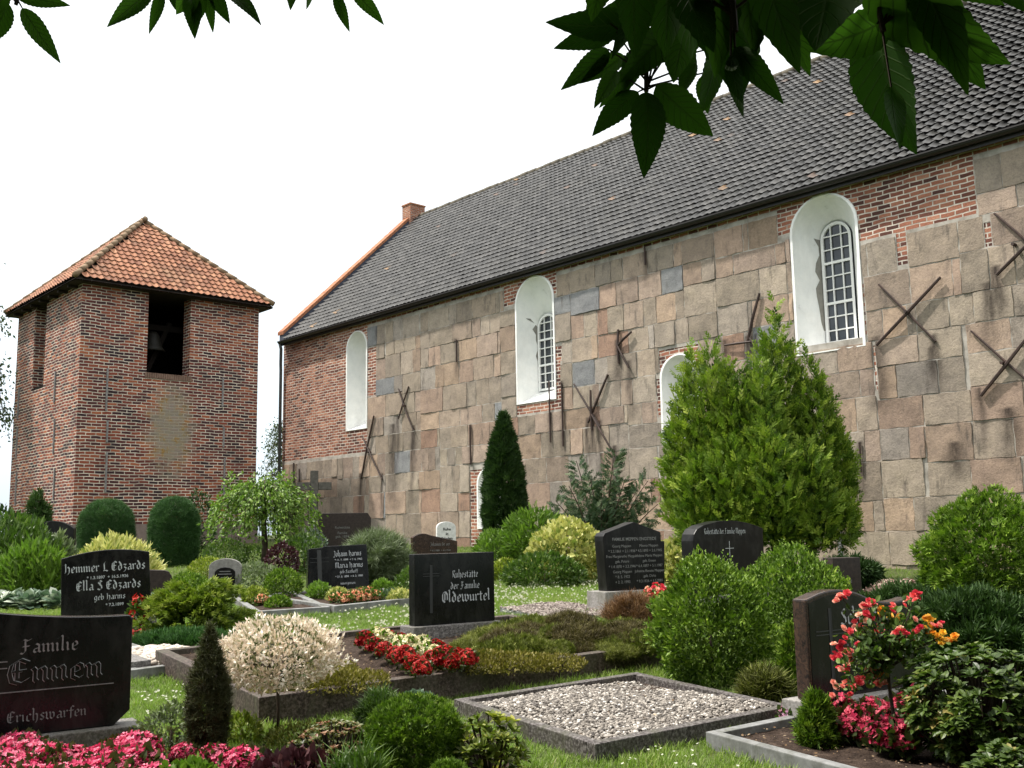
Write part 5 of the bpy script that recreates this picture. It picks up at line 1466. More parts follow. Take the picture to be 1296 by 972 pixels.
F_red = flm('red_petal', (0.2, 0.004, 0.006), (0.42, 0.012, 0.012), (0.6, 0.05, 0.03))
F_white = flm('cream_petal', (0.6, 0.56, 0.3), (0.78, 0.75, 0.5))
F_salmon = flm('salmon_petal', (0.7, 0.2, 0.12), (0.8, 0.4, 0.22), (0.85, 0.72, 0.4))
F_lilac = flm('lilac_petal', (0.5, 0.25, 0.4), (0.7, 0.42, 0.55), (0.8, 0.62, 0.68))
F_rose = flm('rose_petal', (0.5, 0.02, 0.05), (0.78, 0.1, 0.11), (0.9, 0.58, 0.42))
F_yellow = flm('yellow_petal', (0.75, 0.3, 0.03), (0.85, 0.55, 0.05), (0.85, 0.6, 0.25))
F_sedum = flm('sedum_head', (0.3, 0.2, 0.16), (0.42, 0.28, 0.25), (0.55, 0.42, 0.36))

def at(px, Y, dz=0.0):
    p = GY(px, Y); p.z += dz; return p

def frond():
    v, f = [], []
    def blade(o, d, l, w):
        o = np.array(o, float); d = np.array(d, float); d /= np.linalg.norm(d); s = np.array((d[1], -d[0], 0)); b = len(v)
        v.extend([o, o + d * l * .45 + s * w, o + d * l + np.array((0, 0, -.05)), o + d * l * .45 - s * w]); f.append((b, b + 1, b + 2, b + 3))
    blade((0, 0, 0), (0, 1, 0), 1, .04)
    for i, t_ in enumerate((.12, .28, .44, .6, .75)):
        l = .46 * (1 - t_ * .62); sg = (1, -1)[i % 2]
        blade((0, t_, 0), (.75 * sg, 1, 0), l, .05); blade((0, t_ + .06, 0), (-.75 * sg, 1, 0), l * .95, .05)
    return np.array(v), np.array(f)
T_FROND = frond()
# ---- the great bush before the wall
c = at(960, 17.3); k = 17.3 / F
rs = np.random.RandomState(41)
def px_off(px): return ((px - 960) * k, 0)
crown = []
P_PLUME = prof([(0, .5), (.08, .85), (.35, 1), (.6, .88), (.78, .62), (.9, .36), (1, .05)])
def lobe(n, z1, W, px, y, z0, bias=0, up=.62, pr=P_PLUME, s=.2): crown.append(foliage('', None, None, n, z1 - z0, W, pr, T_FROND, s, up, .26, rs, z0=z0, off=(px_off(px)[0], y), lump=.22, lf=3, inner=.15, tip=.9, bias=bias, depth=.09))  # tip darkens the inner fronds, painting shade into the gaps
def ztop(py): return (738 - py - 12) * k
for (px, top, W, y, n) in ((868, 520, .26, .1, 500), (880, 466, .30, .25, 700), (893, 436, .34, .0, 900), (912, 430, .36, -.15, 1000), (930, 450, .32, -.3, 850), (946, 464, .42, -.35, 1100), (966, 456, .42, -.45, 1100), (983, 424, .34, .0, 900), (998, 386, .30, .0, 900), (1013, 424, .32, .2, 900), (1034, 446, .36, -.1, 950), (1052, 478, .36, .1, 850), (1064, 530, .32, .0, 600)):
    lobe(n, ztop(top), W, px, y, .62 + abs(px - 960) * .003, .1 if px < 915 else 0.0)  # left plumes in lighter leaf colours, painting the sunlit side
for (px, top, W, y, n) in ((885, 575, .36, -.55, 700), (920, 555, .42, -.75, 900), (965, 540, .46, -.85, 1000), (1012, 560, .44, -.7, 900), (1044, 610, .36, -.45, 700), (898, 640, .34, -.5, 500)):
    lobe(n, ztop(top), W, px, y, .55, 0.0, .5)
lobe(2400, ztop(500), .98, 962, .25, .55, -.15, .5, P_THUJA)  # inner body in darker leaf colours, standing in for shade inside the crown
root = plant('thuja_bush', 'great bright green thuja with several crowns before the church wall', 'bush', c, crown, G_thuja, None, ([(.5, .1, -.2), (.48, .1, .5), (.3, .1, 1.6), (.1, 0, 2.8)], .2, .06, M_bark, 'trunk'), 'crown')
m_ = MB()
for q in ((-.5, .0), (.15, -.3), (.9, .2), (.75, -.2)): m_.tube([(q[0] * .5 + .3, q[1] * .5, -.1), (q[0] + .1, q[1], .6), (q[0], q[1], 1.6)], [.11, .09, .05], 7)
m_.build('branches', M_bark, root, smooth=True)
# ---- pointed cypress
c = at(640, 24.5); H = 24.5 / F * 178
plant('cypress', 'slender dark green pointed cypress before the church wall', 'conifer', c, [foliage('', None, None, 7000, H, .49, prof([(0, .6), (.1, .9), (.3, 1), (.5, .92), (.75, .62), (.92, .26), (1, .03)]), T_SPRAY, .15, .5, .25, seed=51, lump=.1, inner=.2, tip=.5)], G_dark, None, ([(0, 0, -.2), (0, 0, H * .8)], .09, .02, M_bark, 'trunk'), 'crown')
# ---- arching juniper
c = at(762, 20.0); rs = np.random.RandomState(52)
root = empty('juniper', c, 'blue green juniper with arching ragged branches behind the yellow shrubs', 'conifer')
m_ = MB(); parts = []
for (ex, ez, n_) in ((-1.15, .95, 9), (-1.05, .62, 7), (-.85, 1.35, 9), (-.62, 1.62, 9), (-.42, 2.15, 11), (-.18, 1.75, 9), (.1, 1.7, 9), (.3, 2.32, 12), (.48, 1.75, 9), (.75, 1.55, 9), (.98, 1.72, 10), (1.08, 1.25, 8), (1.05, .8, 7), (-.3, 1.2, 8), (.4, 1.2, 8), (-.75, .5, 7), (.7, .6, 7), (0, 1.3, 8)):
    yo = rs.uniform(-.5, .4)
    a, b, d = Vector((ex * .12, yo * .1, .05)), Vector((ex * .45, yo * .6, ez * .62)), Vector((ex, yo, ez))
    pts = [a.lerp(b, t).lerp(b.lerp(d, t), t) for t in np.linspace(0, 1, 7)]
    m_.tube(pts, [.018 * (1 - .8 * i / 6) + .003 for i in range(7)], 5)
    for i in range(n_ * 20):
        t = rs.uniform(.22, 1.0); p = a.lerp(b, t).lerp(b.lerp(d, t), t); tg = (b.lerp(d, t) - a.lerp(b, t)).normalized()
        sd_ = rs.choice((-1, 1)); side = tg.cross(Vector((0, 1, .2))).normalized() * sd_
        r_ = rs.uniform(0, .26) * (1.15 - t * .75)
        q = p + side * r_ + Vector((rs.normal(0, .02), rs.normal(0, .08), rs.normal(0, .02) - r_ * .12))
        dd = tg * .8 + side * .8 + Vector((0, 0, -.15)) + Vector(rs.normal(0, .2, 3))
        parts.append((q, dd))
P = np.array([tuple(q) for q, _ in parts]); D = np.array([tuple(d_) for _, d_ in parts])
leaves('foliage', [place(T_FROND, P, D, rs.uniform(.1, .19, len(P)), rs=rs)], G_blue, root); m_.build('branches', M_bark, root)
# ---- shrubs along the wall's foot
def shrub(name, label, cat, px, Y, wpx, hpx, pr, T, n, size, mat, seed, up=.4, lump=.14, group=None, asp=1.0, z0=0.0, stemh=None, more=None, **kw):
    c = at(px, Y); W = wpx * Y / F / 2; H = hpx * Y / F
    ps = [foliage('', None, None, n, H, W, pr, T, size, up, kw.pop('jit', .4), seed=seed, lump=lump, asp=asp, z0=z0, **kw)]
    mr = []
    if more:
        for (nm, n2, T2, s2, m2, up2) in more:
            mr.append((nm, [foliage('', None, None, n2, H * 1.03, W * 1.02, pr, T2, s2, up2, .35, seed=seed + 500, lump=lump, asp=asp, z0=z0 + .01, inner=.0, depth=.04)], m2))
    return plant(name, label, cat, c, ps, mat, group, ([(0, 0, -.05), (0, 0, z0 + H * .5)], .025, .008, M_twig) if stemh is None else stemh, more=mr)
shrub('euonymus', 'yellow variegated euonymus shrub left of the gabled stone', 'shrub', 718, 18.2, 92, 74, P_BALL, T_OVAL, 2600, .1, G_vari, 61, .4, .25, bias=.12)
shrub('euonymus', 'small yellow variegated shrub showing right of the gabled stone', 'shrub', 858, 17.0, 44, 54, P_BALL, T_OVAL, 1000, .095, G_vari, 62, .4, .25, bias=.12)
shrub('green_shrub', 'feathery light green shrub between the cypress and the yellow euonymus', 'shrub', 676, 19.5, 78, 78, P_BALL, T_LANCE, 3200, .14, G_light, 63, .5, .25, asp=.8)
shrub('green_shrub', 'low mid green shrub at the foot of the pointed cypress', 'shrub', 628, 19.8, 56, 50, P_FLAT, T_LANCE, 2000, .12, G_light, 64, .5, .2)
shrub('golden_shrub', 'low golden shrub at the lawn edge under the light green shrub', 'shrub', 640, 18.4, 44, 26, P_FLAT, T_OVAL, 1100, .05, G_gold, 65, .4, .2)
shrub('green_shrub', 'broad leafy shrub below the yellow euonymus at the lawn edge', 'shrub', 690, 17.2, 100, 40, P_FLAT, T_LEAF, 2400, .08, G_mid, 66, .4, .25, asp=.6, bias=.1)
# ---- before the tower
for (px, w, h, lab, sd_) in ((133, 66, 82, 'clipped dome of dark conifer at the left below the brick tower', 71), (219, 60, 84, 'second clipped dome of dark conifer standing at the middle of the brick tower', 72)):
    shrub('clipped_dome', lab, 'topiary', px, 23.5, w, h, P_DOME, T_NEEDLE, 12000, .085, G_domes, sd_, .55, .035, jit=.25, inner=.35, depth=.05)
shrub('dark_shrub', 'small dark shrub peeping out behind the right-hand clipped dome', 'shrub', 250, 24.5, 40, 85, P_BALL, T_LEAF, 1300, .09, G_dark, 73, .3, .25)
shrub('variegated_shrub', 'pale yellow variegated shrub with spiky shoots behind the black stone', 'shrub', 143, 15.8, 96, 78, P_BALL, T_LANCE, 3600, .13, G_vari, 74, .62, .28, bias=.15)
shrub('juniper', 'upright dark juniper against the left face of the brick tower', 'conifer', 44, 22.5, 44, 92, prof([(0, .7), (.3, 1), (.55, .75), (.8, .42), (1, .12)]), T_SPRAY, 1500, .16, G_dark, 75, .6, .35, bias=.2)
shrub('dark_shrub', 'dark shrub at the left edge beyond the brick tower', 'shrub', 2, 28, 34, 62, P_BALL, T_LEAF, 900, .14, G_dark, 76, .3, .3)
for i, (px, Y, w, h, mat, lab) in enumerate(((14, 16.2, 104, 104, G_mid, 'tall bushy perennial with narrow leaves at the left edge'), (64, 16.8, 60, 70, G_grey, 'grey green perennial right of the tall one at the left edge'), (38, 15.4, 76, 74, G_light, 'lighter fern-like perennial above the bluish hostas'), (90, 18.0, 44, 42, G_mid, 'low leafy perennial at the foot of the arched dark stone'))):
    shrub('perennial', lab, 'perennial', px, Y, w, h, P_BOX, T_LANCE, 2600, .15, mat, 81 + i, .7, .25, jit=.35)
for i, px in enumerate((-6, 14, 34, 54, 74)):
    c = at(px, 13.6 + .2 * (i % 2)); rs = np.random.RandomState(90 + i)
    n = 110; az = rs.uniform(0, 6.28, n); el = rs.uniform(.35, 1.3, n)
    D = np.column_stack([np.cos(az) * np.cos(el), np.sin(az) * np.cos(el), np.sin(el)]); P = D * rs.uniform(.04, .17, n)[:, None]
    D[:, 2] -= .45
    rl = np.tile(np.array([[0.0, 0, 1]]), (n, 1)) + rs.normal(0, .2, (n, 3))
    plant('hosta', 'bluish white-edged hosta in a row behind the large left stone', 'hosta', c, [place(T_OVAL, P + np.array((0, 0, .16)), D, rs.uniform(.1, .17, n), roll=rl, rs=rs)], G_hosta, 'hostas behind the large left stone')
# golden false cypress, layered and drooping
c = at(251, 12.0); rs = np.random.RandomState(95)
ps = []
for j in range(46):
    t = rs.rand(); az = rs.uniform(0, 6.28); r_ = .62 * math.sqrt(1 - (t * .93) ** 2) * rs.uniform(.8, 1.03)
    b = np.array((r_ * math.cos(az), r_ * math.sin(az), .08 + t * .56)); o_ = np.array((math.cos(az), math.sin(az), .25 + t * .7)); o_ /= np.linalg.norm(o_)
    n = 95; u_ = rs.uniform(-.34, .08, n); v_ = rs.normal(0, .075, n)
    sdv = np.array((-math.sin(az), math.cos(az), 0))
    P = b + o_ * u_[:, None] + sdv * v_[:, None] + np.column_stack([np.zeros(n), np.zeros(n), -np.abs(v_) * .6 - np.clip(u_, 0, 1) * .8])
    D = o_ + sdv * (v_[:, None] * 5) + rs.normal(0, .18, (n, 3)) - np.array((0, 0, .35))
    ps.append(place(T_SPRAY, P, D, rs.uniform(.06, .1, n), np.clip(.42 + (u_ + .13) * 1.6 + rs.normal(0, .14, n), 0, 1), rs=rs))
plant('false_cypress', 'spreading golden green conifer with drooping tips left of the pink willow', 'conifer', c, ps, G_fcyp)
shrub('low_juniper', 'flat bluish juniper carpet in front of the spreading golden conifer', 'conifer', 232, 11.1, 128, 20, P_FLAT, T_SPRAY3, 2600, .08, G_domes, 96, .35, .2, asp=.5, bias=.15)
# weeping tree
c = at(333, 21.5); rs = np.random.RandomState(97); k = 21.5 / F
root = empty('weeping_tree', c, 'small weeping tree with a light green umbrella crown before the tower', 'tree')
stem(root, [(0, 0, -.1), (.03, 0, .5), (-.02, 0, 1.2), (.05, 0, 1.45)], .07, .05, M_bark, 'trunk')
P, D = [], []; m_ = MB()
for j in range(75):
    az = rs.uniform(0, 6.28); R_ = rs.uniform(.25, 1.2); top = 1.55 + .3 * (1 - R_ / 1.3) + rs.uniform(-.1, .16); low = rs.uniform(.42, 1.0) + .1 * (1.2 - R_)
    pts = [Vector((0, 0, 1.4)), Vector((R_ * .5 * math.cos(az), R_ * .5 * math.sin(az), top)), Vector((R_ * math.cos(az), R_ * math.sin(az), top - .22)), Vector((R_ * 1.08 * math.cos(az), R_ * 1.08 * math.sin(az), low))]
    m_.tube(pts, [.018, .012, .007, .003], 4, False)
    for _ in range(95):
        s_ = rs.uniform(.8, 3.0); i = min(2, int(s_)); q = pts[i].lerp(pts[i + 1], s_ - i)
        P.append(tuple(q + Vector(rs.normal(0, .06, 3)))); D.append((math.cos(az) * .4 + rs.normal(0, .4), math.sin(az) * .4 + rs.normal(0, .4), -.5 + rs.normal(0, .3)))
for j in range(16):                              # upright shoots on top
    az = rs.uniform(0, 6.28); b = Vector((rs.uniform(-.9, .5), rs.uniform(-.3, .3), 1.6))
    for i in range(14): P.append(tuple(b + Vector((rs.normal(0, .04) + .01 * i, rs.normal(0, .04), .032 * i)))); D.append((rs.normal(0, .6), rs.normal(0, .6), .4))
leaves('crown', [place(T_LEAF, np.array(P), np.array(D), rs.uniform(.07, .115, len(P)), rs=rs)], G_light, root); m_.build('branches', M_twig, root)
shrub('purple_shrub', 'dark purple rounded shrub right of the weeping tree trunk', 'shrub', 357, 19.5, 40, 44, P_BALL, T_OVAL, 1200, .06, G_purple, 98, .3, .12)
shrub('pine_shrub', 'loose mountain pine with long needles behind the leaning black stone', 'conifer', 478, 17.8, 76, 62, P_BALL, T_NEEDLE, 1500, .2, G_grey, 99, .6, .2, bias=-.12)
shrub('green_shrub', 'dark rounded shrub between the broad dark stone and the weeping tree', 'shrub', 385, 20.5, 50, 48, P_BALL, T_LEAF, 1300, .08, G_mid, 100, .4, .2)
shrub('green_shrub', 'low green mound behind the square black stone', 'shrub', 532, 16.5, 60, 34, P_FLAT, T_LEAF, 1500, .06, G_mid, 101, .4, .15, bias=.1)
shrub('white_shrub', 'whitish variegated shrub between weeping tree and broad dark stone', 'shrub', 398, 22.0, 30, 48, P_BALL, T_LEAF, 700, .07, G_hosta, 102, .4, .2, bias=.15)
for (px, Y, w, h, mat, lab, sd_) in ((238, 15.2, 56, 40, G_box, 'flattened green cushion shrub left of the small pale stone', 110), (358, 15.8, 46, 38, G_box, 'clipped box ball near the leaning black stone', 111), (404, 15.4, 28, 24, G_light, 'small light green ball at the foot of the leaning stone', 112), (484, 15.6, 26, 24, G_light, 'small round ball right of the leaning black stone', 113), (322, 16.2, 70, 42, G_grey, 'grey green low shrub right of the small pale stone', 114), (352, 14.4, 30, 17, G_box, 'low green cushion at the kerb corner left of the leaning stone', 115), (322, 14.9, 30, 24, G_gold, 'yellowish low shrub beside the grey green shrub', 116), (428, 15.2, 26, 18, G_vari, 'cream variegated tuft at the foot of the leaning stone', 117), (506, 14.9, 30, 18, G_vari, 'cream variegated tuft behind the square black stone', 118), (500, 15.2, 36, 15, G_blue, 'flat blue green cushion beside the square black stone', 119), (205, 14.0, 36, 30, G_hosta, 'pale mottled shrub right of the second black stone', 120), (545, 19.0, 18, 26, G_light, 'small green sprig before the brown wavy stone', 121), (595, 21.0, 10, 18, G_dark, 'tiny dark conifer beside the small white headstone', 122), (285, 21.5, 60, 40, G_mid, 'dark leafy shrub left of the weeping tree trunk', 123), (262, 18.5, 46, 34, G_gold, 'yellow green shrub behind the flattened cushion', 124), (320, 22.5, 46, 26, G_mid, 'low shrub behind the weeping tree trunk', 125), (440, 21.5, 44, 30, G_mid, 'green shrub before the broad dark stone', 126), (500, 18.5, 44, 24, G_gold, 'yellow green mound before the marble cushion', 127), (170, 21, 60, 34, G_mid, 'low shrub between the two clipped domes', 128)):
    shrub('low_shrub', lab, 'shrub', px, Y, w, h, P_BALL if h > 20 else P_FLAT, T_LEAF, int(500 + w * h * .9), .05, mat, sd_, .4, .1, bias=.08)
# ---- bedding flowers: one of each kind, then copies
def flower_plant(name, label, cat, group, mat_l, mat_f, H, W, nl, nf, sl, sf, seed, T=T_BEG, leafT=T_OVAL):
    rs = np.random.RandomState(seed)
    root = empty(name, (0, 0, -5), label, cat, group)
    leaves('foliage', [foliage('', None, None, nl, H * .85, W, P_BALL, leafT, sl, .4, .4, rs, lump=.1)], mat_l, root)
    P, Nn, ln, q = crown_pts(nf, H, W * .95, P_BALL, rs, lump=.12, inner=0, depth=.05); P[:, 2] = np.maximum(P[:, 2], H * .35)
    leaves('blossoms', [place(T, P, Nn + np.array((0, -.2, .4)) + rs.normal(0, .35, (nf, 3)), rs.uniform(sf * .75, sf * 1.2, nf), rs=rs)], mat_f, root)
    return root
_used = set()
def put(proto, loc, s=1.0, label=None, group=None):
    if proto.name not in _used: o = proto; _used.add(proto.name)
    else:
        o = proto.copy(); COL.objects.link(o)
        for ch in proto.children:
            d_ = ch.copy(); COL.objects.link(d_); d_.parent = o
    o.location = loc; o.rotation_euler = (0, 0, random.uniform(0, 6.28)); o.scale = (s, s, s)
    if label: o['label'] = label
    if group: o['group'] = group
    return o
pk = flower_plant('begonia', 'pink begonia in the bed before the large left stone', 'begonia', 'pink begonias before the large left stone', G_bego, F_pink, .21, .15, 170, 430, .055, .037, 201)
rr = random.Random(4)
for r_, (Y, x0, x1, n) in enumerate(((6.35, -50, 185, 9), (6.05, -45, 190, 8), (5.75, -40, 205, 8), (5.5, -30, 200, 7))):
    for i in range(n):
        px = x0 + (x1 - x0) * (i + rr.uniform(.2, .8)) / n
        if r_ == 0 and 95 < px < 150: continue
        put(pk, at(px, Y + rr.uniform(-.1, .1)), rr.uniform(.85, 1.15))
for px, Y in ((272, 6.35), (308, 6.1), (285, 5.75), (232, 6.5), (300, 5.55), (335, 5.6)):
    put(pk, at(px, Y), rr.uniform(.6, .95), 'pink begonia scattered among the low foreground shrubs', 'pink begonias among the foreground shrubs')
rd = flower_plant('begonia', 'red begonia in the row below the square black stone', 'begonia', 'red begonias below the square black stone', G_bego, F_red, .15, .08, 70, 260, .04, .03, 202)
wh = flower_plant('begonia', 'cream white begonia in the row below the square black stone', 'begonia', 'white begonias below the square black stone', G_light, F_white, .18, .075, 90, 170, .04, .03, 203)
def on_px(proto, lst, h, s0=.85, s1=1.15, label=None, group=None):
    for (px, py) in lst: put(proto, G(px, py, h), rr.uniform(s0, s1), label, group)
on_px(rd, [(462, 822), (474, 828), (487, 834), (500, 839), (512, 845), (524, 852), (534, 858), (492, 816), (508, 820), (520, 824), (552, 834), (566, 838), (580, 841), (592, 846), (545, 846), (558, 847), (574, 850)], .21)
on_px(wh, [(478, 819), (488, 824), (505, 830), (520, 834), (530, 842), (541, 836), (534, 829), (550, 840)], .2)
md_a, md_b = G(452, 822, .15), G(598, 854, .15); md_m = (md_a + md_b) / 2 - E2 * .16; md_dx = (md_b - md_a) * .56; md_dy = Vector((-md_dx.y, md_dx.x, 0)).normalized() * .40
md_V, md_F = [tuple(md_m + Vector((0, 0, .1)))], []
for md_r in range(1, 9):
    for md_k in range(36):
        md_t = 2 * math.pi * md_k / 36; q = md_m + md_dx * (md_r / 8 * math.cos(md_t)) + md_dy * (md_r / 8 * math.sin(md_t)); nz = noise.noise(Vector((q.x * 7, q.y * 7, 2))) + .6 * noise.noise(Vector((q.x * 19, q.y * 19, 5)))
        md_V.append((q.x, q.y, gz(q.x, q.y) + .125 + .10 * (1 - (md_r / 8) ** 2) + .022 * nz))
for md_k in range(36): md_F.append((0, 1 + md_k, 1 + (md_k + 1) % 36))
for md_r in range(7):
    for md_k in range(36): md_F.append((1 + md_r * 36 + md_k, 1 + (md_r + 1) * 36 + md_k, 1 + (md_r + 1) * 36 + (md_k + 1) % 36, 1 + md_r * 36 + (md_k + 1) % 36))
md_me = bpy.data.meshes.new('soil'); md_me.from_pydata(md_V, [], md_F)
for p_ in md_me.polygons: p_.use_smooth = True
tag(link('soil', md_me, M_soil), 'low soil mound under the red and white begonia row', None, None, 'structure')
sm = flower_plant('begonia', 'salmon and cream begonia at the foot of the leaning black stone', 'begonia', 'salmon begonias by the leaning black stone', G_mid, F_salmon, .15, .12, 160, 130, .05, .04, 204)
on_px(sm, [(427, 763), (440, 764), (452, 763), (463, 762), (474, 761), (446, 758), (458, 756), (470, 754)], .06)
on_px(sm, [(512, 757), (524, 753), (331, 765)], .06, .7, .95, 'small salmon begonia at the kerb near the square black stone or the golden shrub', 'salmon begonias at the kerb')
lp = flower_plant('begonia', 'lilac pink flower clump beside the left foot of the brown stone', 'flower clump', None, G_mid, F_lilac, .17, .08, 90, 80, .045, .04, 205)
put(lp, at(1003, 7.15), 1.0)
rb_ = flower_plant('begonia', 'crimson begonia under the rose bush', 'begonia', 'crimson begonias under the rose bush', G_bego, flm('crimson_petal', (0.3, 0.01, 0.04), (0.5, 0.03, 0.09), (0.7, 0.16, 0.2)), .17, .1, 140, 150, .05, .038, 206)
on_px(rb_, [(1075, 930), (1092, 925), (1108, 925), (1120, 935), (1086, 938), (1102, 942), (1128, 952), (1142, 955), (1065, 918), (1150, 915), (1160, 900)], .06, .9, 1.2)
gr = flower_plant('geranium', 'tall red geranium in front of the right side of the second black stone', 'geranium', None, G_mid, F_red, .5, .1, 160, 90, .07, .05, 207); put(gr, at(174, 12.0), 1.0)
gr2 = flower_plant('geranium', 'low red flowers beside the flat grey slab', 'geranium', 'red flowers beside the flat slab', G_az, F_red, .17, .15, 200, 90, .06, .045, 208)
for px, Y in ((186, 11.3), (205, 11.2), (172, 11.5)): put(gr2, at(px, Y), rr.uniform(.8, 1))
sd_ = flower_plant('sedum', 'dull pink sedum in the strip below the church wall', 'sedum', 'dull pink sedums below the church wall', G_grey, F_sedum, .24, .22, 200, 330, .06, .045, 209)
for i in range(9): put(sd_, at(1090 + i * 12, 14.6 + (i % 2) * .3), rr.uniform(.8, 1.1))
# ---- heather carpet on the large plot
hm = empty('heather', (0, 0, -5), 'olive green heather cushion on the large grave below the black stone', 'heather', 'heather cushions on the large grave')
rs = np.random.RandomState(221)
leaves('foliage', [foliage('', None, None, 2300, .15, .36, P_FLAT, T_NEEDLE2, .06, .6, .35, rs, lump=.25, inner=.35)], G_olive, hm)
H_LIST = [(638, 812), (652, 806), (680, 804), (715, 800), (750, 798), (785, 800), (815, 805), (640, 836), (655, 826), (700, 822), (745, 818), (790, 816), (825, 822), (640, 842), (685, 838), (730, 834), (772, 832), (812, 830), (618, 830), (705, 810), (765, 808)]
hm2 = empty('heather', (0, 0, -5), 'dark olive heather cushion on the large grave', 'heather', 'dark heather cushions on the large grave')
leaves('foliage', [foliage('', None, None, 1700, .2, .26, P_BALL, T_NEEDLE2, .06, .6, .35, rs, lump=.3, inner=.35)], leafm('dark_heather', [(0, (0.03, 0.022, 0.012)), (.5, (0.075, 0.06, 0.02)), (1, (0.15, 0.13, 0.04))], .6, .2, .15), hm2)
hm3 = empty('heather', (0, 0, -5), 'fresh green heather cushion on the large grave', 'heather', 'fresh green heather cushions on the large grave')
leaves('foliage', [foliage('', None, None, 1700, .17, .28, P_FLAT, T_SPRAY3, .045, .6, .35, rs, lump=.3, inner=.35)], leafm('fresh_heather', [(0, (0.05, 0.06, 0.012)), (.5, (0.12, 0.145, 0.025)), (1, (0.24, 0.26, 0.05))], .6, .2, .15), hm3)
for ii, (px, py) in enumerate(H_LIST): put((hm, hm3, hm, hm2)[ii % 4], G(px + rr.uniform(-8, 8), py + (7 if py < 820 else -4) + rr.uniform(-3, 3), .13), rr.uniform(.6, 1.1))
for (px, py) in ((668, 815), (735, 822), (800, 818), (830, 812)): put(hm2, G(px, py, .14), rr.uniform(.7, 1.15))
for (px, py) in ((655, 832), (710, 830), (780, 824), (640, 822), (745, 812), (675, 803)): put(hm3, G(px, py, .14), rr.uniform(.6, 1.1))
gc = empty('golden_creeper', (0, 0, -5), 'golden brown low creeper in the near corner of the large grave', 'ground cover', 'golden creepers on the large grave')
leaves('foliage', [foliage('', None, None, 1700, .13, .34, P_FLAT, T_LEAF, .03, .5, .4, rs, lump=.25, inner=.3)], leafm('golden_brown', [(0, (0.06, 0.05, 0.012)), (.5, (0.16, 0.14, 0.025)), (1, (0.32, 0.27, 0.05))], .5, .3, .2), gc)
for (px, py) in ((355, 874), (395, 872), (420, 868), (410, 855), (375, 860), (345, 862), (440, 872)): put(gc, G(px, py, .15), rr.uniform(.8, 1.15))
for (px, py) in ((610, 846), (655, 848), (700, 846), (590, 850)): put(gc, G(px, py, .15), rr.uniform(.8, 1.05), 'golden cushion along the front kerb under the heather', 'golden cushions along the front kerb')
shrub('rusty_heath', 'rust brown heath bush in front of the gabled stone', 'shrub', 800, 11.6, 58, 44, P_BALL, T_NEEDLE, 900, .12, G_rust, 231, .8, .2, jit=.25)
# pot of flowers by the gabled stone
c = at(832, 12.7); root = empty('flower_pot', c, 'clay pot of red and white flowers right of the gabled stone', 'flower pot')
m_ = MB(); m_.tube([(0, 0, 0), (0, 0, .02), (0, 0, .16), (0, 0, .2), (0, 0, .21)], [.07, .075, .1, .115, .1], 12); m_.build('pot', speck('terracotta', [(0.3, (0.2, 0.1, 0.07)), (0.7, (0.32, 0.18, 0.13))], 12, .9, .1), root)
rs = np.random.RandomState(232)
leaves('foliage', [foliage('', None, None, 160, .2, .14, P_BALL, T_OVAL, .06, .4, .4, rs, z0=.2)], G_mid, root)
P, Nn, _, _ = crown_pts(60, .24, .15, P_BALL, rs, inner=0); leaves('blossoms', [place(T_ROSE, P + np.array((0, 0, .2)), Nn + np.array((0, -.2, .3)), rs.uniform(.05, .075, 60), rs=rs)], F_rose, root)
# ---- box bushes by the gravel
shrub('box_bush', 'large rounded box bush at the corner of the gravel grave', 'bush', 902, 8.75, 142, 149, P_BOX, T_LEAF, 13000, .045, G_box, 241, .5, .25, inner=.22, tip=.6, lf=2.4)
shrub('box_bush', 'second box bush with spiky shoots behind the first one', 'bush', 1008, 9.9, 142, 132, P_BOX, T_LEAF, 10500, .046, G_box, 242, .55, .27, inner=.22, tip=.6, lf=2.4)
c = at(893, 8.75); rs = np.random.RandomState(243)
def shoots(name, label_parent, c, H, W, n, seed, mat):
    """upright young shoots on top of a bush, added to its foliage as a part"""
    rs = np.random.RandomState(seed); P, D = [], []
    for j in range(n):
        a_ = rs.uniform(0, 6.28); r_ = W * math.sqrt(rs.rand()) * .85; z_ = H * (1 - .55 * (r_ / W) ** 2) * .94
        lean = Vector((math.cos(a_) * r_ / W * .5, math.sin(a_) * r_ / W * .5, 1)).normalized(); l_ = rs.uniform(.07, .2)
        for i in range(9):
            q = Vector((math.cos(a_) * r_, math.sin(a_) * r_, z_)) + lean * l_ * i / 8; P.append(tuple(q)); b = rs.uniform(0, 6.28); D.append((math.cos(b) + lean.x, math.sin(b) + lean.y, .9))
    return place(T_LEAF, np.array(P), np.array(D), rs.uniform(.022, .036, len(P)), np.clip(rs.normal(.75, .15, len(P)), 0, 1), rs=rs)
for o in [x for x in COL.objects if x.name.startswith('box_bush')]:
    first = abs(o.location.y - 8.75) < .1
    leaves('young_shoots', [shoots('', '', None, 0.98 if first else .98, .48 if first else .53, 90, 244 + first, None)], G_light, o)
shrub('thuja_bush', 'narrow light green thuja left of the brown stone', 'conifer', 1004, 8.2, 34, 84, P_CONE, T_SPRAY3, 1400, .06, G_thuja, 246, .7, .12)
shrub('heather', 'dark heather tuft in front of the second box bush', 'heather', 968, 8.0, 56, 36, P_FLAT, T_NEEDLE2, 900, .1, G_olive, 247, .8, .2, bias=-.2)
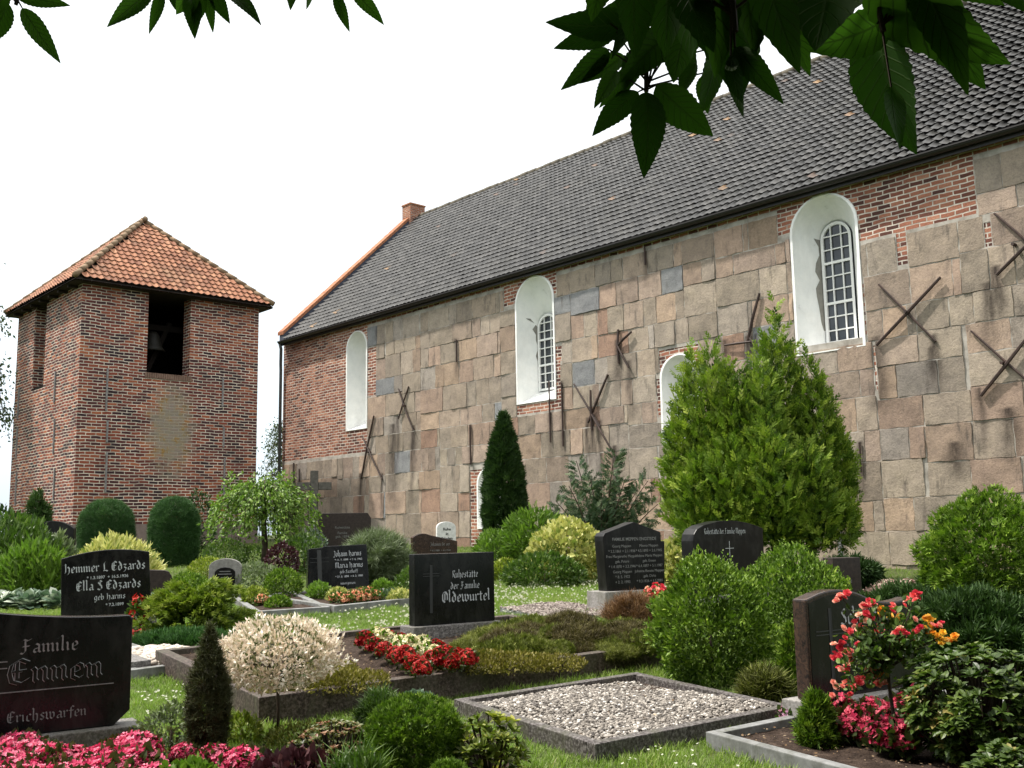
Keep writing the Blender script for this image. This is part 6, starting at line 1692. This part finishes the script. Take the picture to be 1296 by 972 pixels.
# ---- right side
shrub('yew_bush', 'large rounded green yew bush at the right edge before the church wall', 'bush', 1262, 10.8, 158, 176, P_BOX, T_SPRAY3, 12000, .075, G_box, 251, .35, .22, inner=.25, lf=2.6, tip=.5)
for i, (px, Y, w, h, lab) in enumerate(((1150, 9.2, 150, 92, 'low spreading dark conifer between the yew and the rose bush'), (1235, 8.6, 170, 104, 'dark spreading conifer at the right edge under the yew'), (1215, 12.0, 90, 66, 'dark conifer mound at the foot of the church wall behind the yew'))):
    shrub('spreading_conifer', lab, 'conifer', px, Y, w, h, P_FLAT, T_SPRAY, 6000, .1, G_dark, 252 + i, .25, .25, inner=.3, bias=.12, lf=3)
shrub('dark_conifer', 'dark flat-branched conifer overhanging the narrow brown stone', 'conifer', 1078, 13.2, 76, 62, prof([(0, .1), (.55, .15), (.7, .8), (.85, 1), (1, .3)]), T_SPRAY, 1500, .12, G_dark, 256, .1, .3, asp=.7)
c = at(1030, 6.55)
shrub('dwarf_thuja', 'small bright dwarf thuja before the plinth of the brown stone', 'conifer', 1036, 6.55, 46, 66, prof([(0, .7), (.3, 1), (.6, .8), (.85, .5), (1, .15)]), T_SPRAY, 1100, .055, G_thuja, 257, .6, .2)
# rhododendron: whorls of leaves at the branch ends
def rhodo(name, label, px, Y, W, H, nw, mat, seed, size, cat='rhododendron', asp=1.0, nl=9, up=.35, clear=0.0):
    rs = np.random.RandomState(seed); c = at(px, Y); root = empty(name, c, label, cat)
    P, Nn, ln, q = crown_pts(nw, H - clear, W, P_BALL, rs, lump=.16, inner=.3, asp=asp); P[:, 2] += clear
    V, D, Rn = [], [], []; m_ = MB()
    for i in range(nw):
        ax = Vector(tuple(Nn[i] * .6 + np.array((0, 0, .7)))).normalized(); x = ax.cross(Vector((.3, .2, 1))).normalized(); y = ax.cross(x); g_ = rs.normal(.5, .2)
        for j in range(nl):
            a_ = 6.28 * j / nl + rs.uniform(-.3, .3); V.append(tuple(P[i])); d_ = x * math.cos(a_) + y * math.sin(a_) + ax * (up + rs.normal(0, .2)); D.append(tuple(d_)); Rn.append(min(1, max(0, g_ + rs.normal(0, .12))))
        if i % 3 == 0: m_.tube([(P[i][0] * .15, P[i][1] * .15, -.02), (P[i][0] * .6, P[i][1] * .6, P[i][2] * .5), tuple(P[i])], [.012, .009, .005], 4, False)
    V, D = np.array(V), np.array(D)
    rl = np.tile(np.array([[0.0, 0, 1.0]]), (len(V), 1)) + rs.normal(0, .25, (len(V), 3))
    leaves('foliage', [place(T_OVAL, V, D, size * rs.uniform(.7, 1.15, len(V)), np.array(Rn), roll=rl, rs=rs, wid=np.full(len(V), .75))], mat, root); m_.build('branches', M_twig, root); return root
rhodo('rhododendron', 'leathery green rhododendron at the lower right corner', 1252, 6.05, .43, .68, 760, G_rhodo, 261, .058, clear=.08)
rhodo('rhododendron', 'smaller rhododendron below the larger one at the right edge', 1285, 5.35, .2, .32, 170, G_rhodo, 262, .055)
on_px(rb_, [(1258, 945), (1272, 940), (1285, 930)], .15, .6, .8, 'single pink flower tuft among the lower rhododendron leaves', 'pink tufts among the rhododendrons')
# the standard rose
c = at(1133, 6.45); rs = np.random.RandomState(271); k = 6.45 / F
root = empty('rose_bush', c, 'standard rose with red, pink and yellow blooms in front of the brown stone', 'rose bush')
stem(root, [(0, 0, -.05), (.008, 0, .2), (-.004, .01, .38), (-.01, .0, .52)], .013, .01, M_bark, 'stem')
m_ = MB(); P, D = [], []
TIPS = [(1067, 758), (1095, 768), (1108, 762), (1118, 776), (1128, 770), (1138, 782), (1098, 780), (1085, 790), (1074, 801), (1092, 802), (1062, 815), (1070, 828), (1058, 832), (1066, 845), (1060, 872), (1075, 870), (1088, 862), (1100, 850), (1110, 862), (1160, 752), (1152, 762), (1175, 785), (1176, 798), (1185, 795), (1192, 806), (1203, 808), (1160, 795), (1140, 800), (1146, 810), (1120, 795), (1108, 848), (1088, 815)]
YEL = {5, 21, 22, 24, 25, 30, 3}
bl_ = []
for i, (px, py) in enumerate(TIPS):
    Yd = 6.45 + rs.uniform(-.22, .1)
    d = ray(px, py); q = CAM + d * (Yd / d.y) - c
    b = Vector((-.01, 0, .5)); mid = b.lerp(q, .5) + Vector((rs.normal(0, .02), rs.normal(0, .02), .03))
    m_.tube([b, mid, q], [.006, .004, .003], 5, False)
    bl_.append(q)
    for j in range(26):
        t = rs.uniform(.25, .97); p = b.lerp(mid, t).lerp(mid.lerp(q, t), t); P.append(tuple(p + Vector(rs.normal(0, .03, 3)))); D.append(tuple(Vector(rs.normal(0, 1, 3)) + Vector((0, -.1, .15))))
leaves('foliage', [place(T_OVAL, np.array(P), np.array(D), rs.uniform(.032, .06, len(P)), rs=rs, wid=np.full(len(P), .95))], G_mid, root); m_.build('branches', M_twig, root)
for i, q in enumerate(bl_):
    n = 4 if i % 3 else 6
    pr_ = []
    PP = np.array([tuple(q + Vector(rs.normal(0, .02, 3))) for _ in range(n)]); DD = np.array([(rs.normal(0, .5), -.5 + rs.normal(0, .4), .7) for _ in range(n)])
    leaves('bloom', [place(T_ROSE, PP, DD, rs.uniform(.034, .056, n), rs=rs)], F_yellow if i in YEL else F_rose, root)
# ---- the near left: willow standard, dwarf spruce and the low shrubs
c = at(351, 7.05); k = 7.05 / F
root = empty('willow_standard', c, 'standard willow with a round pinkish white crown on a thin stem', 'willow tree')
stem(root, [(0, 0, -.03), (.004, 0, .2), (-.003, .0, .34), (0, 0, .44)], .011, .011, M_bark, 'trunk')
rs = np.random.RandomState(281); m_ = MB()
for j in range(40):
    az = rs.uniform(0, 6.28); r_ = rs.uniform(.12, .36); m_.tube([(0, 0, .36 + .06 * rs.rand()), (r_ * .5 * math.cos(az), r_ * .5 * math.sin(az), .5), (r_ * math.cos(az), r_ * math.sin(az), rs.uniform(.45, .72))], [.006, .004, .002], 4, False)
m_.build('branches', M_twig, root)
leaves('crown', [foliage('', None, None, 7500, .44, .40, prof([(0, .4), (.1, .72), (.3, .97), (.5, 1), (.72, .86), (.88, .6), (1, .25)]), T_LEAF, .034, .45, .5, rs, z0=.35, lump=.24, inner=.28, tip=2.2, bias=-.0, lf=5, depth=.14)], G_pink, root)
shrub('dwarf_spruce', 'narrow dark dwarf conifer left of the willow standard', 'conifer', 262, 6.65, 50, 152, prof([(0, .55), (.1, .8), (.35, 1), (.6, .85), (.8, .5), (.93, .2), (1, .04)]), T_NEEDLE2, 4200, .048, leafm('dull_conifer', [(0, (0.025, 0.024, 0.012)), (.5, (0.055, 0.06, 0.024)), (1, (0.1, 0.115, 0.045))], .6, .2, .12), 282, .75, .2, inner=.2, jit=.35, lf=3.5)
shrub('grey_herb', 'pale grey green herb at the foot of the narrow dark conifer', 'herb', 216, 6.75, 70, 58, P_BALL, T_LEAF, 1500, .032, G_grey, 283, .4, .3)
shrub('light_herb', 'light green leafy herb at the bottom edge by the pink begonias', 'herb', 236, 5.75, 70, 44, P_BALL, T_OVAL, 900, .045, G_light, 284, .4, .25)
shrub('golden_herb', 'yellow green low herb against the kerb right of the narrow dark conifer', 'herb', 306, 7.0, 44, 34, P_FLAT, T_LEAF, 700, .035, G_gold, 285, .5, .25)
rhodo('broadleaf_plant', 'single plant with a few broad light green leaves before the willow stem', 308, 6.2, .06, .1, 6, G_light, 286, .13, 'garden plant', nl=5)
shrub('dark_heuchera', 'dark purple leaved heuchera at the bottom edge', 'heuchera', 372, 5.95, 84, 40, P_FLAT, T_OVAL, 420, .06, G_purple, 287, .5, .2, bias=.1)
rhodo('azalea', 'bronze leaved azalea between the heuchera and the ball thuja', 424, 6.35, .27, .27, 330, G_az, 288, .03, 'azalea', nl=7)
shrub('yellow_herb', 'yellow tipped small shrub left of the ball thuja', 'shrub', 468, 6.4, 40, 44, P_BALL, T_OVAL, 500, .035, G_ylow, 289, .5, .2)
shrub('heath', 'soft green heath tuft against the kerb behind the ball thuja', 'heath', 482, 7.0, 52, 56, P_BALL, T_NEEDLE2, 900, .08, G_mid, 290, .8, .2)
shrub('white_edged_ball', 'small-leaved white edged ball shrub behind the ball thuja', 'shrub', 527, 6.95, 78, 58, P_BALL, T_OVAL, 2600, .03, G_hosta, 291, .3, .06, bias=-.08)
shrub('ball_thuja', 'clipped green ball thuja at the bottom edge', 'conifer', 524, 6.1, 112, 96, P_DOME, T_SPRAY3, 8500, .035, G_box, 292, .5, .06, inner=.2, tip=.4, lf=4)
shrub('ball_thuja', 'smaller green ball at the right foot of the ball thuja', 'conifer', 568, 5.7, 46, 44, P_DOME, T_SPRAY3, 2200, .03, G_box, 293, .5, .06, inner=.2, lf=4)
rhodo('pieris', 'yellow green pieris with upright leaf whorls beside the gravel kerb', 622, 6.05, .2, .36, 120, G_ylow, 294, .055, 'pieris', nl=8, up=.7)
shrub('grass_tuft', 'tuft of long grass blades at the bottom edge left of the ball thuja', 'grass tuft', 448, 5.75, 66, 46, P_FLAT, T_GRASS, 150, .15, G_mid, 295, .9, .2)
shrub('bronze_cover', 'bronze and green low ground cover before the raised kerb', 'ground cover', 400, 6.9, 130, 26, P_FLAT, T_LEAF, 1900, .026, G_olive, 296, .5, .25, asp=.5)
# ------------------------------------------------------------------ trees
M_oldbark = speck('old_bark', [(0.3, (0.03, 0.025, 0.02)), (0.7, (0.09, 0.075, 0.06))], 5, .95, .1, .7, .03, 14)
G_over = leafm('overhanging_leaf', [(0, (0.012, 0.032, 0.005)), (.5, (0.02, 0.05, 0.007)), (1, (0.032, 0.075, 0.011))], .7, .08, .2)
G_far = leafm('far_leaf', [(0, (0.03, 0.05, 0.02)), (.5, (0.06, 0.09, 0.035)), (1, (0.11, 0.14, 0.06))], .6, .2, .2)
def near_leaf():
    m = leafm('near_leaf', [(0, (0.015, 0.04, 0.006)), (.5, (0.027, 0.068, 0.009)), (1, (0.045, 0.105, 0.014))], .6, .12, .36)
    t = m.node_tree; p = t.nodes['Principled BSDF']
    au = N(t, 'ShaderNodeAttribute'); au.attribute_name = 'lu'; av = N(t, 'ShaderNodeAttribute'); av.attribute_name = 'lv'
    ab = N(t, 'ShaderNodeMath', operation='ABSOLUTE'); L(t, au.outputs['Fac'], ab.inputs[0])
    c1 = N(t, 'ShaderNodeMath', operation='MULTIPLY_ADD'); L(t, ab.outputs[0], c1.inputs[0]); c1.inputs[1].default_value = -.22; L(t, av.outputs['Fac'], c1.inputs[2])
    c2 = N(t, 'ShaderNodeMath', operation='MULTIPLY'); L(t, c1.outputs[0], c2.inputs[0]); c2.inputs[1].default_value = 62.0
    sn = N(t, 'ShaderNodeMath', operation='SINE'); L(t, c2.outputs[0], sn.inputs[0])
    pw = ramp(t, sn.outputs[0], [(.82, (0,) * 3), (1, (1,) * 3)]).outputs['Color']
    mr = ramp(t, ab.outputs[0], [(0.0, (1,) * 3), (.09, (0,) * 3)]).outputs['Color']
    v = mix(t, 1.0, pw, mr, 'LIGHTEN')
    bump(t, p, v, .5, .002)
    col = p.inputs['Base Color'].links[0].from_socket
    nc = mix(t, v, col, (0.05, 0.1, 0.02)); L(t, nc, p.inputs['Base Color'])
    for n_ in t.nodes:
        if n_.type == 'BSDF_TRANSLUCENT': 
            src = n_.inputs['Color'].links[0].from_socket; L(t, mix(t, v, src, (0.014, 0.035, 0.004)), n_.inputs['Color'])
    return m
G_near = near_leaf()
def bigleaf(base, tip, width, nrm, rs, droop=.06, serr=True):
    """one pointed, finely toothed leaf from base to tip: folded along its midrib, curling at the tip"""
    b, t_ = Vector(base), Vector(tip); y = t_ - b; Ln = y.length; y.normalize()
    x = y.cross(Vector(nrm)).normalized(); z = x.cross(y)
    n = 26; V = []; Fq = []; cv = rs.uniform(0, .16); sw = rs.normal(0, .025); cup = rs.uniform(.1, .45)
    for i in range(n + 1):
        t = i / n
        w = width * (math.sin(math.pi * min(1, t ** .78)) ** .85) * (1 - .25 * t) * .5
        tooth = (1 + (.05 if i % 2 else -.03)) if serr and 1 < i < n - 1 else 1
        mid = b + y * Ln * t - z * (droop + cv) * Ln * (t ** 2) + x * sw * Ln * math.sin(math.pi * t)
        bend = cup * w + .05 * w * math.sin(9 * t)
        V += [mid - x * w * tooth + z * bend, mid - x * w * .5 + z * bend * .35, mid.copy(), mid + x * w * .5 + z * bend * .35, mid + x * w * tooth + z * bend]
    for i in range(n):
        for k in range(4): Fq.append((i * 5 + k, i * 5 + k + 1, i * 5 + k + 6, i * 5 + k + 5))
    lu = np.tile(np.array((-1, -.5, 0, .5, 1.0)), n + 1); lv = np.repeat(np.linspace(0, 1, n + 1), 5)
    return np.array([tuple(v) for v in V]), np.array(Fq), np.full(len(V), rs.rand()), lu, lv
def pt(px, py, Y):
    d = ray(px, py); return CAM + d * (Y / d.y)
rs = np.random.RandomState(301)
tree = empty('overhanging_tree', (4.2, -1.2, gz(0, -1.2)), 'tree standing beside the viewer whose dark leaves hang into the top of the view', 'tree')
T0v = Vector(tree.location)
def loc_(p): return Vector(p) - T0v
m_ = MB(); m_.tube([(0, 0, -.3), (.05, 0, .6), (-.05, .05, 1.8), (-.2, .05, 3.2), (-.5, -.4, 5.0), (-.9, -1.0, 7.0)], [.42, .34, .29, .25, .18, .1], 12); m_.build('trunk', M_oldbark, tree, smooth=True)
# sprays: (depth, [(base px, tip px, width px)], twig through these pixels)
SPRAYS = [
 (1.35, [((1095, -60), (1268, 92), 96), ((1140, -20), (1246, 112), 70), ((1110, 30), (1143, 196), 92), ((1130, 20), (1020, 58), 60), ((1160, -30), (1275, 8), 34), ((1128, 110), (1150, 180), 40), ((1240, -60), (1290, 12), 40), ((1150, -55), (1225, 106), 60)], [(1230, -200), (1150, -60), (1112, 12), (1118, 40)]),
 (1.1, [((905, -60), (940, 118), 110), ((850, -70), (838, 62), 70), ((800, -60), (808, 70), 60), ((880, -60), (868, 74), 70), ((935, -70), (962, 60), 80), ((860, -30), (905, 60), 56), ((770, -50), (748, 26), 44), ((960, -70), (1010, 90), 62), ((985, 8), (1034, 90), 40), ((1010, -50), (1090, -6), 70), ((1050, -60), (1030, 45), 120), ((880, -70), (915, 90), 80), ((930, 60), (990, 118), 34), ((925, 70), (938, 140), 22)], [(1100, -230), (980, -90), (925, -30), (930, 40)]),
 (1.7, [((818, 116), (815, 222), 46), ((830, 108), (900, 176), 50), ((808, 116), (750, 168), 34), ((806, 30), (694, 24), 44), ((780, 40), (706, 58), 32), ((770, 62), (712, 110), 30), ((790, 70), (735, 102), 30), ((850, 40), (790, 100), 46), ((780, 90), (752, 130), 24), ((800, 88), (768, 132), 24), ((812, 60), (790, 118), 30), ((870, 30), (850, 100), 50), ((905, 60), (893, 140), 32), ((900, 90), (893, 142), 30), ((860, 10), (760, 12), 50), ((835, -10), (770, 70), 40), ((880, 80), (860, 120), 30), ((840, 20), (880, 90), 50), ((760, 20), (742, 4), 30)], [(1000, -160), (900, -20), (850, 20), (818, 62), (818, 116)]),
 (2.0, [((10, 4), (-18, 58), 30), ((28, 10), (76, 76), 26), ((20, -6), (88, 6), 22), ((10, -10), (-10, 20), 24)], [(60, -120), (30, -30), (20, 6)]),
 (1.9, [((192, -12), (136, 32), 26), ((206, -14), (188, 42), 16), ((240, -8), (242, 42), 26), ((255, -10), (246, 34), 20), ((262, -8), (270, 38), 14), ((268, -14), (290, 28), 20), ((286, -10), (326, 20), 20), ((225, -20), (218, 8), 26), ((240, -14), (224, 18), 24)], [(330, -130), (260, -40), (235, -16)]),
 (1.9, [((424, -10), (442, 40), 16), ((444, -14), (486, 30), 20), ((370, -16), (368, 8), 14), ((394, -14), (392, 10), 12)], [(470, -130), (440, -40), (430, -12)]),
]
for (Y, lv, tw_) in SPRAYS:
    parts = []
    for (b, t_, w) in lv:
        Yb = Y + rs.uniform(-.08, .08); B = pt(*b, Yb); Tp = pt(*t_, Yb + rs.uniform(-.05, .02))
        view = (CAM - B).normalized(); nrm = (view + Vector(rs.normal(0, .28, 3)) + Vector((0, 0, .35))).normalized()
        parts.append(bigleaf(loc_(B), loc_(Tp), w * Yb / F * 1.12, nrm, rs))
    o_ = 0; FF = []
    for p_ in parts: FF.append(p_[1] + o_); o_ += len(p_[0])
    cat_ = lambda i: np.concatenate([p_[i] for p_ in parts])
    link('leaf_spray', np_mesh('leaf_spray', cat_(0), np.concatenate(FF), dict(rnd=cat_(2), lu=cat_(3), lv=cat_(4)), smooth=True), G_near, tree)
    pts = [loc_(pt(*q, Y)) for q in tw_]
    m_ = MB(); m_.tube([(pts[0] + Vector((-.2, .0, 3.2)).lerp(pts[0], .4)) * .5, pts[0]] + pts[1:], [.012, .007] + [.0042] * (len(pts) - 1), 6)
    for (b, t_, w) in lv: m_.tube([pts[-1].lerp(pts[-2], rs.rand()), loc_(pt(*b, Y))], [.002, .0014], 5, False)
    m_.build('twig', M_twig, tree)
# unseen crown above and behind the viewer, shaped dense and low against fill light
n = 60000
P = []
while len(P) < n:
    q = rs.uniform(-1, 1, (n, 3)); q = q[(q ** 2).sum(1) < 1]; q = q * np.array((13, 9.0, 6.5)) + np.array((0.5, -6.0, 4.5))
    cl_ = np.array([noise.noise(Vector((a * .45, b * .45, c_ * .45))) for a, b, c_ in q])
    ok = (cl_ > -.12) & (q[:, 2] > np.where(q[:, 1] > -3, 2.6 + np.maximum(0, q[:, 1] + 1) * .72, .25)) & (q[:, 1] < 2.8)
    P += [tuple(x) for x in q[ok]]
P = np.array(P[:n]); D = rs.normal(0, 1, (n, 3)) + np.array((0, 0, -.4))
leaves('crown', [place(T_OVAL, P - np.array(tuple(T0v)), D, rs.uniform(.26, .42, n), rs=rs)], G_over, tree)
m_ = MB()
for j in range(12):
    az = rs.uniform(2.2, 4.6); r_ = rs.uniform(3, 7); a = Vector((-.2 - j * .05, -.1 - .08 * j, 2.9 + j * .3)); b = a + Vector((r_ * math.cos(az), r_ * math.sin(az) - 1.5, rs.uniform(1, 3)))
    m_.tube([a, a.lerp(b, .5) + Vector((0, 0, .4)), b], [.09, .06, .02], 6)
m_.build('limbs', M_oldbark, tree, smooth=True)
# far trees
def fartree(label, c, H, W, n, seed, size, droop=.5, clear=.2):
    rs = np.random.RandomState(seed); root = empty('far_tree', c, label, 'tree')
    stem(root, [(0, 0, -.3), (.1, 0, H * .3), (0, 0, H * .85)], H * .022, .03, M_oldbark, 'trunk')
    P, D = [], []; m_ = MB()
    for j in range(70):
        az = rs.uniform(0, 6.28); t = rs.uniform(clear, 1); r_ = W * (1 - .75 * abs(t - .45)) * rs.uniform(.5, 1.05); b = Vector((r_ * math.cos(az), r_ * math.sin(az), t * H)); a = Vector((0, 0, t * H * .85))
        e = b + Vector((math.cos(az) * .3, math.sin(az) * .3, -droop * rs.uniform(.3, 1.4)))
        m_.tube([a, a.lerp(b, .6) + Vector((0, 0, .2)), b, e], [.05, .03, .015, .006], 4, False)
        for i in range(n // 70):
            s_ = rs.rand(); q = b.lerp(e, s_ * 1.2) if rs.rand() < .65 else a.lerp(b, rs.uniform(.5, 1)); P.append(tuple(q + Vector(rs.normal(0, .2, 3)))); D.append(tuple(Vector(rs.normal(0, .6, 3)) + Vector((0, 0, -.6))))
    leaves('crown', [place(T_LEAF, np.array(P), np.array(D), size * rs.uniform(.7, 1.3, len(P)), rs=rs)], G_far, root); m_.build('branches', M_oldbark, root); return root
c = at(-74, 33.5); fartree('tall tree with thin drooping twigs at the left edge beside the tower', c, 10.6, 1.75, 7000, 311, .15, .9, .42)
c = Vector((-10.3, 47, gz(0, 47))); fartree('tree with hanging twigs beyond the gap between tower and church', c, 5.2, 1.15, 4200, 312, .13, .8, .2)
